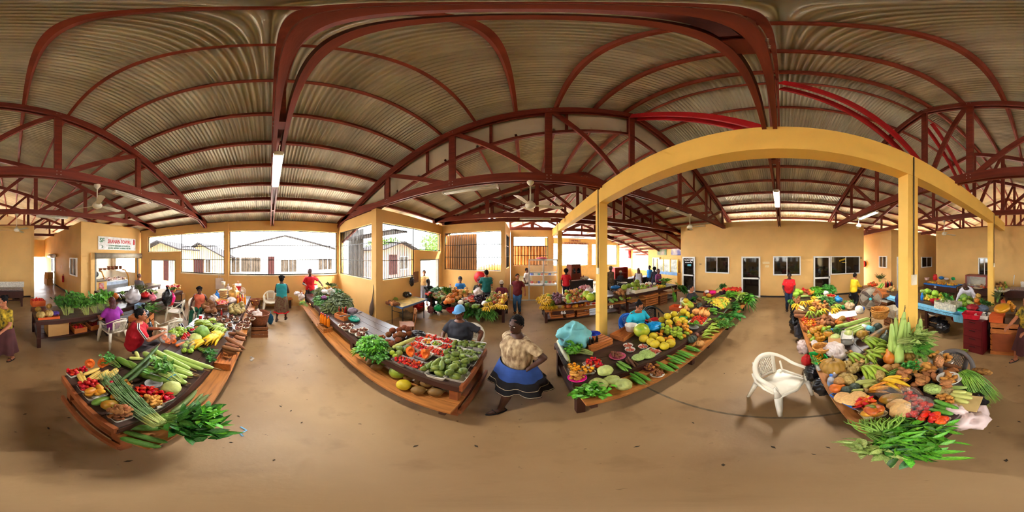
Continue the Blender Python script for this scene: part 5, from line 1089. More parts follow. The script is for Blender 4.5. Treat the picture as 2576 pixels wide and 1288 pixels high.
# ---- p5_tables
ZA=Zm(160,880,7.155);ZB=Zm(360,860,7.155);ZC=Zm(280,980,7.157);ZD=Zm(380,760,8.05);ZE=Zm(480,690,9.2);ZF=Zm(880,810,7.155);ZG=Zm(1020,810,7.155);ZH=Zm(960,900,8.05)
ZI=Zm(780,770,8.05);ZJ=Zm(690,680,7.155);ZK=Zm(1390,800,5.152);ZL=Zm(1540,800,7.156);ZM_=Zm(1600,730,8.05);ZN=Zm(1720,690,8.589);ZO=Zm(1960,680,8.05);ZQ=Zm(1980,780,8.05)
ZR_=Zm(2130,750,7.154);ZS=Zm(2050,900,8.05);ZTT=Zm(2200,880,6.44);ZU=Zm(2340,860,5.152);ZV=Zm(2120,1000,7.156)
T=.76
def pts(z,*a):return[(*z(p[0],p[1]),*(p[2:]if len(p)>2 else()))for p in a]
def segs(z,*a):return[(z(s[0],s[1]),z(s[2],s[3]),*s[4:])for s in a]
def cor(z,*a):return[z(*p)for p in a]
t=tray('foam tray of red peppers at the outer corner of the gourd table',cor(ZA,(50,390),(210,345),(260,440),(110,490)),T);fill(t,'chili','chili',.045,12,'small red pepper in the outer corner tray','red peppers in the outer corner tray',1.2)
t=tray('foam tray of round crimson peppers',cor(ZA,(230,625),(570,550),(680,660),(310,750)),T);fill(t,'ball','cherry',.05,22,'round crimson pepper in the foam tray','round crimson peppers',1.0,'pepper','pepper')
t=tray('foam tray of dark red peppers under the chives',cor(ZA,(695,675),(900,620),(1010,730),(820,785)),T);fill(t,'chili','cherry',.045,13,'dark red pepper in the tray under the chives','dark red peppers under the chives',1.3)
t=tray('foam tray of small yellow mangoes',cor(ZA,(330,780),(690,690),(820,810),(440,905)),T);fill(t,'mango','mangoy',.075,8,'small yellow mango in the foam tray','small yellow mangoes',1.35,layers=1)
t=tray('foam tray of knobbly ginger roots at the near edge',cor(ZA,(735,1150),(1120,1045),(1290,1190),(950,1300)),T);fill(t,'ginger','ginger',.06,16,'ginger root in the tray at the near edge','ginger roots at the near edge',1.5)
pl=plate('white plate of bean pods under the chives',*ZA(1100,960),T,.15);pfill(pl,'okra','pod',.016,14,'brown bean pod on the white plate','brown bean pods',4,'bean_pod')
lay('papaya','papaya',segs(ZA,(665,1020,990,950)),T,.12,'orange papaya nearest the ginger tray',stem='tip');lay('papaya','papaya',segs(ZA,(830,860,1090,830)),T,.1,'yellow papaya pushed under the chives',stem='tip');lay('papaya','gourdd',segs(ZA,(500,980,850,850)),T,.085,'unripe green papaya beside the mango tray',stem='tip')
lay('cob','cob',segs(ZA,(235,380,350,600),(290,390,400,570)),T,.055,'pale wrapped cob lying at the left of the pile','pale wrapped cobs lying at the left');lay('cob','cob',segs(ZA,(360,450,640,330,.03),(400,560,650,380),(480,560,720,400),(560,550,800,360,.02),(640,545,840,390),(740,520,960,330),(780,520,985,360,.02)),T,.055,'pale yellow corn cob in clear film','wrapped pale corn cobs')
pile('chili','chili',cor(ZA,(230,340),(400,300),(420,380),(290,400)),T,.045,12,'red pepper heaped behind the wrapped cobs','red peppers behind the cobs',.06)
def wedge(label,c,r,yaw,tilt=0.0,ang=1.6,name='pumpkin_wedge',grp=None):
 yaw=math.atan2(c[1],c[0])+.35*math.sin(yaw*3);tilt=.45+.3*math.sin(yaw*5)
 e=thing(name,label,'pumpkin',c,yaw,grp);k=('wedge',round(ang,2))
 if k not in SHARED:
  m=MB();n=10
  for side in(0,1):
   a=-ang/2 if side==0 else ang/2
   ring=[(math.cos(a)*math.sin(t),math.sin(a)*math.sin(t),.8*math.cos(t))for t in[math.pi*i/n for i in range(n+1)]];inner=[(x*.55,y*.55,z*.6)for x,y,z in ring];vs=ring+inner
   m.add(vs,[((i,i+1,n+2+i,n+1+i)if side else(i,n+1+i,n+2+i,i+1))for i in range(n)])
  vs=[];q=5
  for j in range(q+1):
   a=-ang/2+ang*j/q;vs+=[(math.cos(a)*math.sin(t)*.55,math.sin(a)*math.sin(t)*.55,.6*.8*math.cos(t))for t in[math.pi*i/n for i in range(n+1)]]
  m.add(vs,[(j*(n+1)+i,(j+1)*(n+1)+i,(j+1)*(n+1)+i+1,j*(n+1)+i+1)for j in range(q)for i in range(n)],True)
  SHARED[k]=m.mesh('flesh',PM['pflesh']);r_=MB();vs=[]
  for j in range(q+1):
   a=-ang/2+ang*j/q;vs+=[(math.cos(a)*math.sin(t),math.sin(a)*math.sin(t),.8*math.cos(t))for t in[math.pi*i/n for i in range(n+1)]]
  r_.add(vs,[(j*(n+1)+i,j*(n+1)+i+1,(j+1)*(n+1)+i+1,(j+1)*(n+1)+i)for j in range(q)for i in range(n)],True);SHARED[k+('r',)]=r_.mesh('rind',PM['pumpkin'])
 for nm,kk in(('flesh',k),('rind',k+('r',))):mk(nm,SHARED[kk],e,(0,0,r*.62),(0,tilt,0),r)
 return e
wedge('orange pumpkin wedge behind the wrapped cobs',P(*ZA(480,300),T),.09,2.2);wedge('orange pumpkin wedge beside the parsley',P(*ZA(700,290),T),.1,1.2)
bunch('curly parsley bunch behind the wrapped cobs',ZA(1000,330),ZA(690,150),.22,260,.03,.028,'cel',T,zt=.06,lift=.1,seed=2)
lay('gourd','gourdd',segs(ZA,(960,150,1330,340),(1130,220,1560,440)),T,.1,'dark green gourd near the parsley','dark gourds near the parsley','tip');lay('gourd','zuc',segs(ZA,(1300,40,1350,140),(1180,150,1440,160)),T,.06,'stubby pale gourd behind the pile','stubby pale gourds')
lay('gourd','gourd',segs(ZB,(370,165,1275,475,.02),(165,140,860,490,.06,.02),(330,210,1090,500,.0),(0,190,890,570,.05,.0),(190,350,905,605),(60,470,800,640),(300,560,790,745)),T,.095,'long pale green bottle gourd in the near pile','long pale bottle gourds','tip')
lay('gourd','gourdd',segs(ZB,(-60,560,500,720)),T,.1,'dark bottle gourd under the tied leaves',stem='tip')
lay('ridged','ridged',segs(ZA,(1020,565,1700,-60,.1,.12),(1165,570,1640,120,.1,.1)),T,.055,'long ridged gourd lying across the bottle gourds','crossing ridged gourds','tip',roll=False)
bunch('tied bunch of broad green leaves on the gourds',ZB(680,760),ZB(150,420),.3,120,.085,.05,'mid',T,zb=.03,zt=.11,lift=.12,band=True,seed=5,split=True,sfrac=.35,smat=STP)
put('cabbage','cabbage',pts(ZB,(500,840)),T,.2,'pale cabbage on the gourd table',asp=1.1)
pl=plate('smoky upturned plastic bowl beside the cabbage',*ZB(190,770),T,.17,CLEARW,BOWL,'plastic_bowl',cat='bowl')
hand_of('small orange bananas beside the red peppers',*ZA(1180,590),T,9,.1,'bananab',-.3,fan=2.2,th=.3);hand_of('second hand of small orange bananas by the chives',*ZA(1190,690),T,7,.09,'bananab',-.9,fan=2.0,th=.3)
pile('chili','chili',cor(ZA,(1260,760),(1420,660),(1700,720),(1620,830),(1380,850)),T,.045,40,'red pepper in the heap by the orange bananas','heap of red peppers',.08,1.5)
t=tray('foam tray of long red peppers by the table edge',cor(ZB,(110,960),(380,880),(580,990),(390,1110)),T);fill(t,'chili','chili',.042,26,'long red pepper in the edge tray','long red peppers in the edge tray',1.6);pile('chili','chilio',cor(ZB,(120,950),(260,870),(340,930),(200,1000)),T+.02,.04,9,'orange pepper beside the long red ones','orange peppers',.05)
t=tray('foam tray of yellow ginger by the table edge',cor(ZB,(-60,1090),(180,1000),(390,1130),(160,1255)),T);fill(t,'ginger','tubero',.05,20,'yellow ginger knob in the edge tray','yellow ginger knobs',1.5)
strands('long chive bundle lying across the peppers',ZC(880,650),ZA(800,470),.2,110,T,M('chive_green',(92,142,66),.4,.3,8,col2=(160,190,140)),.004,bmat=STP,bfrac=.14,zt=.1,lift=.09)
lay('snake','snake',segs(ZC,(1080,430,1540,30,.0,.05),(1150,450,1760,110,0,.03),(1250,470,1640,100)),.6,.055,'striped snake gourd on the wooden step','striped snake gourds','tip',roll=False)
lay('cucumber','cucumber',segs(ZC,(230,660,900,700)),.58,.075,'thickest dark cucumber on the wooden step');lay('cucumber','cucumber',segs(ZC,(215,735,1015,950,.0,.01)),.58,.055,'middle cucumber on the wooden step');lay('cucumber','cucumber',segs(ZC,(160,860,890,1040)),.58,.06,'cucumber nearest the corner of the wooden step')
strands('bundle of long green beans on the wooden step',ZC(880,560),ZC(1330,560),.2,60,.58,PM['beans'],.006,'bean_bundle',.08,cat='beans',curl=.04)
bunch('spread of large dark leaves at the near end of the wooden step',ZC(900,660),ZC(2000,640),.34,150,.15,.06,'dark',.6,zt=.1,lift=.14,split=True,seed=8,stems=26,sfrac=.2,spread=1.2);bunch('brighter leaves on top of the dark spread',ZC(1200,560),ZC(2030,600),.28,60,.13,.05,'bright',.66,zt=.1,lift=.1,split=True,seed=9,stems=12)
BAGO=M('bag_film',(240,236,228),.08,.02,alpha=.1,spec=.8)
for i,q in enumerate(((270,760),(430,760),(360,830),(440,840))):wedge('orange pumpkin piece in the clear bag by the red peppers',P(*ZD(*q),T),.075,1.3*i,.4,grp='bagged pumpkin pieces')
q=P(*ZD(350,800),T);bag('clear bag holding pumpkin pieces',q,(.17,.13,.085),BAGO,5,False,amp=.2)
for i,(x,y)in enumerate(((725,685),(670,755))):
 pl=plate(('white bowl of round red peppers in front of the green eggplants','smaller bowl of red peppers beside the pumpkin bag')[i],*ZD(x,y),T,.15 if i==0 else .12,None,BOWL,'bowl');pfill(pl,'ball','cherry',.045,9,('round red pepper in the white bowl','round red pepper in the smaller bowl')[i],('peppers in the white bowl','peppers in the smaller bowl')[i],1,'pepper')
pl=plate('bowl of red sauce peppers beside the cabbages',*ZD(840,585),T,.14,None,BOWL,'bowl');pfill(pl,'chili','chili',.035,12,'red pepper in the bowl beside the cabbages','peppers beside the cabbages')
pile('mango','greenf',cor(ZD,(380,600),(460,520),(580,500),(720,580),(690,650),(560,690),(430,660)),T,.07,24,'small green eggplant in the heap before the armchair','small green eggplants',.12,1.3,name='green_eggplant')
lay('eggplant','eggplant',segs(ZD,(560,440,630,530),(610,430,670,520)),T,.06,'dark purple eggplant beside the green heap','dark eggplants beside the green heap','cal')
for q in((740,830),(670,975),(800,985),(825,920),(690,880)):put('pumpt','greenf',pts(ZD,q),T,.1,'pale green squash in the clear bag','bagged pale green squashes','top','squash')
q=P(*ZD(740,930),T);bag('clear bag around pale green squashes',q,(.14,.13,.09),BAGO,9,False,amp=.2)
lay('gourd','pflesh',segs(ZD,(500,890,700,800)),T,.05,'orange carrot root beside the squash bag',name='carrot')
put('cabbage','cabbaged',pts(ZD,(1040,595,.06)),T,.26,'round green cabbage behind the yellow bananas');put('cabbage','cabbage',pts(ZD,(900,740)),T,.24,'leafy open cabbage beside the yellow bananas')
bunch('loose outer leaves of the open cabbage',ZD(880,760),ZD(1010,700),.2,12,.14,.1,'mid',T,zt=.12,lift=.1,seed=4,split=True,stems=4)
put('pumpt','tuber',pts(ZD,(920,520)),T,.1,'brown turnip root beside the green cabbage',name='turnip')
lay('gourd','gourdd',segs(ZD,(720,540,840,520)),T,.08,'short dark gourd near the white paper');
m=MB();a=[P(*ZD(*c),T+.003)for c in((760,450),(920,320),(1010,330),(960,520))];m.add([tuple(v)for v in a],[(0,1,2,3)]);m.add([(v.x,v.y,v.z+.002)for v in a],[(0,1,2,3)]);tag(m.obj('paper_sheet',M('paper_grey',(214,214,220),.5,.15,9)),'white printed paper sheet under the bananas','paper')
for i,(x,y,mt,L,n,yw)in enumerate(((1090,430,'bananag',.26,8,-1.6),(1220,430,'bananag',.26,8,-1.2),(1260,520,'bananag',.25,7,-2.0),(1420,520,'bananag',.26,8,-.9),(1540,560,'bananag',.26,8,-.8),(1330,400,'plantain',.25,7,-1.8),(1480,480,'bananag',.25,8,-1.0))):
 hand_of('green banana hand in the pile behind the yellow bananas',*ZD(x,y),T,n,L,mt,yw,'green banana hands on the gourd table',.05,fan=1.2)
for i,(x,y,L,n,yw)in enumerate(((1180,660,.26,9,-1.2),(1310,740,.26,10,-1.0),(1480,640,.27,10,-.8),(1090,810,.26,8,-.9),(1390,700,.26,9,-.7))):
 hand_of('yellow banana hand in the pile beside the cabbages',*ZD(x,y),T,n,L,'bananay',yw,'yellow banana hands on the gourd table',.04,fan=1.3)
c=P(*ZD(1610,1150),.58);crate('shallow wooden crate of brown roots on the wooden step',(c.x+.02,-.62,.58),.05,.62,.22,.13,1)
lay('cassava','cassava',segs(ZD,(1510,720,1910,960,.16,.1),(1490,850,1810,930,.15,.1),(1430,905,1860,1000,.16,.1),(1440,960,1760,1050,.1,.06),(1720,620,1950,690,.12,.1),(1690,700,1930,780,.1,.08),(1560,640,1760,640,.1,.1)),.62,.085,'long brown cassava root heaped in the crate','cassava roots in the shallow crate')
bunch('loose dark leafy stems before the yellow bananas',ZD(890,930),ZD(1380,1110),.22,90,.06,.035,'dark',T,zt=.02,lift=.06,seed=12,stems=12);bunch('dark leafy stems trailing over the edge of the step',ZD(1250,1060),ZD(1190,1230),.14,50,.05,.03,'dark',T,lift=.04,seed=13,stems=8)
NP=((1120,345),(1240,355),(1390,330),(1490,320),(1620,320),(1370,385),(1470,425),(1590,490),(1780,490),(1930,380),(1850,430),(1990,300),(2060,215),(1940,195),(1995,250),(1920,500),(1760,560),(2050,350),(1960,440),(1290,250),(1720,375),(1560,390))
for i,(x,y)in enumerate(NP):
 pl=plate('small white dish heaped with brown nuts near the big basket',*ZD(x,y),T if x<1850 else .62,.16,None,BOWL if i%3 else PLATE,'dish','dishes of brown nuts',cat='dish');pfill(pl,'nut','nut',.042,12,'brown nut heaped on a small white dish','brown nuts on the small dishes',1.2,seed=i)
pile('melon','melon',cor(ZD,(1560,190),(1560,100),(1700,50),(1850,30),(1890,110),(1870,220),(1730,240)),T,.13,26,'netted brownish melon in the round heap','heap of netted melons',.3)
q=P(*ZD(1430,30),T+.16);m=basket('flat basket of dried orange shrimp on the heap',(q.x,q.y,T+.16),.36,.1,taper=.75);pile('chili',['chilio','chili'],cor(ZE,(600,640),(720,600),(860,630),(840,690),(640,700)),T+.26,.04,50,'dried orange shrimp heaped in the flat basket','dried shrimp in the flat basket',.06,1.6,name='dried_shrimp',seed=4)
crate('dark box supporting the shrimp basket',(q.x,q.y,T),.3,.36,.34,.15,2,CRDK)
pile('cassava','cassava',cor(ZE,(300,700),(420,640),(560,760),(540,880),(340,860)),T,.16,12,'dark yam root stacked beside the orange vest','stack of dark yams',.34,1.6,name='yam')
bottle('ketchup bottle among the nut dishes',P(*ZD(1425,275),T),.2,.055,M('ketchup',(150,30,24),.3),M('cap_white',(230,226,220),.4))
e=thing('paper_cup','red paper cup beside the white paper','cup',P(*ZD(1000,350),T));m=MB();m.lathe([(0,0),(.032,0),(.043,.11),(.04,.11),(.03,.01),(0,.01)],16);m.obj('body',BAGR,e);m=MB();m.lathe([(0,.112),(.045,.11),(.045,.118),(0,.118)],16);m.obj('lid',WHITE,e)
for i in range(7):item('tomato','bread',(P(*ZE(740,560),T).x+.02*math.sin(i*2),P(*ZE(740,560),T).y+.02*math.cos(i*3),T+.06+.045*i),(.36,.32,.07),'flat bread packet in the tan stack by the cooler','stack of flat breads',(0,0,i),'bread_packet','bread')
q=P(*ZE(755,470),T);e=thing('plastic_tub','cream lidded tub on the bread stack','tub',(q.x,q.y,T+.39));m=MB();m.lathe([(0,0),(.07,0),(.08,.13),(0,.13)],18);m.obj('body',M('tub_cream',(236,226,196),.4),e);m=MB();m.lathe([(0,.13),(.085,.13),(.085,.15),(0,.155)],18);m.obj('lid',WHITE,e)
bag('big clear bag of fried snacks beside the bread',P(*ZE(990,600),T),(.2,.18,.24),M('bag_snack',(222,170,90),.25,.35,8),3);bag('white plastic bag behind the bread stack',P(*ZE(860,500),T),(.13,.12,.2),BAGW,6);bag('crumpled white bag left of the bread stack',P(*ZE(530,650),T),(.16,.14,.12),BAGW,7);bag('blue and white bag behind the shrimp basket',P(*ZE(600,620),T),(.1,.1,.16),BAGBL,8);bag('crumpled clear bag behind the melons',P(*ZE(930,670),T),(.2,.16,.1),BAGW,12,False)
q=P(*ZE(1090,480),T);e=thing('cool_box','red cool box with white lid and handle','cooler',(q.x,q.y,T+.2),.2);m=MB();m.box((0,0,.1),(.34,.24,.2));m.obj('body',BAGR,e);m=MB();m.box((0,0,.225),(.36,.26,.05));m.obj('lid',WHITE,e);m=MB();m.tube([(-.15,0,.25),(-.15,0,.36),(.15,0,.36),(.15,0,.25)],.012,6);m.obj('handle',BAGR,e)
carton('brown carton under the red cool box',(q.x,q.y,T),.2,.38,.3,.19,None,False)
JU=M('juice_orange',(232,130,24),.2,.1,spec=.6);CAPR=M('cap_red',(200,24,30),.4);CAPY=M('cap_yellow',(232,190,40),.4)
for i in range(12):
 c=P(*ZE(1090+55*(i%4),640+28*(i//4)),T);bottle('orange drink bottle in the cluster by the melons',c,.26,.07,JU if i%3 else M('juice_red',(176,40,28),.2,.1),CAPY if i%2 else CAPR,'orange drink bottles on the gourd table')
e=thing('desk_fan','small grilled fan behind the drink bottles','fan',P(*ZE(1210,560),T),1.2)
m=MB();m.lathe([(0,0),(.1,0),(.09,.02),(.02,.04),(.015,.2),(0,.2)],12);m.obj('stand',WHITE,e)
for i in range(14):m=MB();a=i*math.pi/14;m.tube([(math.cos(a)*.13,-.03,.3+math.sin(a)*.13),(0,-.06,.3),(-math.cos(a)*.13,-.03,.3-math.sin(a)*.13)],.003,4);m.obj('guard_wire',WHITE,e)
m=MB();m.tube([(math.cos(a)*.13,-.03,.3+math.sin(a)*.13)for a in[i*6.2832/24 for i in range(25)]],.006,5,cap=False);m.obj('guard_ring',WHITE,e)
q=P(*ZE(1490,700),.58);basket('deep brown basket on the step near the wall',(q.x,q.y,.58),.36,.19,WICKD);pile('ball',['apple','passion'],[(q.x-.12,q.y-.1),(q.x+.12,q.y-.1),(q.x+.12,q.y+.1),(q.x-.12,q.y+.1)],.66,.07,9,'small fruit in the deep brown basket','fruit in the deep brown basket',.05,world=True)
q=P(652,840,0);crate('dark crate under the large brown basket',(q.x,q.y,0),.1,.5,.45,.34,3,CRDK);basket('large brown basket standing on a dark crate',(q.x,q.y,.34),.6,.36,WICKD,taper=.62);bag('pale bag inside the large brown basket',(q.x-.05,q.y-.05,.5),(.16,.14,.12),BAGW,4)
q=P(680,815,0);bag('blue bag hanging beside the large basket',(q.x,q.y,.0),(.08,.1,.2),M('bag_petrol',(20,84,120),.4,.2),5)
TOM=[((940,690),'F'),((1110,740),'F'),((1290,800),'F'),((180,410),'G'),((300,460),'G'),((500,500),'G'),((320,590),'G'),((610,550),'G'),((260,320),'G'),((430,265),'G'),((530,310),'G'),((670,345),'G'),((810,350),'G'),((710,450),'G')]
for i,(q,w)in enumerate(TOM):
 px,py=(ZF if w=='F' else ZG)(*q);t=trayc('foam tray of red tomatoes on the tomato table',px,py,T,.235,.2,.0,FOAM if i>2 else FOAMG,.055,group='tomato trays on the tomato table');fill(t,'tomato',['tomato','tomatoO']if i%2 else 'tomato',.042,19,'small red tomato in the tomato table trays','small red tomatoes in trays',seed=i,layers=1.6)
for i,(q,m_)in enumerate((((395,375),['chili','greenf','chiliy']),((565,410),['greenf','chiliy','gourdd']))):
 pl=plate(('white plate of mixed peppers among the tomato trays','second plate, of green peppers, among the tomatoes')[i],*ZG(*q),T,.2,None,BOWL);pfill(pl,'chili',m_,.032,26,('small mixed pepper on the white plate','small green pepper on the second plate')[i],('mixed peppers','green peppers')[i],1.3,seed=i)
MAN=[((850,490),3,.085),((1030,545),6,.075),((1215,570),6,.075),((970,400),4,.095),((1130,400),4,.1),((1300,420),4,.1),((800,620),4,.1),((960,650),4,.11),((1120,690),4,.11),((770,730),4,.11),((970,800),4,.11),((590,920),2,.12),((790,890),3,.12),((930,960),4,.12),((460,850),2,.1)]
for i,(q,n,d)in enumerate(MAN):
 t=trayc('foam tray of green mangoes on the tomato table',*ZG(*q),T,.245,.215,.0,FOAM if i%2 else FOAMG,.055,group='mango trays on the tomato table');fill(t,'mango','mangog',d*.8,n+1,'green mango in the trays at the table end','green mangoes at the table end',1.3,seed=i,layers=1)
lay('mango','mangog',segs(ZG,(470,810,620,650,.08,.1),(640,870,660,680,.08,.1),(530,880,600,720,.05,.08),(390,840,500,700,.05,.08)),T,.07,'slender green plantain fruit on top of the mango trays','slender green fruits',name='plantain')
for i,q in enumerate(((1110,600),(1360,660))):wedge(('orange pumpkin slice left of its twin on the tomatoes','orange pumpkin slice right of its twin on the tomatoes')[i],P(*ZF(*q),T+.05),.115,(2.2,2.0)[i]+2.2,-.5,1.2)
put('mango','mangog',pts(ZF,(720,490),(890,475,.03),(990,500),(1050,460,.03),(890,565),(660,530)),T,.1,'green mango loose beside the coconuts','loose green mangoes beside the coconuts',asp=1.25);put('ball','lime',pts(ZF,(765,555,.02),(820,615)),T,.085,'round green lime before the mangoes','round limes before the mangoes',name='lime')
lay('gourd','zuc',segs(ZF,(770,470,1175,285,0,.04)),T,.085,'long pale zucchini beside the coconuts',name='zucchini',stem='tip')
put('coconut','coco',pts(ZF,(770,155,.07),(890,145,.07),(985,105,.09),(1045,130,.07),(1065,205),(960,235,.0),(700,225,.03),(830,255,.04),(870,325),(760,395),(690,360),(900,220,.1)),T,.125,'hairy brown coconut in the heap','heap of hairy coconuts');put('nut','ginger',pts(ZF,(540,255),(590,250),(620,270)),T,.06,'small brown root left of the coconuts','small brown roots left of the coconuts',name='ginger_root')
bag('black plastic bag behind the coconuts',P(*ZF(1230,245),T),(.16,.1,.05),BAGB,4,False)
heap('tall bunch of bright green herbs on the tomato table',P(*ZF(400,500),T),(.24,.22,.24),520,.065,.045,'bright',21);heap('darker herb leaves under the bright bunch',P(*ZF(430,560),T),(.3,.2,.1),200,.06,.04,'dark',22)
for i,(x,y,n,yw)in enumerate(((190,520,6,-1.9),(300,530,5,-1.6))):hand_of('green banana hand at the left of the step',*ZF(x,y),.58,n,.17,'bananag',yw,'green bananas at the left of the step',.04,fan=1.3)
hand_of('ripening banana hand beside the brown coconuts on the step',*ZF(620,570),.5,9,.15,'bananag',-1.7,None,.1,fan=2.0)
lay('husk','husk',segs(ZF,(290,740,480,690),(370,810,600,800)),.42,.13,'brown smooth coconut beside the banana hands','brown coconuts beside the bananas');put('pomelo','pomelog',pts(ZF,(580,720,.03)),.42,.14,'small green pomelo beside the brown coconuts')
put('pomelo','pomelog',pts(ZF,(860,900)),.42,.225,'large green pomelo on the step',tilt=.1,stem='dot');put('pomelo','pomeloy',pts(ZF,(970,1130)),.42,.19,'large yellow pomelo on the step',tilt=.3)
lay('husk','husk',segs(ZF,(960,980,1140,1010),(1090,940,1320,930,.02)),.42,.13,'brown smooth coconut behind the yellow pomelo','brown coconuts behind the pomelo','tip');lay('husk','husk',segs(ZG,(160,1080,380,1040),(255,1090,540,1110,.06),(480,1090,680,1130),(90,1220,370,1230),(390,1260,690,1250)),.42,.145,'brown smooth coconut in the heap on the step','brown coconuts heaped on the step','tip')
DIS=((660,420),(800,420),(740,470),(890,540),(1020,610),(1080,510))
for i,q in enumerate(DIS):pl=plate('white dish of brown nuts on the bare dark planks',*ZI(*q),T,.2,None,BOWL,'dish','nut dishes on the bare planks','dish');pfill(pl,'nut','nut' if i!=4 else['nut','beet'],.045,16,'brown nut in a dish on the bare planks','nuts on the bare planks',1.2,seed=i+40)
def slatbox(label,a,b,z,h,l,mat):
 c=(a+b)/2;d=b-a;return crate(label,(c.x,c.y,z),math.atan2(d.y,d.x),d.length,l,h,2,mat,.12)
q=P(*ZI(330,440),.45);crate('wooden stand holding four orange drink bottles',(q.x+.02,1.33,.42),.05,.42,.24,.12,2,LWOOD,.2)
for i,(x,y)in enumerate(((225,330),(262,345),(310,375),(375,410))):bottle('orange drink bottle with red cap on the wooden stand',P(*ZI(x,y),.55),.29,.085,JU,CAPR,'orange bottles on the wooden stand')
q=P(*ZI(650,250),T);crate('small wooden box of sauce bottles and a cloth bag',(q.x,q.y,T),.25,.36,.2,.12,1,CRW)
SAU=M('sauce_red',(140,30,24),.25,.2);SAB=M('sauce_dark',(30,20,16),.25,.2)
for i,(x,y,mt)in enumerate(((590,150,SAU),(620,180,SAB),(655,170,M('sauce_amber',(170,100,40),.25)),(710,160,SAU),(730,150,SAU))):bottle(('leftmost red sauce bottle','short dark sauce bottle','amber sauce bottle','red sauce bottle right of the amber one','hindmost red sauce bottle')[i]+' in the small wooden box',P(*ZI(x,y),T+.02),.2,.05,mt,CAPR if i!=1 else BLACKIRON)
bag('grey netted cloth bag beside the sauce bottles',P(*ZI(860,150),T+.06),(.15,.12,.08),M('cloth_net',(116,100,110),.8,.3,40),4,False,amp=.2);bag('crumpled teal plastic bag on the dark planks',P(*ZI(890,290),T),(.18,.13,.045),BAGT,8,False,amp=.5)
m=MB();a,b=P(*ZI(600,210),T+.13),P(*ZI(1050,120),T+.13);m.beam(a,b,.03,.015);tag(m.obj('wooden_stick',BLK),'thin dark stick lying over the sauce box','stick')
heap('great heap of dark leafy greens on the tomato table, near layer',(-4.3,1.9,T),(.45,.42,.26),700,.13,.06,'grey',31);heap('great heap of dark leafy greens, right layer by the wall',(-4.75,2.2,T),(.5,.32,.34),600,.13,.055,'grey',32);heap('great heap of dark leafy greens, left front layer',(-5.05,1.7,T),(.45,.26,.22),500,.12,.05,'mid',33)
bunch('light feathery herbs at the left of the leaf heap',ZJ(600,660),ZJ(480,600),.25,160,.05,.016,'bright',T,lift=.1,seed=34);bunch('yellow green herbs behind the white jar',ZJ(720,450),ZJ(700,390),.3,130,.06,.025,'mid',T,zt=.15,lift=.14,seed=35);heap('bundle of dark red leaves at the top of the heap',(-5.95,1.95,T+.05),(.26,.24,.3),240,.13,.05,'grey',36)
q=Vector((-5.75,2.2,1));basket('basket of leaves at the top of the heap',(q.x,q.y,T+.22),.46,.14);bunch('leaves filling the basket at the top of the heap',Vector((q.x,q.y,T+.36)),Vector((q.x-.1,q.y+.1,T+.42)),.5,200,.09,.04,'grey',lift=.12,seed=37);carton('carton under the leaf basket',(q.x,q.y,T),.1,.45,.4,.2,None,False)
heap('dark leaves hanging behind the basket',(-5.35,2.35,T),(.25,.2,.4),260,.13,.055,'dark',38);bag('clear bag of leaves on the heap',(-5.2,2.05,T+.25),(.18,.15,.1),BAGC,3,True);bag('white rolled bag on the leaf heap',(-5.55,1.95,T+.2),(.2,.09,.08),BAGW,9,False)
bag('purple onions in a bag on the leaf heap',(-4.75,1.65,T+.22),(.1,.09,.06),M('bag_onion',(120,60,110),.5,.3,9),4,False)
e=thing('storage_jar','white lidded storage jar with red rim','jar',P(*ZJ(735,360),T));m=MB();m.lathe([(0,0),(.1,0),(.11,.04),(.11,.22),(.09,.26),(0,.26)],20);m.obj('body',M('jar_white',(232,226,216),.25,.05,alpha=.9),e);m=MB();m.lathe([(0,.26),(.095,.26),(.095,.3),(0,.3)],20);m.obj('lid',CAPR,e)
for i,(x,y)in enumerate(((520,480),(560,500),(500,440),(600,350),(650,360),(620,420),(480,420))):bottle('sauce bottle or jar in the cluster beside the teal topped woman',P(*ZJ(x,y),T),.22 if i%2 else .17,.07,(SAU,SAB,M('sauce_amber',None),M('jar_white',None))[i%4],(CAPR,BLACKIRON,WHITE)[i%3],'sauces beside the teal topped woman')
bag('bag of white garlic on the table beside the teal topped woman',P(*ZJ(410,450),T),(.14,.12,.08),BAGW,3,False);bag('white bag of rice on the step beside the teal topped woman',P(*ZJ(490,540),T),(.12,.1,.12),BAGW,5)
e=thing('blue_tub','dark tub under the pale blue cloth','tub',P(*ZK(270,330),T));m=MB();m.lathe([(0,0),(.2,0),(.26,.2),(.27,.2),(.21,.0),(0,.0)],24);m.obj('body',M('tub_dark',(28,60,66),.4),e)
tm=roundm(48,32).mesh('cloth',M('cloth_aqua',(126,202,208),.7,.12,5));co=np.empty(len(tm.vertices)*3,'f');tm.vertices.foreach_get('co',co);co=co.reshape(-1,3)*np.array([.5,.42,.42],'f');tm.vertices.foreach_set('co',co.ravel());tm.update();displace(tm,.08,5,2);displace(tm,.06,7,5,True)
q=P(*ZK(290,260),T+.16);tag(mk('draped_cloth',tm,None,(q.x,q.y,T+.17)),'pale blue cloth bundled over the tub','cloth');bag('royal blue cloth beside the pale blue bundle',P(*ZK(530,260),T+.02),(.14,.12,.07),M('cloth_royal',(20,50,170),.7,.2),7,False)
lay('gourd','radish',segs(ZK,(70,290,205,560)),T,.075,'long white radish along the outer edge',name='radish',stem='tip');lay('gourd','gourd',segs(ZK,(170,430,215,575)),T,.06,'short pale gourd beside the leafy bunch')
bunch('large bunch of green leaves behind the yellow peppers',ZK(520,480),ZK(200,420),.36,260,.08,.05,'bright',T,zb=.02,zt=.06,lift=.14,seed=41,split=True,stems=20,smat=STP)
c=P(*ZK(570,350),T);cr=crate('slatted wooden crate with sauce bottles',(c.x,c.y,T),.25,.44,.3,.11,2,CRW,.3)
for i in range(4):mk('top_slat',boxmesh('top_slat',(.43,.05,.012),CRW),cr,(0,-.11+i*.073,.117))
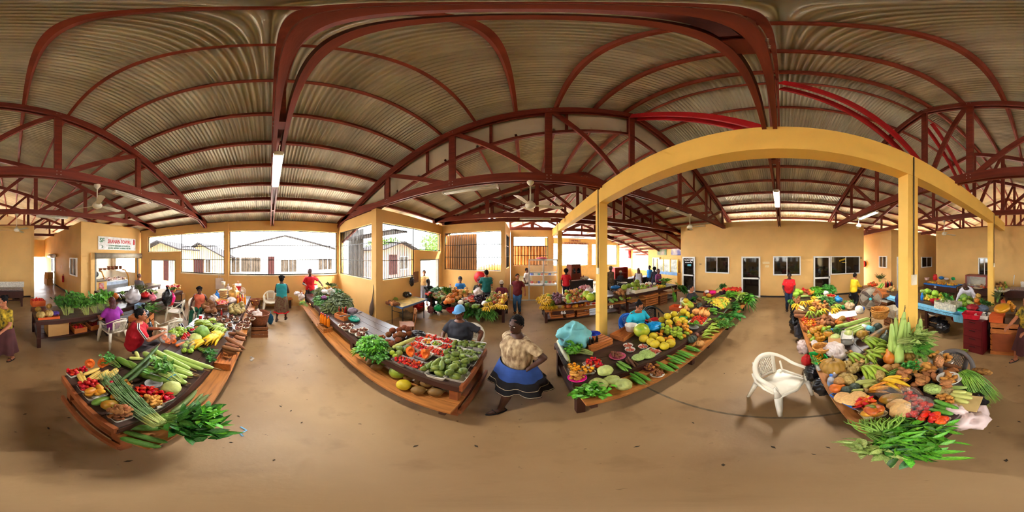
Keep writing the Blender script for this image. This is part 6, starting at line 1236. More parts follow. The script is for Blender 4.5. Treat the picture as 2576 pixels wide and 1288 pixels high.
for i,(x,y,cp)in enumerate(((485,345,CAPR),(520,330,CAPR),(575,310,M('cap_blue',(40,110,200),.4)))):bottle(('dark sauce bottle leftmost on the slatted crate','dark sauce bottle second on the slatted crate','sauce bottle with blue cap on the slatted crate')[i],P(*ZK(x,y),T+.12),.14,.045,SAB,cp)
c=P(*ZK(960,205),T);carton('shallow wooden box holding the white bucket',(c.x,c.y,T),.35,.62,.3,.08,CRW,name='shallow_box');m=MB();
e=thing('white_bucket','translucent white bucket in front of the cyan shirted woman','bucket',P(*ZK(1020,160),T+.02));m.lathe([(0,0),(.1,0),(.125,.13),(.13,.135),(.12,.135),(.095,.01),(0,.01)],22);m.obj('body',M('bucket_white',(236,230,220),.3,.04),e)
put('melon','wmelon',pts(ZL,(530,220)),T,.29,'large pale green watermelon',tilt=.3,name='watermelon')
m=bag('bright blue plastic bag beside the watermelon',P(*ZL(740,210),T),(.22,.16,.08),M('bag_sky',(20,150,220),.3,.15),5,False,amp=.35)
t=tray('foam tray of red peppers raised on its neighbour',cor(ZK,(380,580),(560,505),(635,560),(460,640)),T+.05);fill(t,'chili','chili',.045,20,'red pepper in the raised tray','red peppers in the raised tray',1.3,seed=2);t=tray('foam tray of red peppers beneath the raised one',cor(ZK,(500,610),(600,560),(680,610),(590,665)),T);fill(t,'chili','chili',.045,14,'red pepper in the lower tray','red peppers in the lower tray',1.3)
t=tray('foam tray of yellow peppers nearest the table edge',cor(ZK,(185,600),(330,585),(375,690),(220,715)),T);fill(t,'chili','chiliy',.045,20,'yellow pepper in the edge tray','yellow peppers in the edge tray',1.2,seed=5);t=tray('second foam tray of yellow peppers beside the cabbages',cor(ZK,(365,630),(510,620),(560,690),(410,735)),T);fill(t,'chili','chiliy',.045,16,'yellow pepper in the second tray','yellow peppers in the second tray',1.2,seed=6)
PINK=M('plate_pink',(232,40,150),.35);pl=plate('bright pink plate of brown roots at the table corner',*ZK(320,770),T,.2,PINK);pfill(pl,'ginger','tubero',.05,14,'brown root on the bright pink plate','roots on the bright pink plate',1.4)
put('cabbage','cabbage',pts(ZK,(680,680)),T,.18,'pale cabbage on the dark table top',asp=1.05)
for i,q in enumerate(((600,850),(770,815),(915,860))):put('cabbage','cabbage',pts(ZK,q),.65,.172,('left pale cabbage of three on the step','hindmost pale cabbage of three on the step','right pale cabbage of three on the step')[i],asp=1.1)
bunch('bunch of celery leaves hanging over the step corner',ZK(430,890),ZK(540,1080),.34,230,.07,.05,'bright',.65,zb=.02,zt=.03,lift=.14,seed=43,split=True,stems=18,sfrac=.3,smat=STG)
pl=plate('rose pink plate of brown beets',*ZK(840,490),T,.23,M('plate_rose',(204,92,120),.4));pfill(pl,'squash','beet',.05,7,'brown beet on the rose plate','beets on the rose plate',1.6,name='beet')
for i,q in enumerate(((980,365),(1005,420),(1175,380))):pl=plate(('hindmost white dish of pink roots','nearer white dish of pink roots','white dish of pink roots beside the tray')[i],*ZK(*q),T,.15,None,BOWL,'dish',cat='dish');pfill(pl,'tuber','sausage',.03,9,('pink root in the hindmost dish','pink root in the nearer dish','pink root in the dish beside the tray')[i],('pink roots a','pink roots b','pink roots c')[i],2.2)
t=tray('foam tray of long pink roots',cor(ZL,(585,575),(690,515),(880,590),(770,660)),T);fill(t,'tuber','sausage',.035,10,'long pink root in the foam tray','long pink roots in the tray',3.2)
lay('bitter','bitter',segs(ZL,(70,800,240,950),(90,770,355,910,.03),(130,760,290,960)),T,.055,'green bitter melon on the dark table edge','bitter melons on the table edge',roll=False);lay('pod','pod',segs(ZL,(280,690,420,890,.02),(240,750,320,850),(330,750,480,860),(250,730,400,870)),T,.04,'dark brown pod beside the bitter melons','dark pods')
for i,q in enumerate(((470,740),(600,660),(660,700))):
 c=P(*ZL(*q),T);b_=bag(('leftmost clear bag of chopped beans','clear bag of chopped beans by the pink tray','right clear bag of chopped beans')[i],c,(.1,.085,.035),M('bag_beans',(164,190,104),.3,.35,60,bump=.6,bs=90),3+i,False,amp=.2)
lay('bitter','cucb',segs(ZK,(990,700,1220,860),(1050,690,1285,815),(1000,760,1180,860)),.65,.06,'ridged green luffa in the pair beside the cabbages','luffas beside the cabbages','tip',name='luffa',roll=False)
for i,q in enumerate(((660,900),(810,1005))):pl=plate(('dark dish of shelled nuts on the step','white dish of brown pods on the step')[i],*ZL(*q),.65,.17,M('plate_wine',(96,40,34),.4)if i==0 else None,PLATE,'dish',cat='dish');pfill(pl,'ginger' if i else 'nut','ginger' if i else['nut','tubero'],.036,20,('shelled nut in the dark dish','brown pod in the white dish on the step')[i],('shelled nuts','brown pods on the step')[i],1.5,seed=i+3)
LU=[((780,770,1140,960,.03),(840,860,1080,950),(1000,800,1210,915)),((965,660,1340,795,.03),(1000,740,1270,820),(1090,660,1350,755)),((1170,575,1500,690,.03),(1140,610,1420,715)),((1310,490,1600,590,.03),(1300,530,1580,600))]
for i,s in enumerate(LU):lay('bitter','cucb',segs(ZL,*s),.65,.055,('bright green luffa in the first group along the step','bright green luffa in the second group along the step','bright green luffa in the third group along the step','bright green luffa in the farthest group along the step')[i],'luffa group %d'%(i+1),'tip',name='luffa',roll=False)
put('pomelo','pomeloy',pts(ZL,(570,370),(740,325),(700,425),(870,395),(770,470),(940,505),(1050,455)),T,.16,'yellow pomelo in the front group beside the pink roots','front yellow pomelos','dot',tilt=.8);put('pomelo','pomeloy',pts(ZM_,(635,525,.1),(525,595),(665,655),(770,480,.08),(820,590),(940,610),(960,430,.1),(905,490),(740,520),(860,640)),T,.17,'yellow pomelo in the heap behind the limes','rear yellow pomelos','dot',tilt=.8)
put('ball','orange',pts(ZL,(1050,350,.06),(1000,385),(1090,400),(960,380),(800,285),(870,300)),T,.085,'orange beside the front pomelos','oranges beside the front pomelos',name='orange')
LIM=((540,700,.12),(540,765,.06),(520,810),(635,740,.12),(635,805,.06),(640,870),(600,840),(705,840),(785,780,.12),(785,850,.06),(780,915),(740,880),(830,880),(900,800,.14),(900,880,.08),(870,930),(915,965),(860,840),(850,760,.06),(945,920),(690,790),(580,780),(1000,860),(1040,880,.0))
put('ball','lime',pts(ZM_,*LIM),T,.078,'round lime in the pyramids of citrus','limes in the citrus pyramids',name='lime');put('ball','orange',pts(ZM_,(530,835),(695,730),(700,770),(1040,735,.1),(1040,805,.05),(1100,850),(860,700,.04),(900,700),(970,730,.05),(975,930),(1000,690,.04),(830,690),(1000,780),(860,650,.06)),T,.08,'small orange in the citrus pyramids','oranges in the citrus pyramids',name='orange')
put('ball','pomeloy',pts(ZM_,(1040,475,.06),(1140,515),(1045,530),(1000,640,.04),(860,600),(940,500)),T,.12,'grapefruit near the green cloth scrap','grapefruits near the green scrap',name='grapefruit')
m=MB();c=P(*ZM_(960,560),T+.1);tm=MB().box((0,0,0),(.2,.16,.05)).mesh('green_scrap',BAGG);tag(mk('green_carton',tm,None,c,(.1,.15,.4)),'green carton scrap among the pomelos','carton')
t=tray('large tray of red cherry tomatoes beside the squash box',cor(ZM_,(1050,650),(1200,510),(1470,570),(1320,710)),T,FOAM,.05);fill(t,'tomato',['tomato','tomatoO'],.05,90,'cherry tomato in the large tray beside the squash box','cherry tomatoes in the large tray',seed=4,layers=1.4)
c=P(*ZM_(1320,490),T);carton('orange wooden box of butternut squashes',(c.x+.1,c.y+.02,T),.1,.5,.3,.1,CRW,name='squash_box');lay('squash','butternut',segs(ZM_,(1300,490,1370,370,.05,.1),(1400,500,1410,400,.05,.08),(1440,510,1460,430,.04)),T+.02,.14,'butternut squash standing in the orange box','butternuts in the orange box');put('pumpt','butternut',pts(ZM_,(1215,430,.06)),T,.2,'round tan pumpkin in the orange box',stem='top',name='pumpkin');bag('red bag beside the butternuts',P(*ZM_(1230,470),T+.05),(.06,.05,.03),BAGR,3,False)
carton('orange carton behind the upper pomelos',P(*ZM_(830,390),T),.2,.3,.36,.11,M('carton_orange',(206,90,34),.7,.1));lay('melon','wmelon',segs(ZM_,(930,230,1160,330,.04)),T,.24,'large yellow melon with green stripe',name='melon');put('pomelo','pomeloy',pts(ZM_,(1010,215,.2)),T,.18,'yellow melon half resting on the large one',name='melon');lay('squash','butternut',segs(ZM_,(1000,400,1030,280,.06,.12)),T,.11,'pale onion shaped squash before the yellow melon');put('ball','pumpt',pts(ZM_,(1045,395,.03)),T,.13,'tan onion squash beside the large melon',name='squash');lay('eggplant','egg',segs(ZM_,(890,400,920,290)),T,.11,'white striped gourd in the orange carton',name='white_gourd')
put('pumpkin','pumpg',pts(ZM_,(1130,990)),.65,.2,'dark green round pumpkin on the step',stem='top');put('pumpt','pumpt',pts(ZM_,(1300,1080)),.65,.15,'small tan ribbed pumpkin with pale stem',stem='top',tilt=.1);put('pumpt','beet',pts(ZM_,(1220,910)),.65,.14,'brown pumpkin behind the dark green one',name='pumpkin')
c=P(*ZM_(1170,770),T);pl=plate('silver bowl of green herbs',*ZM_(1170,780),T,.2,M('silver_bowl',(190,190,190),.3,.05,metal=.6),BOWL,'bowl');bunch('green herbs in the silver bowl',Vector((c.x,c.y,T+.05)),Vector((c.x+.05,c.y+.03,T+.08)),.22,90,.05,.03,'bright',lift=.08,seed=44,stems=6)
PLA=((1230,760),(1330,720),(1440,650),(1590,680),(1440,800),(1500,750),(1360,880),(1480,830),(1330,960),(1640,700))
for i,q in enumerate(PLA):hand_of('green plantain hand laid along the step',*ZM_(*q),.65,4,.26,'plantain',-.55+.1*(i%3),'plantain hands along the step',.03,fan=.7,th=.17,name='plantain_hand')
bunch('herb bundle hanging over the step beyond the plantains',ZM_(1560,590),ZM_(1880,800),.45,420,.06,.022,'mid',.66,zb=.1,zt=.0,lift=.1,seed=45,droop=.0,stems=30);bunch('dark broad leaves beyond the herb bundle',ZM_(1680,470),ZM_(2020,620),.45,60,.26,.1,'dark',.68,zb=.08,zt=.04,lift=.1,seed=46,split=True,stems=12);bunch('dark green leaf bundle farther along the step',ZM_(1800,360),ZM_(2060,400),.6,220,.14,.05,'dark',.68,zb=.08,lift=.14,seed=47,stems=14)
lay('eggplant','eggplant',segs(ZM_,(1350,335,1510,320,.05),(1560,340,1720,390,.05)),T,.09,'purple eggplant between melons and cucumbers','purple eggplants on the pomelo table','cal');put('pumpkin','pumpg',pts(ZM_,(1260,335,.02),(1290,290,.02)),T,.16,'dark calabash behind the eggplants','dark calabashes',stem='top');lay('cucumber','cucb',segs(ZM_,(1450,375,1700,385,.04),(1430,405,1660,440),(1560,470,1640,480)),T,.075,'green cucumber beside the yellow fruit crate','cucumbers beside the fruit crate')
c=P(*ZM_(1690,290),T);carton('dark carton of yellow passion fruit',(c.x,c.y,T),.15,.75,.55,.12,M('carton_dark',(92,66,46),.8,.2));pile('ball',['passion','greenf','passion'],cor(ZM_,(1460,250),(1560,160),(1900,200),(1880,260),(1740,400),(1600,340)),T+.04,.1,60,'yellow passion fruit in the dark carton','passion fruit in the dark carton',.16,1.15,name='passion_fruit')
for i,q in enumerate(((1330,170),(1420,160),(1380,200))):hand_of('yellow green bananas beside the black shirted woman',*ZM_(*q),T,6,.22,'bananag',-.3,'bananas beside the black shirted woman',.08)
bunch('dark leaf laid behind the yellow melon',ZM_(1060,190),ZM_(1230,220),.3,8,.26,.14,'dark',T,zt=.1,lift=.06,seed=48,split=True,stems=4)
c=P(*ZN(570,440),T);carton('orange carton with mango and pink bag',(c.x,c.y,T),.1,.62,.34,.14,M('carton_orange',None));lay('papaya','mangoy',segs(ZN,(490,460,600,450,.14)),T,.16,'yellow papaya in the orange carton');bag('bright pink bag in the orange carton',P(*ZN(620,430),T+.12),(.16,.12,.07),BAGP,3,False);bag('white bag in the orange carton',P(*ZN(500,410),T+.14),(.1,.09,.06),BAGW,5,False)
bunch('light green leek leaves behind the fruit crate',ZN(760,500),ZN(1090,470),.5,120,.3,.06,'bright',T,zt=.04,lift=.1,seed=51,stems=18,up=.3);bunch('pale green lettuce heads at the step',ZN(1160,560),ZN(1300,600),.6,160,.2,.12,'pale',.72,zt=.02,lift=.16,seed=52,stems=10);bunch('bright lettuce leaves hanging over the step',ZN(1220,540),ZN(1320,620),.5,120,.22,.12,'bright',.72,lift=.14,seed=53,stems=10)
lay('tuber','tubero',segs(ZN,(700,505,850,520),(860,525,1040,545),(780,510,960,530)),T,.1,'orange root along the fruit crate rim','orange roots along the crate rim');pile('eggplant','eggplant',cor(ZN,(790,400),(900,350),(1080,380),(1180,420),(1000,430),(860,420)),T,.13,14,'dark eggplant near the tomato heap','eggplants near the tomato heap',.1,1.7);pile('tomato','tomato',cor(ZN,(800,330),(1000,290),(1250,300),(1270,350),(1000,360)),T+.1,.12,30,'red tomato in the far heap by the brown door','far tomato heap',.2);pile('tomato',['passion','greenf'],cor(ZN,(880,380),(1100,350),(1200,380),(950,400)),T+.02,.12,16,'yellow green fruit below the far tomatoes','fruit below the far tomatoes',.1,name='fruit');bunch('dark leaves behind the far tomatoes',ZN(700,350),ZN(880,300),.5,120,.18,.07,'dark',T,zt=.1,lift=.16,seed=54)
bunch('leek leaves drooping from the far end of the table',ZN(1330,400),ZN(1410,470),.3,60,.5,.06,'mid',T,zb=.1,lift=.06,seed=55,droop=.4,stems=14,up=.0);pile('cucumber','greenf',cor(ZN,(1180,430),(1320,400),(1330,460),(1200,480)),T,.1,10,'green squash near the drooping leeks','squashes near the leeks',.08,2,name='squash')
bunch('broad spread of bright leaves at the near end of the plantain table',ZV(500,640),ZV(1850,780),.36,210,.12,.045,'bright',T,zb=.0,zt=.0,lift=.06,seed=61,split=True,stems=40,sfrac=.12,spread=1.2,up=.15);bunch('darker leaves under the bright spread',ZV(520,620),ZV(1750,840),.34,110,.12,.045,'dark',T,lift=.04,seed=62,split=True,stems=20,sfrac=.2,spread=1.4,up=.2)
bunch('yellowing leaf tips at the aisle side of the spread',ZV(900,820),ZV(350,980),.3,40,.12,.04,'pale',T-.03,lift=.06,seed=63,split=True,stems=10);strands('fan of cut leaf stalks behind the spread',ZV(700,640),ZV(600,400),.34,60,T,PM['beans'],.006,'stalk_fan',.08,cat='stalks',zt=.06,curl=.03);strands('dark long beans behind the bright leaves',ZV(900,400),ZV(1400,500),.1,20,T,PM['cucumber'],.006,'bean_bundle',.04,cat='beans')
t=tray('foam tray of orange plum tomatoes at the near corner',cor(ZV,(1300,375),(1480,245),(1975,360),(1810,525)),T);fill(t,'mango',['tomatoO','tomato'],.052,22,'orange plum tomato in the corner tray','plum tomatoes in the corner tray',1.3,name='plum_tomato',layers=1.1)
t=tray('foam tray of green and red mangoes near the leaf spread',cor(ZS,(845,1100),(1310,985),(1515,1115),(1030,1255)),T,M('foam_cream',(214,200,160),.5));fill(t,'mango',['mangog','mangoy','mangor'],.085,7,'small mango in the tray near the leaf spread','mangoes near the leaf spread',1.25,layers=1);t=tray('foam tray of orange peppers behind the mango tray',cor(ZS,(720,950),(1100,820),(1290,930),(860,1080)),T);fill(t,'chili',['chilio','chiliy','chili'],.042,34,'orange pepper in the tray behind the mangoes','orange peppers behind the mangoes',1.9)
c=P(*ZS(720,830),T);carton('blue edged tray of wrapped flat breads',(c.x,c.y,T),.35,.3,.2,.03,M('tray_blue',(40,110,200),.4),name='bread_tray');
for i,q in enumerate(((560,800,.02),(720,830,.03),(900,780,.03),(820,860,.02))):put('tomato','bread',pts(ZS,q),T,.14,'wrapped flat bread on the blue edged tray','wrapped flat breads',flat=.3,asp=1.4,tilt=.1,name='flat_bread')
lay('gourd','zuc',segs(ZS,(545,710,1015,650)),T,.075,'pale zucchini above the flat breads',name='zucchini');lay('squash','squasho',segs(ZS,(300,650,610,570)),T,.13,'orange squash beside the water bottle');lay('cassava','tubero',segs(ZS,(310,735,430,780)),T,.025,'small yellow root at the table edge',name='turmeric_root')
e=bottle('water bottle with blue cap at the table edge',P(*ZS(325,560),.74),.2,.075,M('water_clear',(206,214,220),.1,.05,alpha=.6,spec=.7),M('cap_blue',None),None,M('bottle_label',(200,220,240),.5,.3,60,col2=(60,130,200)),'water_bottle');e=thing('plastic_jar','pale plastic cup behind the water bottle','cup',P(*ZS(400,420),.74));m=MB();m.lathe([(0,0),(.035,0),(.042,.13),(.038,.15),(0,.15)],16);m.obj('body',M('cup_pale',(206,196,196),.3,.05),e)
put('pumpkin','pumpkin',pts(ZS,(360,170)),T,.29,'largest ochre pumpkin near the aisle edge',stem='top',tilt=.15);put('pumpt','pumps',pts(ZS,(650,145,.02),(735,255),(610,390),(860,190)),T,.15,'small striped pumpkin near the largest one','small striped pumpkins','top','pumpkin');lay('squash','pumps',segs(ZS,(700,430,850,390),(600,500,840,400)),T,.15,'striped necked pumpkin beside the plantains','striped necked pumpkins',name='pumpkin');lay('squash','pumpt',segs(ZS,(460,340,660,230),(480,540,510,360),(1330,250,990,120)),T,.13,'tan necked pumpkin among the striped ones','tan necked pumpkins',name='pumpkin')
lay('pumpt','pumps',segs(ZS,(1150,370,1430,340,.02)),T,.19,'ribbed ochre pumpkin above the yellow bananas',name='pumpkin');put('pumpt','pumpt',pts(ZS,(1470,215),(1650,200)),T,.15,'round brown pumpkin below the orange squash','round brown pumpkins',name='pumpkin');put('pumpt','pumpg',pts(ZS,(800,590),(640,650)),T,.12,'dark gourd under the zucchini stack','dark gourds under the zucchinis',name='gourd')
for q,n,yw in(((950,180),5,-1.2),((1070,180),4,-1.35)):hand_of('bright green plantains with tips down beside the ribbed pumpkin',*ZS(*q),T,n,.26,'plantain',yw+4.6,'green plantains beside the ribbed pumpkin',.12,fan=.9,th=.2,name='plantain_hand',tiltz=.45)
lay('gourd','zuc',segs(ZS,(790,520,1310,430,.03),(960,570,1290,500),(980,610,1280,560)),T,.07,'pale green zucchini in the stack above the orange papaya','stack of pale zucchinis',name='zucchini');hand_of('yellow bananas curving beside the peanut bag',*ZS(1340,460),T,5,.28,'bananay',3.9,None,.06,fan=1.0,th=.2,tiltz=.3);hand_of('brown ripe bananas below the yellow ones',*ZS(1060,690),T,4,.22,'bananab',4.4,None,.02,fan=.6,th=.18,tiltz=.1)
lay('papaya','papaya',segs(ZTT,(70,830,470,740)),T,.13,'large orange papaya wrapped in film');q=P(*ZTT(270,800),T);bag('clear film around the orange papaya',q,(.2,.1,.075),BAGO,4,False,amp=.15)
put('nut','bread',pts(ZTT,(380,900),(420,980)),T,.16,'bag of tan grain beside the red peppers','bags of tan grain',asp=1.5,flat=.5,name='grain_bag',cat='bag')
for i,(x,y,n)in enumerate(((570,770,8),(760,920,12),(570,1030,9))):
 c=P(*ZTT(x,y),T);pile('tomato','tomato',[(c.x-.06,c.y-.05),(c.x+.06,c.y-.05),(c.x+.06,c.y+.05),(c.x-.06,c.y+.05)],T,.055,n,('red pepper in the hindmost clear bag','red pepper in the fullest clear bag','red pepper in the clear bag nearest the leaves')[i],'bagged red peppers %d'%i,.08,world=True,name='red_pepper',cat='pepper');bag(('hindmost clear bag of red peppers','fullest clear bag of red peppers','clear bag of red peppers nearest the leaves')[i],c,(.1,.085,.07),BAGO,i+3,True,amp=.2)
lay('cucumber','cucb',segs(ZTT,(960,810,1360,960,.03),(930,890,1310,1010),(880,960,1280,1040)),T,.055,'warty green cucumber behind the plum tomatoes','cucumbers behind the plum tomatoes');lay('gourd','zuc',segs(ZU,(260,680,550,730,.02),(300,640,545,680),(300,740,505,790),(290,655,470,650,.03)),T,.065,'pale yellow zucchini at the outer edge','pale zucchinis at the outer edge',name='zucchini');lay('gourd','gourd',segs(ZU,(270,595,480,590)),T,.06,'pale gourd beside the long beans')
m=MB();c=P(*ZU(420,780),T+.006);m.box((0,0,0),(.28,.24,.012));tag(m.obj('cutting_board',M('board_pale',(206,176,116),.6,.1),None,(c.x,c.y,T+.006),(0,0,.15)),'pale board under the outer zucchinis','board');pile('ginger','tubero',cor(ZU,(100,720),(230,710),(330,770),(280,800),(150,750)),T+.012,.045,12,'pink brown ginger piece in the row beside the cucumbers','ginger pieces in the row',.05,1.6)
c=P(*ZTT(935,690),T);bag('clear bag of green chopped beans',c,(.085,.075,.065),M('bag_beans',None),8,False,amp=.15);c=P(*ZTT(1120,700),T);bag('flat bag of pale seeds beside the chopped beans',c,(.12,.09,.03),M('bag_seed',(200,178,128),.4,.3,60),9,False,amp=.15)
for i,(x,y)in enumerate(((400,610),(1035,290))):c=P(*ZTT(x,y),T);bag(('clear bag of peanuts beside the yellow bananas','clear bag of peanuts below the tuber dish')[i],c,(.07,.065,.12)if i else(.13,.06,.05),M('bag_peanut',(190,130,80),.35,.5,70,bump=.6,bs=80),5+i,False,amp=.12)
lay('pod','pod',segs(ZTT,(510,570,700,720),(560,560,780,730),(620,560,800,750),(540,600,740,720)),T,.04,'dark brown roasted plantain strip','dark roasted strips',name='dried_plantain')
SPT=[(((185,480),(420,360),(690,430),(480,570)),12,'tuber','large tray of sweet potatoes beside the celery'),(((560,540),(740,440),(920,540),(740,630)),9,'tuber','tray of sweet potatoes in the middle'),(((750,430),(930,350),(1140,450),(1000,560)),6,'tuber','green tray of large sweet potatoes'),(((680,360),(780,280),(940,320),(830,400)),6,'tubero','tray of small orange tubers behind the celery'),(((1040,620),(1110,570),(1240,610),(1180,670)),5,'tuber','dark tray of tubers below the white bowl')]
for i,(cs,n,mt,lab)in enumerate(SPT):t=tray(lab,cor(ZTT,*cs),T,M('tray_darkgreen',(40,70,60),.4)if i in(2,4)else M('tray_brown',(70,50,40),.5),.04,'shallow_tray');fill(t,'tuber',mt,.075,n,'sweet potato in the '+lab.split(' of ')[0]+' '+('beside the celery','in the middle','by the white bowl','behind the celery','under the white bowl')[i],'sweet potatoes %d'%i,1.7,layers=1.4,seed=i)
pl=plate('white bowl of tubers near the long beans',*ZTT(1205,500),T+.03,.24,FOAM,BOWL,'bowl');pfill(pl,'tuber','tubero',.06,7,'tuber in the white bowl near the long beans','tubers in the white bowl',1.7);pl=plate('white dish of orange tubers by the grey armchair',*ZTT(985,130),T+.04,.22,FOAM,BOWL,'dish',cat='dish');pfill(pl,'tuber','tubero',.06,8,'orange tuber in the dish by the grey armchair','orange tubers by the armchair',1.5);t=tray('tray of orange tubers beside the dish',cor(ZTT,(1060,170),(1150,110),(1290,190),(1200,230)),T);fill(t,'tuber','tubero',.07,6,'orange tuber in the tray beside the dish','orange tubers in the tray',1.5)
lay('tuber','tuber',segs(ZTT,(1120,330,1250,440,.05,.0),(1170,310,1330,410,.03),(1230,300,1390,380),(1310,420,1400,400)),T,.09,'large sweet potato behind the white bowl','large loose sweet potatoes');lay('cassava','cassava',segs(ZTT,(1100,230,1420,300,.02)),T,.075,'long brown cassava root at the seller edge');put('tuber','tubero',pts(ZTT,(865,255),(930,300)),T,.09,'orange tuber behind the peanut bag','tubers behind the peanuts',asp=1.4)
bunch('bunch of celery lying across the roots',ZTT(190,430),ZTT(780,230),.22,170,.05,.04,'cel',T,zb=.08,zt=.12,lift=.08,seed=64,stems=12,sfrac=.45,smat=M('celery_stalk',(120,180,80),.4,.15,6))
strands('large bundle of long green beans hanging over the outer corner',ZU(420,430),ZU(800,620),.34,130,T,M('longbean',(92,150,46),.4,.3,6,col2=(150,190,70)),.0055,'bean_bundle',.1,hang=.32,cat='beans',curl=.03,zb=.03,zt=.0)
m=MB();c=P(*ZU(670,390),T-.02);tag(bag('brown patterned cloth behind the long beans',(c.x,c.y,T-.06),(.13,.05,.05),M('cloth_leopard',(150,104,48),.8,.6,30),4,False,amp=.15),'brown patterned cloth behind the long beans','cloth')
bag('pale pink plastic bag hanging at the near corner',P(*ZU(440,1040),.5),(.16,.14,.14),M('bag_blush',(222,198,192),.4,.08,4),6,False,amp=.6);bag('black plastic bag under the zucchini board',P(*ZU(560,880),.4),(.12,.12,.16),BAGB,7,False)
lay('squash','squasho',segs(ZR_,(790,1180,740,920,.02,.1)),T,.17,'large orange squash standing before the tall gourd');lay('gourd','gourd',segs(ZR_,(930,1190,960,820,.02,.25)),T,.13,'thick pale gourd standing upright in the heap',stem='tip');lay('gourd','gourd',segs(ZR_,(760,900,1080,350,.1,.45)),T,.11,'pale gourd leaning diagonally towards the column',stem='tip')
def lean(px0,px1,py1,r0,r1,th,label,grp):
 a=PR(px0,644,r0);a.z=T+.03;b=PR(px1,py1,r1);d=b-a;item('gourd','gourd',(a+b)/2,(d.length,th,th),label,grp,d.to_track_quat('X','Z').to_euler(),stem='tip')
for(x0,x1,y1,r0,r1)in((870,1040,240,2.12,2.2),(790,810,450,2.12,2.2),(890,810,460,2.1,2.2),(1000,970,440,2.14,2.22),(1060,1040,340,2.14,2.22),(1150,1110,420,2.14,2.22),(930,880,340,2.14,2.24),(1260,1280,460,2.14,2.24),(1310,1330,360,2.14,2.24),(1420,1290,600,2.05,2.15)):lean(ZR_(x0,0)[0],*ZR_(x1,y1),r0,r1,.085,'tall pale gourd leaning on the yellow column','tall gourds on the column')
lay('gourd','squashg',segs(ZR_,(400,790,780,520,.02,.12)),T,.2,'long grey green pumpkin beside the baskets',name='pumpkin');lay('squash','pumpg',segs(ZR_,(680,820,730,580,.02,.14)),T,.19,'dark grey squash beside the diagonal gourd',stem='top');lay('squash','pumpg',segs(ZR_,(840,1050,840,920,.02,.1)),T,.1,'dark slender squash behind the orange one')
put('pumpt','pumpkin',pts(ZR_,(285,660)),T,.23,'ochre pumpkin below the water label bag',stem='top',name='pumpkin');put('pumpkin','pumpkin',pts(ZR_,(1100,1040)),T,.2,'ribbed ochre pumpkin right of the upright gourd',stem='top',tilt=.1)
for i,(x,y,n,yw,L)in enumerate(((290,760,6,4.2,.24),(350,960,5,3.4,.24),(450,1010,6,4.6,.26),(520,870,5,4.4,.2),(340,1040,4,3.3,.24),(1230,960,5,4.2,.18),(1330,1000,5,4.9,.2),(560,780,6,4.0,.18))):hand_of('green plantain hand in the heap before the tall gourds',*ZR_(x,y),T,n,L,'bananag' if i%2 else 'plantain',yw,'plantain hands before the tall gourds',.1,fan=1.2,th=.2,name='plantain_hand')
hand_of('green plantains leaning on the white scale',*ZQ(1560,600),T,6,.3,'bananag',3.6,None,.14,fan=.8,name='plantain_hand');hand_of('green plantains beside the largest pumpkin',*ZQ(1240,900),T,4,.26,'plantain',3.5,None,.1,fan=.6,name='plantain_hand');put('pumpt','butternut',pts(ZR_,(630,1030,.04)),T,.13,'small cream squash with pale stem',stem='top',name='squash');lay('squash','butternut',segs(ZQ,(1330,850,1220,880)),T,.09,'tan squash neck behind the plantains')
pile('ginger','bread',cor(ZQ,(1400,1030),(1600,960),(1630,1020),(1480,1090)),T+.08,.05,14,'dried peel in the netted heap above the pumpkins','dried peels',.05,1.8,name='dried_peel');put('pumpt','pumps',pts(ZQ,(1380,1000)),T,.18,'striped brown pumpkin under the dried peels',name='pumpkin')
bunch('pale leek leaves wrapped in film beside the column',PR(2256,864,2.02),PR(2323,868,2.05),.3,70,.24,.08,'pale',lift=.14,seed=66,stems=16,split=True,smat=STP);bunch('bok choy leaves around the film wrapped leeks',PR(2270,880,1.98),PR(2320,884,1.98),.3,70,.14,.08,'mid',lift=.14,seed=67,split=True,stems=10)
c=P(*ZR_(600,380),T);basket('lower wicker basket of the nested pair',(c.x,c.y,T+.05),.44,.18,handle=False);basket('upper wicker basket of the nested pair, with handle',(c.x,c.y,T+.1),.43,.18,handle=True)
put('melon','pumpg',pts(ZR_,(560,520)),T-.05,.2,'dark melon propping the nested baskets',name='melon');e=thing('paper_roll','white bag with blue water label','package',P(*ZR_(430,550),T+.1),.35);m=MB();m.tube([(-.07,0,0),(.07,0,0)],.06,16);m.obj('label',M('label_aqua',(120,205,225),.4,.3,30),e);m=MB();m.tube([(.07,0,0),(.3,0,-.01)],[.06,.05],16);m.obj('body',WHITE,e)
lay('gourd','gourd',segs(ZQ,(960,350,1680,170,.02,.1),(1140,320,1650,160,.08,.16),(1160,430,1690,250,.02,.08),(1290,440,1680,300,.0,.06),(1340,480,1640,330,0,.04)),T,.1,'long pale gourd pointing at the nested baskets','long gourds by the baskets','tip')
e=thing('weighing_scale','white kitchen scale with metal pan','scale',P(*ZQ(1210,640),T),-.45);m=MB();m.lathe([(0,0),(.13,0),(.11,.04),(.05,.07),(.04,.1),(0,.1)],18);m.obj('base',WHITE,e);m=MB();m.box((0,-.1,.05),(.1,.03,.08));m.obj('dial_box',WHITE,e)
o=mk('pan',traymesh('scale_pan',M('pan_steel',(214,212,206),.3,.05,metal=.3)),e,(0,0,.11),(0,0,0),(.34,.2,.3))
put('cabbage','cabbage',pts(ZQ,(1250,490),(970,570)),T,.2,'pale cabbage half behind the scale','cabbages behind the scale');bunch('green celery tops behind the scale',ZQ(1150,450),ZQ(920,480),.24,120,.045,.03,'cel',T,zt=.04,lift=.1,seed=68);e=thing('tin_can','small blue and white tin behind the scale','tin',P(*ZQ(895,440),T));m=MB();m.lathe([(0,0),(.04,0),(.04,.07),(0,.07)],16);m.obj('body',M('tin_blue',(90,170,220),.3,.4,20),e)
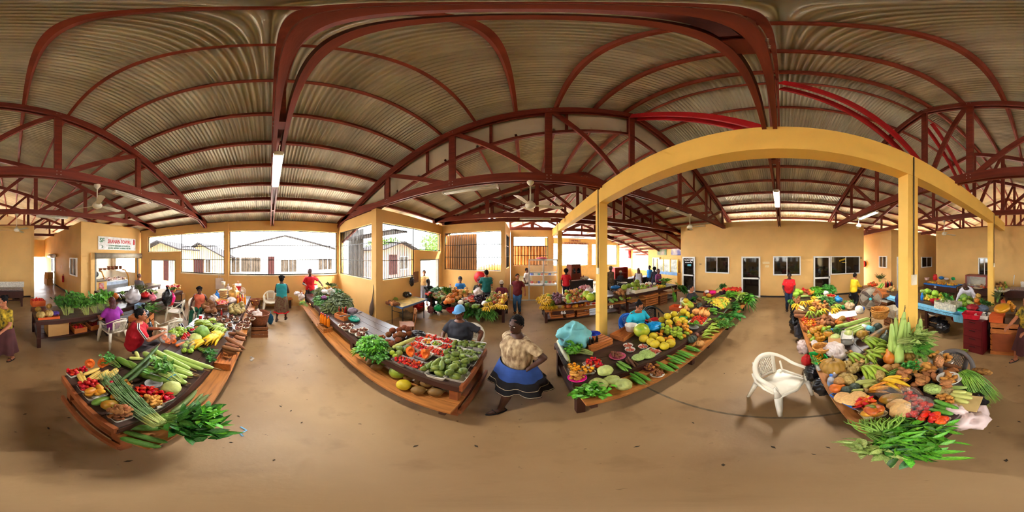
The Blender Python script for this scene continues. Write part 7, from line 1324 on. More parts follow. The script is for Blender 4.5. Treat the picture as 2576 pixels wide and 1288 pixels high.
c=P(*ZQ(640,470),T);carton('wooden box of green mangoes at the aisle edge',(c.x,c.y,T),.05,.5,.42,.09,CRW,name='mango_box');pile('mango',['mangog','mangoy','greenf'],cor(ZQ,(440,440),(620,400),(860,380),(870,500),(760,600),(460,610)),T+.02,.095,34,'green mango in the wooden box at the aisle edge','mangoes in the aisle box',.12,1.2);put('mango','mangoy',pts(ZQ,(520,420,.1),(680,360,.1),(825,490,.08)),T,.12,'yellow mango on top of the wooden box','yellow mangoes on the box',asp=1.3)
c=P(*ZQ(470,310),T);carton('wooden box of yellow peppers and orange roots',(c.x,c.y,T),.05,.46,.4,.08,CRW,name='pepper_box');pile('chili',['chiliy','chilio'],cor(ZQ,(330,260),(560,200),(590,330),(400,350)),T+.03,.055,50,'yellow pepper in the wooden box','yellow peppers in the wooden box',.1,1.3);pile('chili',['chilio','tomatoO'],cor(ZQ,(290,190),(400,150),(420,220),(320,240)),T,.06,14,'orange pepper behind the yellow peppers','orange peppers behind the yellow ones',.06,1.3)
pile('tuber',['tuber','cassava'],cor(ZQ,(590,240),(760,180),(960,230),(900,330),(650,310)),T,.11,24,'brown sweet potato heaped beside the yellow peppers','sweet potatoes beside the yellow peppers',.12,1.5);pile('pumpt',['squasho','pumpkin'],cor(ZQ,(980,240),(1130,180),(1180,260),(1060,310)),T,.15,5,'orange squash below the white paper','orange squashes below the paper',.08,name='squash');lay('cob','chiliy',segs(ZQ,(460,660,760,620)),T,.06,'yellow wrapped roll beside the mango box',name='wrapped_roll');bag('white bag beside the wrapped roll',P(*ZQ(570,730),T),(.16,.06,.04),BAGW,3,False)
c=P(*ZQ(690,760),T);lay('gourd','pumpg',segs(ZQ,(780,680,880,840)),T,.1,'dark gourd beside the scale box');m=carton('cardboard box under the scale',P(*ZQ(960,740),T),-.3,.32,.2,.12,None,False)
c=P(*ZQ(640,960),.72);t=trayc('bright green basket of green peppers at the aisle edge',*ZQ(640,960),T,.3,.2,.1,M('tray_green',(30,190,90),.4),.08,'plastic_basket');fill(t,'curved',['gourdd','chiliy'],.035,16,'long green pepper in the bright green basket','peppers in the green basket',3,name='green_pepper');e=basket('round brown basket on the green one',(c.x+.03,c.y-.05,T+.07),.26,.08)
c=P(*ZQ(670,1140),T-.03);carton('clear lidded box below the green basket',(c.x,c.y,T-.04),.1,.17,.12,.06,M('box_pale',(206,210,206),.3,.1),False,name='lunch_box')
bag('clear white bag behind the largest pumpkin',P(*ZQ(980,920),T),(.22,.14,.1),BAGW,5,False,amp=.4);bag('dark rag behind the green basket',P(*ZQ(830,760),T),(.12,.14,.06),BAGB,6,False)
m=MB();a=[P(*ZO(*c),T+.1)for c in((1010,850),(1540,820),(1580,920),(990,1010))];m.add([tuple(v)for v in a]+[(v.x,v.y,v.z+.01)for v in a],[(0,1,2,3),(4,5,6,7),(0,1,5,4),(1,2,6,5),(2,3,7,6),(3,0,4,7)]);tag(m.obj('paper_sheet',M('paper_white',(240,240,246),.6,.03)),'large white paper sheet over the roots','paper')
c=P(*ZO(1480,990),T);trayc('pink foam tray with eggs beside the paper',*ZO(1480,1000),T,.3,.22,.2,M('tray_pink',(220,110,120),.5),.07);put('egg','bread',pts(ZO,(1440,975,.03),(1500,970,.03),(1540,985,.03)),T,.05,'brown egg in the pink tray','eggs in the pink tray',asp=1.2)
bottle_=thing('plastic_tub','white and blue tub behind the paper','tub',P(*ZO(1640,860),T),.3);m=MB();m.lathe([(0,0),(.11,0),(.13,.1),(0,.1)],18);m.obj('body',CLEARW,bottle_);m=MB();m.lathe([(0,.1),(.13,.1),(.12,.16),(0,.17)],18);m.obj('lid',M('lid_blue',(30,110,220),.4),bottle_);put('ball','egg',pts(ZO,(1620,790,.17)),T,.2,'white wrapped ball on the blue tub',name='wrapped_ball',cat='package')
c=P(*ZO(1420,800),T);bag('bag of brown roots behind the paper',c,(.18,.14,.11),M('bag_roots',(190,160,120),.4,.4,20),4);bag('green bag beside the bag of roots',P(*ZO(1310,790),T),(.09,.08,.06),BAGG,5,False);bag('blue plastic bag beside the green leaves',P(*ZO(1200,650),T),(.16,.12,.1),M('bag_cobalt',(40,140,220),.3,.2),6)
lay('cassava','cassava',segs(ZO,(290,860,640,900,.05),(300,920,620,930,.02),(300,840,560,860,.1)),T,.11,'thick cassava root lying at the aisle edge','cassava at the aisle edge');pile('tuber',['tubero','tuber'],cor(ZO,(760,930),(850,890),(980,920),(930,970)),T,.07,16,'orange tuber below the banana heap','tubers below the bananas',.08,1.3);pile('ginger','ginger',cor(ZO,(300,560),(400,540),(420,660),(330,670)),T,.08,24,'reddish ginger heaped at the aisle edge','ginger at the aisle edge',.2,1.4);pile('tuber',['tuber','tubero'],cor(ZO,(640,720),(760,650),(900,680),(990,740),(900,790),(680,790)),T,.09,60,'brown tuber in the large heap','large heap of tubers',.24,1.5)
for i,q in enumerate(((360,700),(470,650),(560,640),(600,780),(700,620),(880,800),(1060,800),(640,560))):hand_of('yellow banana hand in the heap before the red shirted seller',*ZO(*q),T,6,.24,'bananay',2.6+.5*(i%4),'yellow bananas before the red shirted seller',.12,fan=1.3)
for i,q in enumerate(((620,850),(780,840),(1120,730))):hand_of('green banana hand in front of the tuber heap',*ZO(*q),T,6,.24,'plantain',3.0+.3*i,'green bananas before the tuber heap',.1,fan=1.2)
lay('squash','butternut',segs(ZO,(720,640,840,610,.1)),T,.16,'halved tan melon above the tubers',name='melon');m=MB()
for i,q in enumerate(((460,750),(455,830))):c=P(*ZO(*q),T+.16);b_=MB().box((0,0,0),(.2,.14,.01));tag(mk('price_card',b_.mesh('price_card',M('card_cream',(236,214,160),.8)),None,c,(.4,-.2,.2)),('upper cream price card on the bananas','lower cream price card on the cassava')[i],'card')
bunch('long green leaves hanging over the aisle edge',ZO(380,520),ZO(230,720),.4,220,.16,.035,'mid',T,zb=.14,zt=-.2,lift=.08,seed=71,stems=18,up=.1);heap('dark parsley at the far aisle corner',P(*ZO(220,440),T),(.3,.24,.24),240,.08,.05,'dark',72);put('cabbage','lettuce',pts(ZO,(370,420,.06),(340,480),(430,450)),T,.26,'light green cabbage before the red shirted seller','cabbages before the red shirted seller');pile('tomato','tomato',cor(ZO,(430,400),(500,360),(550,400),(480,430)),T+.1,.1,9,'red tomato before the red shirted seller','tomatoes before the red shirted seller',.1);heap('heap of bright greens beside the red shirted seller',P(*ZO(760,470),T),(.55,.3,.26),500,.14,.07,'bright',73);heap('feathery greens farthest right on the table',P(*ZO(1000,450),T),(.45,.3,.34),420,.12,.05,'cel',74);heap('dark broad greens below the feathery ones',P(*ZO(950,680),T),(.3,.25,.2),220,.13,.06,'dark',75)
pile('ball',['orange','passion','mangor'],cor(ZO,(450,450),(700,350),(820,380),(600,490)),T+.1,.13,16,'mixed fruit among the bright greens','mixed fruit among the greens',.1,name='fruit');c=P(*ZO(1050,560),T);pl=plate('clear bowl of red peppers behind the blue bag',*ZO(1050,560),T+.06,.36,M('bowl_yellowish',(210,206,150),.3,.05,alpha=.6),BOWL,'bowl');pfill(pl,'chili','tomato',.07,14,'red pepper in the clear bowl','peppers in the clear bowl',1.6,base=.06);lay('eggplant','eggplant',segs(ZO,(790,480,900,490)),T,.14,'dark eggplant among the far greens',stem='cal');lay('gourd','gourd',segs(ZO,(760,560,900,560),(430,530,640,520)),T,.1,'pale gourd among the far greens','pale gourds in the far greens');put('cabbage','egg',pts(ZO,(950,460,.1)),T,.2,'white cauliflower among the far greens',name='cauliflower')
lay('cucumber','plantain',segs(ZO,(1050,740,1200,780),(1100,700,1280,720)),T,.09,'green corn husk beside the white paper','green husks',name='corn_husk');bunch('trailing green stems behind the bag of roots',ZO(1280,770),ZO(1470,650),.4,140,.1,.03,'mid',T,lift=.1,seed=76)
for i,(x,y,z0,r,mt,lab)in enumerate(((330,890,0,(.18,.16,.28),BAGB,'black bag on the floor under the cassava'),(320,1080,.1,(.18,.16,.24),BAGB,'black bag under the yellow pepper box'),(400,1240,.1,(.14,.12,.2),M('bag_smoke',(60,60,70),.3,.3),'dark clear bag under the mango box'))):bag(lab,P(*ZO(x,y),.3)-Vector((0,0,.3-z0)),r,mt,i+2)
bag('pale pink plastic bag hanging at the aisle edge',P(*ZQ(320,840),.45),(.2,.1,.12),M('bag_blush',None),3,False,amp=.5);bag('red cloth hanging beside the empty armchair',P(2030,925,.5),(.06,.08,.14),BAGR,4,False);bag('black bag hanging behind the empty armchair',P(2045,955,.4),(.1,.1,.16),BAGB,5,False);bag('larger black bag hanging nearest the table corner',P(2068,990,.3),(.12,.1,.18),BAGB,6,False)
# ---- p6_far
ZP=Zm(70,720,8.05);Z7=Zm(260,690,6.13);Z8=Zm(930,690,9.2);Z9=Zm(1040,660,8.05);Zf=Zm(1340,680,9.2);Zg=Zm(1520,640,7.155);Zh=Zm(2310,680,5.15);Zk=Zm(2246,520,4.6);Z1=Zm(0,520,4.6);Z2=Zm(320,520,4.6)
A_=.8
c=P(*ZP(380,640),A_);carton('orange box of pumpkins at the corner of the greens table',(-.82,-3.85,A_),0,.52,.34,.06,M('carton_orange',None));put('pumpt','pumps',pts(ZP,(260,580),(430,550)),A_,.22,'striped pumpkin in the orange box on the greens table','pumpkins on the greens table','top','pumpkin',tilt=.15);put('pumpt','pumpkin',pts(ZP,(430,400,.1),(210,470)),A_,.18,'ochre squash behind the striped pumpkins','ochre squashes',name='squash');bag('violet bag beside the striped pumpkin',P(*ZP(560,590),A_),(.1,.08,.06),BAGV,3,False)
q=P(*ZP(210,400),A_);carton('open carton of red tomatoes at the table corner',(q.x,q.y-.1,A_),.1,.4,.34,.18,M('carton_orange',None));pile('tomato','tomato',[(q.x-.15,q.y-.24),(q.x+.15,q.y-.24),(q.x+.15,q.y+.02),(q.x-.15,q.y+.02)],A_+.12,.075,22,'red tomato in the open carton','tomatoes in the open carton',.08,world=True)
BL=[(780,600,700,400,'dark','leftmost'),(870,560,850,390,'mid','second'),(1010,470,1000,270,'mid','tallest'),(1190,590,1130,380,'mid','third from the pumpkins'),(1370,550,1290,360,'mid','fourth from the pumpkins'),(1510,500,1400,350,'bright','fifth from the pumpkins'),(1640,420,1500,360,'mid','farthest')]
for i,(x0,y0,x1,y1,mt,w)in enumerate(BL):a=P(*ZP(x0,y0),A_+.02);a.y=max(min(a.y,-3.62),-4.3);b=Vector((a.x-.05,a.y-.42,A_+.26));bunch(w+' leafy bunch on the greens table',a,b,.5,240,.14,.085,mt,lift=.22,seed=80+i,stems=26,sfrac=.4,smat=STP,up=.5)
carton('closed cardboard box on the shelf of the greens table',(-1.05,-3.92,.3),.05,.52,.42,.36,None,False);m=MB();
for i,(x,w,n)in enumerate(((-1.62,.34,40),(-2.15,.5,60))):crate(('small crate of red tomatoes on the shelf','wide crate of red tomatoes on the shelf')[i],(x,-3.85,.3),0,w,.34,.14,1,CRW);pile('ball','cherry',[(x-w/2+.03,-3.99),(x+w/2-.03,-3.99),(x+w/2-.03,-3.71),(x-w/2+.03,-3.71)],.33,.06,n,('red pepper in the small shelf crate','red pepper in the wide shelf crate')[i],('shelf crate a','shelf crate b')[i],.14,world=True,name='pepper',cat='pepper')
bag('clear bag on the wide shelf crate',(-2.1,-4.0,.45),(.16,.12,.08),BAGW,4,False);bag('red bag behind the shelf crates',(-1.4,-4.3,.3),(.2,.15,.16),BAGR,5);bottle('blue water bottle on the shelf',(-2.75,-3.9,.3),.3,.09,M('water_blue',(30,90,180),.2),M('cap_blue',None),None,None,'water_bottle')
pile('onion','onion',[(0,0)]*3,A_,.07,0,'')if False else None
pile('ball','onion',cor(Z7,(30,300),(120,280),(160,320),(60,340)),A_,.08,14,'red onion at the back of the greens table','red onions',.08,name='onion');pile('gourd',['gourd','beans'],cor(Z7,(0,400),(140,380),(150,470),(20,480)),A_,.07,12,'leek or long green vegetable beside the purple shirt','long green vegetables',.1,3,name='leek');lay('eggplant','eggplant',segs(Z7,(210,310,270,380),(250,310,310,370),(290,320,340,380)),A_,.13,'dark eggplant behind the purple shirted woman','eggplants behind the purple shirt','cal');lay('gourd','gourd',segs(Z7,(310,310,400,350),(350,290,420,330),(300,340,380,380)),A_,.11,'pale gourd under the poultry counter','gourds under the poultry counter');put('melon','squasho',pts(Z7,(180,340)),A_,.25,'orange cut squash behind the purple shirted woman',name='squash');put('pumpt','gourdd',pts(Z7,(295,290)),A_,.22,'green round squash under the poultry counter',name='squash')
bag('large silver grey plastic bag in front of the produce',P(*Z7(450,460),.75),(.26,.2,.26),M('bag_silver',(176,170,172),.25,.15,4),6);carton('white and blue carton beside the silver bag',P(*Z7(560,530),.72),.3,.3,.2,.16,M('carton_blue',(150,180,210),.6,.4,4));bag('red net bag of produce beside the leeks',P(*Z7(650,360),A_),(.2,.16,.1),BAGR,7);bag('pink hanging bag beside the grey shirt',P(*Z7(765,410),A_),(.12,.1,.12),M('bag_rose',(230,120,140),.35,.15),8)
pile('tomato',['tomato','bananab'],cor(Z7,(440,310),(540,290),(560,330),(470,340)),A_,.1,12,'red fruit behind the silver bag','red fruit behind the silver bag',.1,name='fruit');pile('gourd',['gourd','gourdd','eggplant'],cor(Z7,(560,290),(700,240),(800,250),(790,300),(600,330)),A_,.1,30,'long vegetable in the heap behind the grey shirt','long vegetables behind the grey shirt',.16,3,name='long_vegetable');bunch('pineapple like leaves on the heap behind the leeks',Z7(600,300),Z7(590,240),.5,80,.2,.03,'grey',A_,zt=.2,lift=.2,seed=90)
q=P(*Z7(760,600),.0);crate('slatted wooden stand of leeks beside the black bag',(-3.05,-3.05,.0),.35,.55,.5,.72,4,CRW);bunch('leeks laid on the wooden stand',Vector((-2.8,-2.95,.74)),Vector((-3.5,-3.15,.8)),.4,70,.3,.03,'mid',lift=.12,seed=91,stems=30,up=.2,smat=STP)
for i,(x,y,z,r,mt,lab)in enumerate(((640,860,.0,(.22,.2,.3),BAGB,'big black bin bag beside the man in red'),(620,690,.35,(.16,.15,.3),BAGB,'black bag above the bin bag'),(985,360,.62,(.2,.16,.28),BAGB,'black plastic bag hanging beside the grey shirt'),(1060,370,.62,(.12,.1,.2),BAGP,'bright pink bag beside the black one'),(1020,445,.55,(.14,.12,.1),BAGR,'red bag on the cream armchair'),(1190,520,.0,(.18,.16,.22),BAGB,'black bag on the floor behind the cream armchair'))):bag(lab,P(*Z7(x,y),z+r[2])-Vector((0,0,r[2])),r,mt,i+3)
pile('bread_' if False else 'tomato',['bread','tomato'],cor(Z7,(970,190),(1150,150),(1220,210),(1050,260)),A_+.02,.13,26,'packet on the far table by the yard door','packets on the far table',.16,1.4,name='food_packet',cat='packet');basket('small basket of greens on the far table',P(*Z7(1065,270),A_),.3,.14);bunch('greens in the small basket',Vector(P(*Z7(1065,260),A_+.14)),Vector(P(*Z7(1065,240),A_+.2)),.3,60,.1,.05,'mid',lift=.1,seed=92);q=P(*Z7(1260,410),0);carton('cardboard box of pale goods by the wall',(-6.3,-3.9,.36),.1,.5,.4,.26);carton('grey carton under the box of pale goods',(-6.3,-3.9,.0),.1,.48,.4,.35,M('carton_grey',(150,140,128),.8),False);pile('egg','egg',[(-6.5,-4.05),(-6.1,-4.05),(-6.1,-3.75),(-6.5,-3.75)],.56,.1,10,'pale melon in the cardboard box by the wall','pale goods by the wall',.06,world=True,name='pale_fruit')
t=thing('shop_sign','white poultry shop sign with red and green lettering','sign');a,b=PY(246,611,cP),PY(339.5,611,cP);zc=(PY(246,590,cP).z+PY(246,630,cP).z)/2-.02;w_=abs(a.x-b.x);m=MB();m.box(((a.x+b.x)/2,cP+.03,zc),(w_,.03,.72));m.obj('board',SW,t);xm=(a.x+b.x)/2;RL=M('lettering_red',(206,24,34),.5);GL=M('lettering_green',(20,110,70),.5);rt=(math.pi/2,0,math.pi)
text('lettering','SRANAN FOWRU',RL,t,(xm-.12,cP+.05,zc+.1),rt,.3,.002,sx=.72);text('lettering','SF',GL,t,(xm+w_*.41,cP+.05,zc+.14),rt,.34,.002);text('lettering','DE BETERE SURINAAMSE KIP EN KIPDELEN',GL,t,(xm-.1,cP+.05,zc-.13),rt,.12,.002,sx=.68);text('lettering','GEZOND GEKWEEKT, HYGIENISCH EN VERS',GL,t,(xm-.1,cP+.05,zc-.26),rt,.12,.002,sx=.68)
m=MB();m.tube([(xm+w_*.42+math.cos(a_)*.07,cP+.05,zc-.2+math.sin(a_)*.07)for a_ in[.9+i*.3 for i in range(15)]],[.004+.016*math.sin(math.pi*i/14)for i in range(15)],6);m.obj('crescent',GL,t);m=MB();m.box((xm-w_*.45,cP+.05,zc+.12),(.12,.004,.26));m.ell((xm-w_*.45,cP+.05,zc+.28),(.05,.003,.05),10,6);m.obj('rooster_emblem',RL,t)
SHU=M('shutter_grey',(176,168,148),.5,.1);t=thing('shutter_box','grey roller shutter box over the poultry shop','shutter');m=MB();xa,xb=op_[0]-.1,op_[1]+.05;m.tube([(xa,cP+.14,2.36),(xb,cP+.14,2.36)],.15,14);m.obj('roller',SHU,t)
for x in(xa,xb):m=MB();m.box((x,cP+.12,2.36),(.03,.3,.32));m.obj('end_plate',STEEL,t)
for x in(op_[0]+.02,op_[1]-.02):m=MB();m.box2((x-.03,cP+.0,0),(x+.03,cP+.07,2.25));m.obj('guide_rail',STEEL,t)
t=thing('display_counter','glass poultry display counter with yellow sides','counter');XA,XB,YF=-6.75,-4.95,-7.95
m=MB();m.box2((XA,YF-.7,0),(XB,YF,.78));m.obj('base',M('counter_grey',(120,124,130),.4,.1),t);m=MB();m.box2((XA,YF-.02,.62),(XB,YF+.02,.8));m.obj('bumper',M('bumper_blue',(170,190,214),.4),t)
for x in(XA,XB):m=MB();m.tube([(x,YF+.02,.05),(x,YF+.06,.7),(x,YF-.02,1.1),(x,YF-.3,1.42),(x,YF-.6,1.46)],[(.05,.03)]*5,8);m.obj('side_arch',M('counter_yellow',(222,160,50),.5),t)
gl=M('counter_glass',(220,228,226),.05,.02,alpha=.22,spec=.8);vs=[]
for x in(XA,XB):
 for y,z in((YF+.03,.82),(YF-.02,1.1),(YF-.28,1.4),(YF-.6,1.44)):vs.append((x,y,z))
m=MB();m.add(vs,[(i,i+1,i+5,i+4)for i in range(3)],True);m.obj('curved_glass',gl,t);m=MB();m.box2((XA,YF-.68,.8),(XB,YF-.05,.84));m.obj('deck',WHITE,t)
pile('nut',['sausage','bread','beet'],[(XA+.1,YF-.6),(XB-.1,YF-.6),(XB-.1,YF-.1),(XA+.1,YF-.1)],.85,.13,70,'piece of chicken in the glass counter','chicken pieces in the glass counter',.14,1.3,name='chicken_piece',cat='meat',world=True)
for i in range(6):basket('small brown basket in the row on the poultry counter',(-5.0-.3*i,YF-.5,1.49),.24,.1,WICKD,group='baskets on the poultry counter');
for i in range(4):basket('small brown basket in the upper row on the poultry counter',(-5.6-.3*i,YF-.5,1.6),.24,.1,WICKD,group='upper baskets on the poultry counter')
t=thing('pay_desk','cream pay desk with a paper notice','desk');m=MB();m.box2((-4.9,-8.2,0),(-4.1,-7.6,.95));m.obj('body',YW,t);m=MB();m.box2((-4.95,-8.25,.95),(-4.05,-7.55,1.0));m.obj('top',M('desk_top',(110,100,84),.4),t);m=MB();m.box((-4.55,-7.58,.68),(.3,.008,.4));m.obj('notice',M('notice_red',(226,214,210),.6,.35,9,col2=(200,60,60)),t)
t=thing('pedestal_fan','small black fan on the pay desk','fan',(-4.35,-7.85,1.0),math.pi);m=MB();m.lathe([(0,0),(.1,0),(.02,.03),(.015,.2),(0,.2)],12);m.obj('stand',BLACKIRON,t);m=MB();m.tube([(math.cos(a_)*.16,0,.33+math.sin(a_)*.16)for a_ in[i*6.2832/24 for i in range(25)]],.008,5,cap=False);m.obj('guard_ring',BLACKIRON,t);m=MB();m.lathe([(0,0),(.15,.0),(.15,.02),(0,.03)],20);m.xf(Matrix.Translation((0,0,.33))@Matrix.Rotation(math.pi/2,4,'X'));m.obj('guard',M('fan_grey',(70,70,70),.4,.3,30),t)
t=thing('fire_extinguisher','red fire extinguisher on the corridor wall','extinguisher',(cC+.1,upos('-X',cC,162),.62));m=MB();m.lathe([(0,0),(.07,0),(.075,.03),(.075,.38),(.03,.44),(0,.44)],16);m.obj('cylinder',BAGR,t);m=MB();m.tube([(0,0,.43),(0,0,.5),(.0,.07,.53)],.014,6);m.obj('valve',BLACKIRON,t)
p=PX(154,672,cC);t=structE('trim_wall_number','painted corridor number one');text('lettering','1',SW,t,(cC+.012,p.y,p.z),(math.pi/2,0,math.pi/2),.3,.003)
t=thing('shutter_box','pale roller shutter box in the corridor','shutter');m=MB();m.tube([(cC+.15,-14.3,2.35),(cC+.15,-12.4,2.35)],.16,12);m.obj('roller',WHITE,t)
for i,(y,h)in enumerate(((-12.8,.5),(-13.3,.9),(-12.9,1.0))):carton(('lower cardboard box nearest in the corridor','tallest cardboard box by the corridor exit','cardboard box on top of the corridor stack')[i],(cC+.45,y,0 if i<2 else .52),.2*i,.5,.45,.5 if i!=1 else .8,None,False)
t=thing('tote_bag','white cloth tote bag hanging on the pillar','bag');c=PX(553,712,cW+.1);vs=[(c.x,c.y-.2,c.z+.22),(c.x,c.y+.17,c.z+.25),(c.x+.02,c.y+.25,c.z-.26),(c.x+.02,c.y-.18,c.z-.3)];m=MB();m.add(vs+[(x+.06,y,z)for x,y,z in vs],[(3,2,1,0),(4,5,6,7),(0,1,5,4),(1,2,6,5),(2,3,7,6),(3,0,4,7)]);m.obj('bag_body',M('tote_cloth',(216,200,186),.8,.06),t);m=MB();m.tube([(c.x+.03,c.y-.08,c.z+.22),(c.x+.03,c.y-.02,c.z+.45),(c.x+.03,c.y+.06,c.z+.24)],[(.015,.004)]*3,6);m.obj('strap',M('tote_cloth',None),t)
t=thing('wooden_oar','dark wooden paddle leaning on the yellow corner','paddle');a=PY(932,798,3.12);b=PY(940,725,3.22);m=MB();d_=(b-a);m.tube([a,a+d_*.15,a+d_*.35,a+d_*.55,a+d_*.68],[(.02,.012),(.11,.014),(.12,.014),(.06,.014),(.02,.014)],10,up=(0,1,0));m.obj('blade',M('oar_wood',(74,58,46),.6,.2,6),t);m=MB();m.tube([a+d_*.62,a+d_,a+d_*1.12+Vector((-.04,0,.0))],.015,8);m.obj('shaft',M('oar_wood',None),t)
c=PX(1036,707,cX+.12);bag('black bag hanging beside the street door',(c.x,c.y,c.z-.2),(.08,.1,.18),BAGB,4);m=MB();c=PX(1046,697,cX+.02);m.box(c,(.02,.34,.46));tag(m.obj('wall_calendar',M('calendar',(190,150,100),.7,.5,8,col2=(120,60,50))),'picture calendar hanging beside the street door','calendar')
def reel(label,c,n):
 t=thing('hose_reel',label,'hose reel',c,ROT[n]);m=MB();m.lathe([(0,-.02),(.28,-.02),(.285,0),(.28,.02),(0,.02)],30);m.xf(Matrix.Translation((0,-.14,0))@Matrix.Rotation(math.pi/2,4,'X'));m.obj('disc',M('reel_red',(226,16,26),.4,.06),t);m=MB();m.lathe([(0,-.04),(.07,-.04),(.05,.06),(0,.06)],14,smooth=False);m.xf(Matrix.Translation((0,-.15,0))@Matrix.Rotation(math.pi/2,4,'X'));m.obj('hub',STEEL,t);m=MB();m.tube([(math.cos(a_)*.22,-.06,math.sin(a_)*.22)for a_ in[i*6.2832/24 for i in range(25)]],.04,8,cap=False);m.obj('hose',BLACKIRON,t);m=MB();m.box((0,-.03,0),(.12,.08,.12));m.obj('bracket',STEEL,t)
 return t
c=PY(1209,697,7.5);t=reel('round red hose reel on the yellow wall',c,'+Y');m=MB();m.tube([(.28,-.05,.02),(.55,-.05,.0),(.62,-.05,-.06),(.52,-.05,-.32),(.48,-.05,-.42),(.6,-.05,-.5)],.014,6);m.obj('pipe',M('pipe_brown',(100,70,46),.5),t)
c=PY(2176,664,-6.5);reel('red hose reel in the sunlit passage',(c.x,c.y,c.z),'-Y')
c=P(*Z8(370,560),A_);bag('dark cloth bag on the folding table',P(*Z8(360,570),.76),(.18,.15,.1),BAGB,3);pile('tuber',['tuber','cassava'],cor(Z8,(350,680),(440,640),(640,630),(660,690),(520,720)),.76,.12,8,'brown root in the near heap on the folding table','roots on the folding table',.08,1.7);lay('gourd','radish',segs(Z8,(560,500,700,500),(680,500,810,480)),.76,.1,'pale root at the back of the folding table','pale roots on the folding table');bunch('radish tops on the folding table',Z8(620,480),Z8(700,420),.2,40,.1,.05,'pale',.76,zt=.1,lift=.1,seed=95);hand_of('small green bananas on the folding table',*Z8(590,560),.76,7,.16,'bananag',-.6);bag('black bag at the end of the folding table',P(*Z8(860,530),.76),(.2,.16,.1),BAGB,6,False);pile('tomato','tomatoO',cor(Z8,(460,540),(520,530),(530,560),(470,570)),.76,.07,5,'orange tomato among the folding table goods','tomatoes on the folding table')
bag('pale sack on the floor before the folding table',P(*Z8(840,1010),0),(.26,.18,.13),M('sack_pale',(150,132,110),.8,.2,5),7);bag('red sack in a box by the street door',P(*Z8(1130,800),.28),(.22,.2,.2),BAGR,8,False);carton('brown box under the red sack',P(*Z8(1120,830),0),.1,.42,.4,.28,CRDK);bag('blue bag leaning by the folding table leg',P(*Z8(985,830),0),(.1,.1,.26),BAGBL,5)
B_=.78
heap('large dark leaf heap at the left end of the people table',(-3.25,5.6,B_),(.45,.4,.3),420,.13,.07,'dark',100)
for i,(x0,y0,x1,y1,w,n,mt,z0,lab)in enumerate(((540,850,520,790,.35,90,'bright',-.15,'bright leaf bunch hanging over the green bag'),(830,860,840,780,.4,130,'mid',-.1,'green herb bunch in front of the onions'),(700,700,680,640,.4,110,'mid',.1,'light green leaves behind the tan squashes'))):bunch(lab,Z9(x0,y0),Z9(x1,y1),w,n,.13,.07,mt,B_+z0,zt=.15,lift=.25,seed=100+i,stems=18)
for i,(x,y,n)in enumerate(((1100,850,20),(1400,950,18))):a=P(*Z9(x,y),B_-.05);a.y=5.3;bunch(('big dark leaves hanging from the middle of the people table','long green leaves hanging beside the bananas')[i],Vector((a.x,5.45,B_+.02)),Vector((a.x,5.15,B_-.5)),.55,n*(2 if i==0 else 6),.4 if i==0 else .3,.14 if i==0 else .04,'dark' if i==0 else 'mid',lift=.06,seed=110+i,stems=12,up=.0,split=(i==0))
pile('gourd',['melon','squashg','gourdd'],cor(Z9,(430,690),(520,610),(700,580),(740,650),(640,720),(480,730)),B_+.1,.1,60,'grey green cucumber heaped at the left of the people table','grey cucumbers',.22,2.2,name='cucumber');pile('tomato','tomato',cor(Z9,(250,640),(420,560),(470,580),(300,660)),B_+.1,.1,16,'red pepper before the man in black','peppers before the man in black',.12,name='pepper');pile('pumpt',['butternut','pumpt','squasho'],cor(Z9,(640,820),(720,640),(880,590),(1100,600),(1080,680),(850,740),(740,830)),B_+.06,.16,54,'tan squash in the central heap of the people table','central tan squashes',.3,name='squash');pile('chili','tomato',cor(Z9,(1010,760),(1180,680),(1250,700),(1120,780)),B_+.05,.08,20,'red pepper in the bowls of the people table','peppers in the bowls',.08,1.3);pile('chili','chilio',cor(Z9,(1110,740),(1200,740),(1240,780),(1160,800)),B_+.05,.07,18,'orange pepper in the dish of the people table','orange peppers in the dish',.06,1.4)
for i,q in enumerate(((1060,775),(1195,785))):plate(('white dish of red peppers on the people table','white dish of orange peppers on the people table')[i],*Z9(*q),B_+.02,.3,None,BOWL,'dish',cat='dish')
pile('eggplant','eggplant',cor(Z9,(1240,780),(1300,700),(1460,690),(1480,780),(1350,830)),B_,.11,56,'dark eggplant in the shiny heap','shiny eggplants',.22,1.5,stem=None);pile('tomato',['melon','greenf'],cor(Z9,(1470,780),(1560,690),(1660,650),(1680,700),(1560,800)),B_+.05,.11,40,'green scaly fruit right of the eggplants','green scaly fruit',.25,name='sugar_apple');pile('tomato',['apple','mangor','melon'],cor(Z9,(1590,810),(1640,680),(1740,640),(1800,700),(1700,820)),B_+.05,.11,44,'reddish mango right of the scaly fruit','reddish mangoes on the people table',.28,name='mango');pile('tomato',['passion','mangoy'],cor(Z9,(1730,840),(1780,740),(1870,670),(1900,720),(1830,840)),B_+.05,.11,40,'yellow fruit at the right end of the people table','yellow fruit at the right end',.28,name='passion_fruit')
for i,q in enumerate(((1500,850),(1560,830),(1590,900),(1780,890),(1720,860),(1830,890),(1490,930))):hand_of('yellow banana hand at the right corner of the people table',*Z9(*q),B_,9,.17,'bananay',-1.7+.2*(i%3),'yellow bananas at the right corner',.02,fan=1.8)
for i,q in enumerate(((930,570),(1060,560),(1240,590),(1310,600),(1020,590))):hand_of('yellow green banana hand at the back of the people table',*Z9(*q),B_+.15,7,.18,'bananay' if i%2 else 'plantain',-1.4,'bananas at the back',.08,fan=1.6)
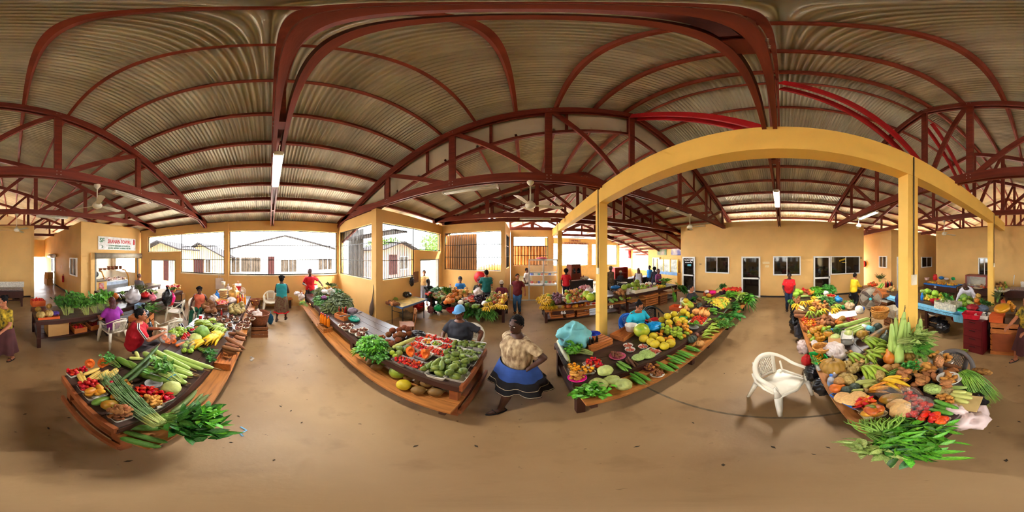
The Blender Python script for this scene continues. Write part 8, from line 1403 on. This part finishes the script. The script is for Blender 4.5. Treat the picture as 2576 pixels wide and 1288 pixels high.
lay('gourd','gourdd',segs(Z9,(1210,900,1270,850),(1270,900,1340,860),(1060,860,1130,830)),B_,.12,'dark gourd above the hanging leaves','dark gourds above the leaves');bag('white plastic bag on the eggplants',P(*Z9(1310,670),B_+.2),(.16,.14,.12),BAGW,4);put('cabbage','egg',pts(Z9,(960,810),(1440,830)),B_,.2,'pale cauliflower on the people table','cauliflowers',name='cauliflower')
bag('green plastic bag under the people table',P(*Z9(500,980),.3),(.16,.14,.11),BAGG,5);bag('black bag on the shelf beside the green one',P(*Z9(650,930),.3),(.2,.18,.12),BAGB,6,False);pl=plate('red basin on the shelf of the people table',*Z9(780,1000),.3,.42,M('basin_red',(190,24,44),.4),BOWL,'basin');bag('net of onions hanging at the table leg',P(*Z9(350,1030),.05),(.13,.12,.17),M('net_onion',(150,90,90),.7,.4,30),8)
for i in range(3):a=P(*Z9(480+150*i,1120),.004);b_=MB();b_.box((0,0,.004),(.5,.42,.008));tag(b_.obj('cardboard_sheet',CARD,None,(a.x,a.y,.009*i),(0,0,.05*i)),('leftmost flat cardboard sheet under the people table','middle flat cardboard sheet under the people table','right flat cardboard sheet under the people table')[i],'cardboard')
bottle('soda bottle with red label on the people table',P(*Z9(745,580),B_+.1),.3,.1,M('soda_clear',(210,190,186),.15,.1),CAPR,None,M('label_red',(220,40,50),.5))
C_=.8
for i,q in enumerate(((180,660),(250,620),(300,560),(200,720),(280,690),(310,640),(340,570),(240,760),(300,740),(160,640),(220,590),(330,700),(260,680))):hand_of('yellow banana hand in the stack at the corner of table 66',*Zf(*q),C_,9,.18,'bananay',-1.6+.4*(i%3),'yellow bananas of table 66',.04+.04*(i%3),fan=1.9)
for i,q in enumerate(((220,850),(310,860),(420,860),(510,840))):hand_of('yellow bananas on the step of table 66',*Zf(*q),.56,9,.16,'bananay',-1.6,'step bananas of table 66',.03,fan=2.0)
for i,q in enumerate(((400,800),(450,790))):hand_of('green bananas on the step of table 66',*Zf(*q),.62,7,.16,'bananag',-1.6,'green step bananas of table 66',.04,fan=1.6)
pile('ball',['pomelog','mangog'],cor(Zf,(350,760),(360,620),(420,600),(490,750)),C_,.13,12,'green fruit beside the bananas of table 66','green fruit of table 66',.2,name='green_fruit');pile('ball','plum',cor(Zf,(440,640),(480,570),(640,560),(660,620),(620,760),(520,740)),C_+.04,.11,40,'purple star apple in the mound of table 66','star apples of table 66',.26,name='star_apple');pile('ball',['apple','mangor','greenf','mangoy','apple'],cor(Zf,(760,720),(740,540),(900,500),(1100,500),(1280,560),(1290,660),(1000,720)),C_+.02,.105,190,'mixed mango in the large mound of table 66','mango mound of table 66',.3,1.15,name='mango');pile('ball',['greenf','lime'],cor(Zf,(760,620),(790,740),(870,740),(840,620)),C_+.05,.1,12,'green lime at the left of the mango mound','limes of table 66',.16,name='lime');put('melon','wmelon',pts(Zf,(1340,620,.06),(1240,560,.08)),C_,.3,'pale green watermelon at the right of table 66','watermelons of table 66',name='watermelon');put('melon','gourdd',pts(Zf,(1440,590)),C_,.28,'dark melon behind the column at table 66',name='watermelon')
pile('ball',['orange','mangor','mangoy'],cor(Zf,(690,860),(730,800),(1300,730),(1330,790),(1000,840)),.57,.11,30,'orange fruit along the step of table 66','step oranges of table 66',.14,name='orange');plate('white bowl of red fruit on the step of table 66',*Zf(1410,770),.6,.24,None,BOWL,'bowl');pile('ball','chili',cor(Zf,(1370,760),(1450,760),(1440,780),(1380,780)),.64,.05,12,'red berry in the white bowl of table 66','berries of table 66',.04,name='berry');carton('white price carton on table 66',P(*Zf(740,760),C_-.1),0,.18,.1,.2,M('carton_price',(230,210,206),.6,.4,20),False);bag('white paper behind the star apples',P(*Zf(680,640),C_),(.16,.2,.06),BAGW,3,False);bag('pink and white patterned bag at the back of table 66',P(*Zf(1210,450),C_+.12),(.26,.14,.1),M('bag_pinkwhite',(222,70,90),.5,.4,8,col2=(240,200,200)),4,False);bag('clear bag of melon pieces beside the watermelon',P(*Zf(1310,530),C_+.2),(.14,.12,.1),BAGW,6,False)
for i in range(5):a=P(*Zf(840+100*i,730-12*i),C_);trayc('grey foam tray at the front edge of table 66',*Zf(840+100*i,730-11*i),C_,.24,.14,0,M('foam_lilac',(160,160,190),.5),.06,group='front trays of table 66')
for i,(x,w)in enumerate(((1.05,.42),(1.5,.3),(1.95,.5))):crate(('leftmost wooden crate under table 66','middle wooden crate under table 66','right wooden crate under table 66')[i],(x,5.55,.16),.1*i,w,.4,.26,3,CRW)
q=P(*Zg(500,690),C_);crate('white painted crate of mixed fruit beyond the column',(4.75,5.35,C_),.0,1.3,.45,.14,1,M('crate_white',(226,216,190),.6,.08));pile('ball',['greenf','apple','plum','lime'],[(4.15,5.18),(5.35,5.18),(5.35,5.55),(4.15,5.55)],C_+.06,.12,56,'mixed fruit in the white painted crate','fruit in the white crate',.3,world=True,name='fruit');put('pomelo','pomelog',pts(Zg,(360,590,.1),(440,565,.12),(520,545,.16),(590,495,.24),(595,550,.1)),C_,.26,'large green pomelo in the row beyond the column','large pomelos beyond the column','dot');pile('ball',['orange','passion'],[(5.45,5.2),(6.0,5.2),(6.0,5.55),(5.45,5.55)],C_,.12,22,'small orange at the right of the white crate','oranges right of the white crate',.22,world=True,name='orange');pile('ball','egg',[(4.6,5.7),(5.8,5.7),(5.8,6.1),(4.6,6.1)],C_+.1,.13,26,'white garlic or egg at the back of the row','white goods at the back',.2,world=True,name='garlic');pile('eggplant','eggplant',[(6.1,5.6),(6.7,5.6),(6.7,6.0),(6.1,6.0)],C_,.14,8,'dark eggplant at the far end of the row','eggplants at the far end',.14,world=True);pile('tomato','tomato',[(6.4,5.9),(6.9,5.9),(6.9,6.2),(6.4,6.2)],C_+.05,.12,12,'red tomato at the far end of the row','tomatoes at the far end',.16,world=True)
bunch('leeks on the row beyond the column',Vector((5.9,5.3,C_+.1)),Vector((6.6,5.7,C_+.2)),.5,90,.3,.05,'bright',lift=.16,seed=120,stems=20,up=.2);bunch('huge dark green leaves hanging at the end of the row',Vector((6.75,5.15,C_+.12)),Vector((7.1,4.95,C_-.35)),.7,40,.45,.2,'dark',lift=.14,seed=121,stems=12,up=.2,split=True);bunch('long drooping leaves beside the huge dark ones',Vector((6.3,5.1,C_+.05)),Vector((6.4,4.95,C_-.5)),.3,30,.5,.07,'bright',lift=.06,seed=122,stems=10,up=.0,split=True)
lay('gourd','bitter',segs(Zg,(90,780,200,760),(90,810,170,860),(150,800,240,830),(260,760,330,820),(100,740,230,750)),.62,.13,'bright green corn beside the column','green corn beside the column',name='corn_cob');pile('tuber',['cassava','tuber'],cor(Zg,(170,700),(260,640),(380,670),(330,720)),C_,.13,16,'brown tuber behind the green corn','tubers behind the corn',.18,1.6);pile('ball',['greenf','lime'],cor(Zg,(350,780),(440,740),(480,780),(400,800)),.6,.11,8,'green fruit on the step beside the corn','step fruit beside the corn',.1,name='green_fruit');bag('blue plastic sheet behind the tubers',P(*Zg(200,620),C_),(.24,.14,.08),BAGBL,4,False);crate('slatted crate standing under the fruit row',(4.95,5.25,.16),.0,.75,.45,.5,5,CRW);crate('dark upright crate under the fruit row',(5.75,5.25,.0),.0,.5,.4,.62,6,CRDK);lay('cob','pflesh',segs(Zg,(435,830,440,990)),.4,.03,'thin wooden stake leaning under the row',name='wooden_stake',cat='stick')if False else None
plate('white dish stacked on counter 74',*Zg(350,515),.87,.4,None,PLATE,'dish',cat='dish');t=thing('shelf_unit','red brown shelf unit standing on counter 74','shelf unit',(5.9,9.0,.85));RB=M('unit_red',(168,50,30),.5,.15)
for(a,b)in(((-.5,-.2,0),(-.46,.2,.75)),((.46,-.2,0),(.5,.2,.75)),((-.5,-.2,.72),(.5,.2,.76)),((-.46,-.2,.35),(.46,.2,.38)),((-.46,.17,0),(.46,.2,.72))):bpart('panel',a,b,RB,t)
bpart('side_panel',(-.52,-.21,0),(-.5,.21,.76),M('unit_scarlet',(204,40,24),.5),t)
t=thing('brown_cabinet','red brown cabinet with arched glass doors on counter 73','cabinet',(2.95,9.7,.87),.35);CB=M('cabinet_brown',(112,44,30),.45,.15,5)
m=MB();m.add([(-.42,-.3,0),(.42,-.3,0),(.42,.3,0),(-.42,.3,0),(-.34,-.26,.95),(.34,-.26,.95),(.34,.26,.95),(-.34,.26,.95)],[(0,3,2,1),(4,5,6,7),(0,1,5,4),(1,2,6,5),(2,3,7,6),(3,0,4,7)]);m.obj('carcass',CB,t);m=MB();m.box((0,0,.965),(.76,.6,.03));m.obj('top_slab',WHITE,t);m=MB();m.box((0,0,.0),(.9,.66,.03));m.obj('base_slab',WHITE,t)
for x in(-.18,.18):m=MB();m.add([(x+dx,-.295+.03*z,z)for dx,z in((-.12,.12),(.12,.12),(.12,.62),(.06,.74),(-.06,.74),(-.12,.62))],[(0,1,2,3,4,5)]);m.obj('arched_pane',GLASSD,t)
bottle('clear bottle on the brown cabinet',(2.95,9.7,1.86),.25,.08,CLEARW,WHITE);bag('pile of pale papers beside the brown cabinet',(3.6,9.55,.86),(.3,.2,.1),M('papers',(206,196,176),.7,.4,14),3,False,amp=.5);bottle('dark wine bottle on counter 73',(3.5,9.45,.85),.32,.08,SAU,BLACKIRON)
t=thing('white_table','small white table by the snack shop','table',(8.0,9.6,0));m=MB();m.box((0,0,.78),(.9,.6,.04));m.obj('table_top',WHITE,t)
for x in(-.4,.4):
 for y in(-.25,.25):m=MB();m.box((x,y,.38),(.05,.05,.76));m.obj('leg',WHITE,t)
m=MB();m.box((0,0,.3),(.86,.56,.03));m.obj('shelf',WHITE,t)
cQ=10.95
def onE(px,py):return PX(px,py,cQ)
for i,(a,b,lab,c0,c1)in enumerate(((1654,1677,'left food poster on the snack shop wall',(226,190,160),(60,120,60)),(1689,1713,'right blue food poster on the snack shop wall',(70,80,190),(240,220,200)))):
 p0,p1=onE(a,618),onE(b,642);m=MB();m.box2((cQ-.03,min(p0 .y,p1 .y),p1 .z),(cQ-.01,max(p0 .y,p1 .y),p0 .z));tag(m.obj('food_poster',M('poster_%d'%i,c0,.5,.4,2.2,col2=c1)),lab,'poster')
t=thing('snack_counter','snack shop glass counter with blue base band','counter');y0,y1=onE(1662,640).y,onE(1713,640).y;lo,hi=min(y0,y1),max(y0,y1);m=MB();m.box2((cQ-.5,lo,0),(cQ-.05,hi,.95));m.obj('base',M('far_yellow',None),t);m=MB();m.box2((cQ-.53,lo,.78),(cQ-.5,hi,1.02));m.obj('blue_band',M('band_pale',(120,160,206),.5),t)
for i in range(4):y=lo+(hi-lo)*i/3;m=MB();m.box2((cQ-.5,y-.04,1.0),(cQ-.44,y+.04,2.1));m.obj('post',YB,t)
for i in range(3):y=lo+(hi-lo)*i/3;m=MB();m.box2((cQ-.47,y+.05,1.0),(cQ-.46,y+(hi-lo)/3-.05,2.05));m.obj('pane',M('shop_glass',(200,206,196),.1,.4,3),t);m=MB();m.box2((cQ-.45,y+.05,1.4),(cQ-.2,y+(hi-lo)/3-.05,1.43));m.obj('glass_shelf',WHITE,t)
gdoor('+X',cQ,opn('+X',cQ,1643,1660,0,2.2),'glass door left of the snack counter',M('shop_glass',None));m=MB();c=PY(1585,640,cF);m.box((c.x,cF-.05,c.z),(.55,.02,.9));tag(m.obj('red_banner',BAGR),'red banner in the far opening','banner')
t=thing('glass_kiosk','white framed glass kiosk beside the yellow column','kiosk');cG=8.36;XK=[PY(x,644,cG).x for x in(1284,1331,1367,1402)];gk=M('kiosk_glass',(226,230,226),.06,.02,alpha=.15,spec=.7)
for i,x in enumerate(XK):m=MB();m.box2((x-.035,cG-.03,0),(x+.035,cG+.03,2.18 if i else .86));m.obj('frame_post',WHITE,t)
for(a,b,zs)in((XK[0],XK[1],(.03,.83)),(XK[1],XK[3],(.03,.83,1.5,2.15))):
 for z in zs:m=MB();m.box2((a,cG-.03,z-.035),(b,cG+.03,z+.035));m.obj('frame_rail',WHITE,t)
 m=MB();m.box2((a,cG-.01,.06),(b,cG+.01,.8));m.obj('base_panel',YW,t)
for a,b in((XK[1],XK[2]),(XK[2],XK[3])):
 for z0,z1 in((.87,1.46),(1.54,2.11)):m=MB();m.box2((a+.035,cG-.004,z0),(b-.035,cG+.004,z1));m.obj('pane',gk,t)
m=MB();m.box2((XK[1],cG+.1,.84),(XK[3],cG+.5,.87));m.obj('counter',WHITE,t);m=MB();m.box2((XK[1],cG+.25,1.3),(XK[3],cG+.5,1.32));m.obj('shelf',WHITE,t)
rg=random.Random(4)
for i in range(14):x=XK[1]+.15+(XK[3]-XK[1]-.3)*(i%7)/6;b_=MB();b_.box((0,0,.06),(.13,.12,.12));tag(b_.obj('goods_box',M('goods_%d'%(i%5),((200,40,40),(230,150,60),(60,90,180),(230,220,200),(40,140,130))[i%5],.5,.2),None,(x,cG+.38,.875 if i<7 else 1.325),(0,0,rg.uniform(-.4,.4))),'small packet on the %s shelf of the glass kiosk'%('lower' if i<7 else 'upper'),'packet','%s kiosk packets'%('lower' if i<7 else 'upper'))
t=thing('kitchen_bench','pale bench with white cups behind the kiosk front','bench');bpart('bench_top',(-.55,9.3,.82),(.4,9.8,.86),M('bench_cream',(222,206,160),.5),t);bpart('bench_back',(-.55,9.78,.3),(.4,9.8,1.15),M('bench_cream',None),t);bpart('leg',(-.53,9.32,0),(-.48,9.38,.82),WHITE,t);bpart('leg',(.33,9.32,0),(.38,9.38,.82),WHITE,t)
for i in range(3):plate('white cup on the pale kiosk bench',*PYp,.86,.1,None,BOWL,'cup','cups on the kiosk bench')if False else tag(MB().lathe([(0,0),(.04,0),(.055,.1),(.05,.1),(.035,.01),(0,.01)],12).obj('cup',WHITE,None,(-.35+.2*i,9.5,.86)),'white cup on the pale kiosk bench','cup','cups on the kiosk bench')
m=MB();m.ell((0,0,0),(.3,.16,.08),14,8);tag(m.obj('pink_bundle',M('bundle_pink',(230,120,130),.6),None,(.85,cG+.15,2.22)),'pink bundle on top of the glass kiosk','bundle')
m=MB();m.box2((1.7,-3.9,.801),(5.38,-3.62,.808));m.box2((1.7,-3.63,.72),(5.38,-3.62,.808));tag(m.obj('checked_cloth',M('cloth_check',(120,190,226),.6,.3,26)),'blue checked cloth along the front of the vegetable table','cloth')
pile('ball',['greenf','passion','lime'],cor(Zk,(330,1060),(420,1010),(560,1010),(620,1060),(480,1100)),.8,.11,46,'yellow green fruit left on the vegetable table','yellow green fruit',.2,name='fruit');pile('gourd',['gourd','greenf','bitter'],cor(Zk,(320,1020),(350,960),(480,960),(500,1010)),.85,.1,16,'pale gourd at the back of the vegetable table','gourds at the back of the vegetable table',.2,2.5);put('cabbage','lettuce',pts(Zk,(490,1000,.1),(400,975,.12)),.8,.24,'bright cabbage at the back of the vegetable table','bright cabbages');bottle('blue bottle on the vegetable table',P(*Zk(340,1080),.8),.26,.12,BAGBL,M('cap_blue',None));pl=plate('dark red bowl on the vegetable table',*Zk(490,1110),.8,.36,M('basin_red',None),BOWL,'bowl')
c=P(*Zh(380,500),.8);carton('newspaper lined box of herbs',(c.x,-3.95,.8),.0,.7,.4,.22,M('newspaper',(206,198,180),.8,.35,16,col2=(235,225,200)),name='lined_box');bunch('dark green herbs in the lined box',Vector((c.x,-3.95,.98)),Vector((c.x-.05,-4.05,1.1)),.5,240,.09,.05,'cel',lift=.2,seed=130,stems=14,up=.9);bunch('pale herbs at the front of the lined box',Vector((c.x+.1,-3.85,.98)),Vector((c.x,-3.85,1.06)),.4,70,.07,.04,'pale',lift=.1,seed=131,stems=8)
put('cabbage','cabbaged',pts(Zh,(590,350,.1)),.8,.26,'round cabbage behind the lined box');pile('ball',['greenf','lettuce','passion'],cor(Zh,(510,420),(600,370),(690,370),(680,420),(600,460)),.8,.13,26,'green tomato right of the lined box','green tomatoes',.22,name='tomato');pile('pumpt',['squasho','pumpkin'],cor(Zh,(730,430),(770,380),(810,390),(800,440)),.85,.17,8,'orange squash before the bending man','squashes before the bending man',.2,name='squash');pile('tomato',['tomato','chilio'],cor(Zh,(780,460),(850,410),(880,440),(820,470)),.8,.1,14,'red tomato before the bending man','tomatoes before the bending man',.12);lay('gourd','gourd',segs(Zh,(630,400,720,440)),.85,.14,'pale gourd before the orange squashes');bunch('dark greens around the bending man',Zh(880,480),Zh(900,420),.6,160,.14,.05,'dark',.8,zt=.14,lift=.2,seed=132);bunch('leafy crown of the pineapple',Zh(1030,420),Zh(1060,340),.3,40,.25,.03,'grey',.85,zb=.1,zt=.3,lift=.1,seed=133,up=1.0)
trayc('bright green basin on the vegetable table',*Zh(600,510),.8,.36,.26,0,M('tray_green',None),.1,'plastic_basin');trayc('red basin of dark goods above the drawers',*Zh(700,570),.92,.42,.3,.1,M('basin_red',None),.12,'plastic_basin');bag('red and black bundle in the red basin',P(*Zh(700,520),.98),(.15,.12,.08),M('bundle_red',(150,20,30),.6,.5,6),3,False);bag('grey blue cloth beside the red basin',P(*Zh(830,530),.94),(.16,.14,.08),M('cloth_steel',(96,110,130),.8,.15),4,False);trayc('white basin under the grey cloth',*Zh(840,580),.9,.34,.28,0,None,.1,'plastic_basin');trayc('pale blue box beside the drawers',*Zh(555,590),.72,.36,.28,0,M('box_aqua',(110,180,210),.4),.2,'plastic_basin')
t=thing('drawer_unit','maroon plastic drawer unit under the red basin','drawers',(1.33,-3.42,0),-.12);MR=M('drawer_maroon',(104,22,28),.4,.1);bpart('carcass',(-.24,-.2,0),(.24,.2,.9),MR,t)
for i in range(4):d_=bpart('drawer',(-.22,.2,.03+.22*i),(.22,.215,.23+.22*i),MR,t);mk('handle',boxmesh('handle',(.14,.02,.02),M('handle_dark',(60,12,16),.4)),d_,(0,.016,.06))
for i in range(4):bpart('yellow_edge',(.24,.17,.04+.22*i),(.25,.19,.22+.22*i),M('edge_yellow',(226,190,60),.5),t)
crate('slatted wooden stand beside the maroon drawers',(.68,-3.5,0),.05,.62,.4,.86,6,CRW);m=MB();m.box((0,0,0),(.5,.02,.5));tag(m.obj('brown_board',M('board_brown',(150,76,40),.6,.12),None,(.68,-3.28,.36),(-.06,0,.05)),'brown cardboard panel leaning on the wooden stand','board');carton('orange carton on the wooden stand',(.86,-3.42,.87),0,.3,.26,.16,M('carton_orange',None),False);carton('brown carton on the wooden stand',(.5,-3.42,.87),0,.34,.26,.13,M('carton_dark',None),False)
put('melon','mangoy',pts(Zh,(1085,490,.02)),1.0,.36,'large cut yellow melon on the wooden stand',asp=1.2,flat=.5,tilt=.3,name='melon');pile('ball',['mangoy','orange'],cor(Zh,(1150,450),(1180,410),(1260,480),(1230,540)),1.05,.09,14,'yellow orange fruit beside the cut melon','fruit beside the cut melon',.16,name='orange');lay('papaya','mangor',segs(Zh,(1110,440,1090,380,.05,.12)),1.0,.12,'orange papaya behind the cut melon');bag('large dark grey bag hanging from the wooden stand',P(*Zh(890,870),.3),(.17,.12,.3),M('bag_slate',(52,58,66),.3,.3,5),5);hand_of('two bananas lying on the floor by the drawers',*Zh(640,1045),.0,3,.18,'bananag',0.3)
for i,(x,y,r,mt,lab)in enumerate(((460,660,(.2,.16,.2),BAGB,'black bag hanging under the vegetable table'),(430,680,(.08,.08,.12),BAGR,'red cloth under the vegetable table'),(200,660,(.36,.22,.16),BAGB,'black bags heaped under the vegetable table'),(280,730,(.2,.18,.16),BAGB,'black bag at the front of the heap'))):c=P(*Zh(x,y),.35);bag(lab,(c.x,c.y-.15,.1 if i>1 else .35),r,mt,i+5,False)
for i,(x,y)in enumerate(((115,540),(180,580),(165,540))):c=P(*Zh(x,y),.6);plate('round white tub lid stacked under the checked cloth',*Zh(x,y),.55,.24,FOAM,BOWL,'tub','tubs under the checked cloth')
m=MB();c=P(*Zh(170,750),0);m.box((0,0,0),(.8,.3,.02));tag(m.obj('cardboard_sheet',CARD,None,(c.x,c.y,.25),(.3,.15,-.3)),'torn cardboard sheet under the vegetable table','cardboard')
m=MB();m.box2((3.96,-8.08,.762),(6.1,-7.26,.77));m.box2((3.96,-7.265,.7),(6.1,-7.255,.77));tag(m.obj('blue_cloth',M('cloth_bright',(20,110,200),.5,.25,12)),'bright blue cloth on table 38','cloth');pile('ball',['bananab','passion','tubero'],[(4.2,-7.95),(6.0,-7.95),(6.0,-7.4),(4.2,-7.4)],.77,.13,60,'orange baked snack on the blue cloth','snacks on the blue cloth',.16,flat=.6,world=True,name='snack');e=thing('plastic_jar','red jar with red lid on the blue cloth','jar',P(*Zk(490,850),.9));m=MB();m.lathe([(0,0),(.12,0),(.14,.05),(.13,.25),(.1,.3),(0,.3)],16);m.obj('body',BAGR,e);m=MB();m.lathe([(0,.3),(.11,.3),(.11,.35),(0,.35)],16);m.obj('lid',CAPR,e);bag('blue bag at the back of the blue cloth',P(*Zk(560,840),.8),(.2,.14,.1),BAGBL,3,False);bag('white wrapped bowl on the blue cloth',P(*Zk(620,850),.8),(.16,.14,.08),BAGW,4,False);basket('pale basket at the end of the blue cloth',P(*Zk(395,850),.77),.34,.16,M('basket_pale',(226,190,180),.7,.2,20));bag('green bag beside the glass showcase',P(*Zk(700,850),.8),(.14,.12,.1),BAGG,5,False)
t=thing('glass_showcase','red brown wooden showcase with glass front','showcase',(2.95,-7.7,.77),math.pi);SH=M('showcase_wood',(124,40,26),.45,.15,5);w_,d_,h_=1.15,.55,.62
for(a,b)in(((-w_/2,-d_/2,0),(w_/2,d_/2,.06)),((-w_/2,-d_/2,h_-.06),(w_/2,d_/2,h_)),((-w_/2,-d_/2,.06),(-w_/2+.07,d_/2,h_-.06)),((w_/2-.07,-d_/2,.06),(w_/2,d_/2,h_-.06))):bpart('frame',a,b,SH,t)
bpart('back',(-w_/2,d_/2-.02,.06),(w_/2,d_/2,h_-.06),M('showcase_back',(220,206,176),.4,.3,3),t);bpart('pane',(-w_/2+.07,-d_/2+.01,.06),(w_/2-.07,-d_/2+.015,h_-.06),gk,t)
for i in range(10):item('mango','bread',(2.5+.1*i,-7.6,.88),(.1,.08,.07),'pastry inside the brown showcase','pastries inside the showcase',(0,0,i),'pastry','pastry')
pl=plate('round tray at the end of the showcase',*Zk(990,945),.77,.5,M('tray_tan',(206,186,150),.5),PLATE,'round_tray',cat='tray');pile('tuber',['squasho','cassava','chilio'],cor(Zk,(990,930),(1040,880),(1115,900),(1110,940)),.8,.1,18,'orange root behind the bending man','roots behind the bending man',.2,1.3);bag('red checked cloth beside the showcase',P(*Zk(1010,870),.8),(.14,.1,.16),M('cloth_redcheck',(200,80,90),.7,.5,30),4,False)
pile('ball',['greenf','pumpkin','coco','pumpt'],cor(Zk,(1190,950),(1190,870),(1300,870),(1330,950),(1260,970)),.78,.13,26,'squash in the heap right of the far column','squashes right of the far column',.3,name='squash');pl=plate('white cloth lined tray of squashes',*Zk(1260,975),.77,.7,None,PLATE,'round_tray',cat='tray');m=MB();m.tube([PY(2551.8,692,-8.2),PY(2549,716,-8.0)],.02,8);tag(m.obj('white_stick',WHITE),'white stick standing behind the beadwork table','stick')
BD=M('beadwork',(60,40,60),.5,.8,40,col2=(200,170,160));m=MB();m.box2((-.4,-8.0,.77),(1.3,-7.35,.82));tag(m.obj('bead_tray',BD),'dark tray of coloured beadwork on table 41','tray');m=MB();m.box((0,0,0),(1.3,.06,.3));tag(m.obj('jewellery_board',M('jewel_board',(228,220,206),.6,.35,26),None,(.15,-7.75,.98),(-.5,0,0)),'white jewellery board standing on table 41','board');carton('brown carton on the shelf of table 41',(.35,-7.6,.3),0,.6,.3,.2,CARD,False);bag('dark bag on the shelf of table 41',(-.15,-7.6,.3),(.16,.14,.1),BAGB,6,False)
t=thing('standing_fan','large grey standing fan beside the yellow jacket','fan',(3.75,-2.28,0),math.atan2(2.28,-3.75)-math.pi/2+math.pi);FG=M('fan_silver',(160,150,136),.35,.15,metal=.4);zc=1.2
m=MB();m.lathe([(0,0),(.24,0),(.22,.03),(.03,.06),(0,.06)],20);m.obj('base',BLACKIRON,t);m=MB();m.tube([(0,.08,.05),(0,.08,zc)],.018,8);m.obj('pole',BLACKIRON,t);m=MB();m.lathe([(0,-.1),(.08,-.08),(.09,.06),(0,.1)],14);m.xf(Matrix.Translation((0,.06,zc))@Matrix.Rotation(math.pi/2,4,'X'));m.obj('motor',BLACKIRON,t)
for k_ in range(12):
 r=.3*(k_+1)/12;m=MB();m.tube([(math.cos(a_)*r,-.06-.05*(1-r/.3),zc+math.sin(a_)*r)for a_ in[i*6.2832/32 for i in range(33)]],.004 if k_<11 else .009,4,cap=False);m.obj('guard_ring',FG,t)
for k_ in range(4):a_=k_*1.5708;m=MB();m.add([(math.cos(a_)*.05,-.02,zc+math.sin(a_)*.05),(math.cos(a_-.5)*.27,-.05,zc+math.sin(a_-.5)*.27),(math.cos(a_)*.28,-.02,zc+math.sin(a_)*.28),(math.cos(a_+.6)*.25,.01,zc+math.sin(a_+.6)*.25)],[(0,1,2,3)]);m.obj('blade',M('blade_grey',(190,182,160),.4),t)
m=MB();m.ell((0,-.12,zc),(.04,.012,.04),14,6);m.obj('hub_badge',M('badge_aqua',(60,190,200),.4),t)
ZX=Zm(1920,520,4.6)
for i,(x,y,z,lab)in enumerate(((1310,980,.8,'upper wooden box on the table behind the fan'),(1330,1020,.8,'lower wooden box on the table behind the fan'))):c=P(*ZX(x,y),.86);crate(lab,(c.x,c.y-.1,.8),.2,.6,.35,.14,1,CRW)
pile('ball',['apple','tomato','squasho'],cor(ZX,(1200,900),(1250,870),(1330,900),(1270,920)),.9,.14,14,'red fruit on the table behind the fan','red fruit behind the fan',.16,name='fruit');lay('gourd','bitter',segs(ZX,(1330,940,1380,880,0,.15),(1360,940,1400,890,0,.12)),.9,.09,'bright green gourd behind the fan','gourds behind the fan');bunch('spiky pineapple leaves behind the fan',ZX(1350,870),ZX(1360,810),.4,50,.3,.035,'grey',.95,zb=.1,zt=.35,lift=.1,seed=140,up=1.0)
for i in range(4):bottle('dark sauce bottle in the row behind the fan',P(*ZX(1420+22*i,935),.85),.34,.09,SAB if i%2 else SAU,CAPR if i%2 else CAPY,'bottles behind the fan')
pile('pumpt',['butternut','pumps'],cor(ZX,(1460,960),(1480,900),(1520,930),(1510,980)),.82,.16,7,'tan squash beside the dark bottles','squashes beside the dark bottles',.18,name='squash');c=P(*ZX(1400,1085),.6);crate('white foam topped crate before the gourd column',(c.x,c.y,.3),.25,.6,.4,.3,3,CRDK);m=MB();m.box((0,0,0),(.62,.42,.05));tag(m.obj('foam_slab',FOAM,None,(c.x,c.y,.63),(0,0,.25)),'white foam slab on the dark crate','foam slab');c=P(*ZR_(850,240),.5);trayc('pale plastic tub stacked behind the gourds',*ZR_(870,250),.45,.5,.4,.2,M('tub_grey',(206,196,176),.4),.22,'plastic_tub');trayc('second pale plastic tub on the stack',*ZR_(860,200),.58,.5,.4,.1,M('tub_grey',None),.2,'plastic_tub');crate('dark crate under the pale tubs',(c.x,c.y,0),.2,.5,.42,.44,4,CRDK);bag('navy and pink bag leaning on the column',P(*ZR_(930,180),.75),(.08,.1,.24),M('bag_navy',(30,40,90),.6,.3),5,False);bag('black bag on the floor behind the fan',P(*ZX(1040,1080),.1),(.22,.2,.22),BAGB,6)
rg=random.Random(77)
for i,(x,y,lab)in enumerate(((610,1085,'blue plastic strip lying on the floor'),(633,903,'crumpled clear wrapper on the floor'),(1945,705,''),)):
 if not lab:continue
 c=P(x,y,0);m=MB();m.tube([(c.x-.08,c.y-.03,.006),(c.x-.02,c.y+.03,.01),(c.x+.05,c.y-.01,.006),(c.x+.09,c.y+.02,.006)],[(.01,.003)]*4 if i==0 else[(.03,.012)]*4,6);tag(m.obj('litter_strip',M('litter_blue',(120,180,220),.4)if i==0 else CLEARW),lab,'litter')
lf=MB()
for i in range(90):
 a_=rg.uniform(0,6.28);r=rg.uniform(.6,5);x,y=r*math.cos(a_),r*math.sin(a_);s=rg.uniform(.008,.03);q=rg.uniform(0,6);lf.add([(x-s*math.cos(q),y-s*math.sin(q),.003),(x+s*.4*math.sin(q),y-s*.4*math.cos(q),.006),(x+s*math.cos(q),y+s*math.sin(q),.003),(x-s*.4*math.sin(q),y+s*.4*math.cos(q),.006)],[(0,1,2,3)])
o=lf.obj('floor_crumbs',M('crumb_brown',(60,48,32),.8,.4,20));o['kind']='stuff';o['label']='scattered dry leaf scraps on the concrete floor';o['category']='litter'
# ---- p9_end
dg=bpy.context.evaluated_depsgraph_get()
todo=[o for o in list(COL.objects)if o.type=='FONT' or(o.type=='MESH' and len(o.modifiers))]
made=[(o,bpy.data.meshes.new_from_object(o.evaluated_get(dg)))for o in todo]
for o,me in made:
 if o.type=='FONT':
  n=mk(o.name.split('.')[0],me,o.parent,o.location,o.rotation_euler,tuple(o.scale));COL.objects.unlink(o);bpy.data.objects.remove(o)
 else:
  o.modifiers.clear();o.data=me
  if 'post' in o:
   a,s,sd=o['post'];displace(me,a,s,sd);del o['post']
  me.polygons.foreach_set('use_smooth',[True]*len(me.polygons));me.update()
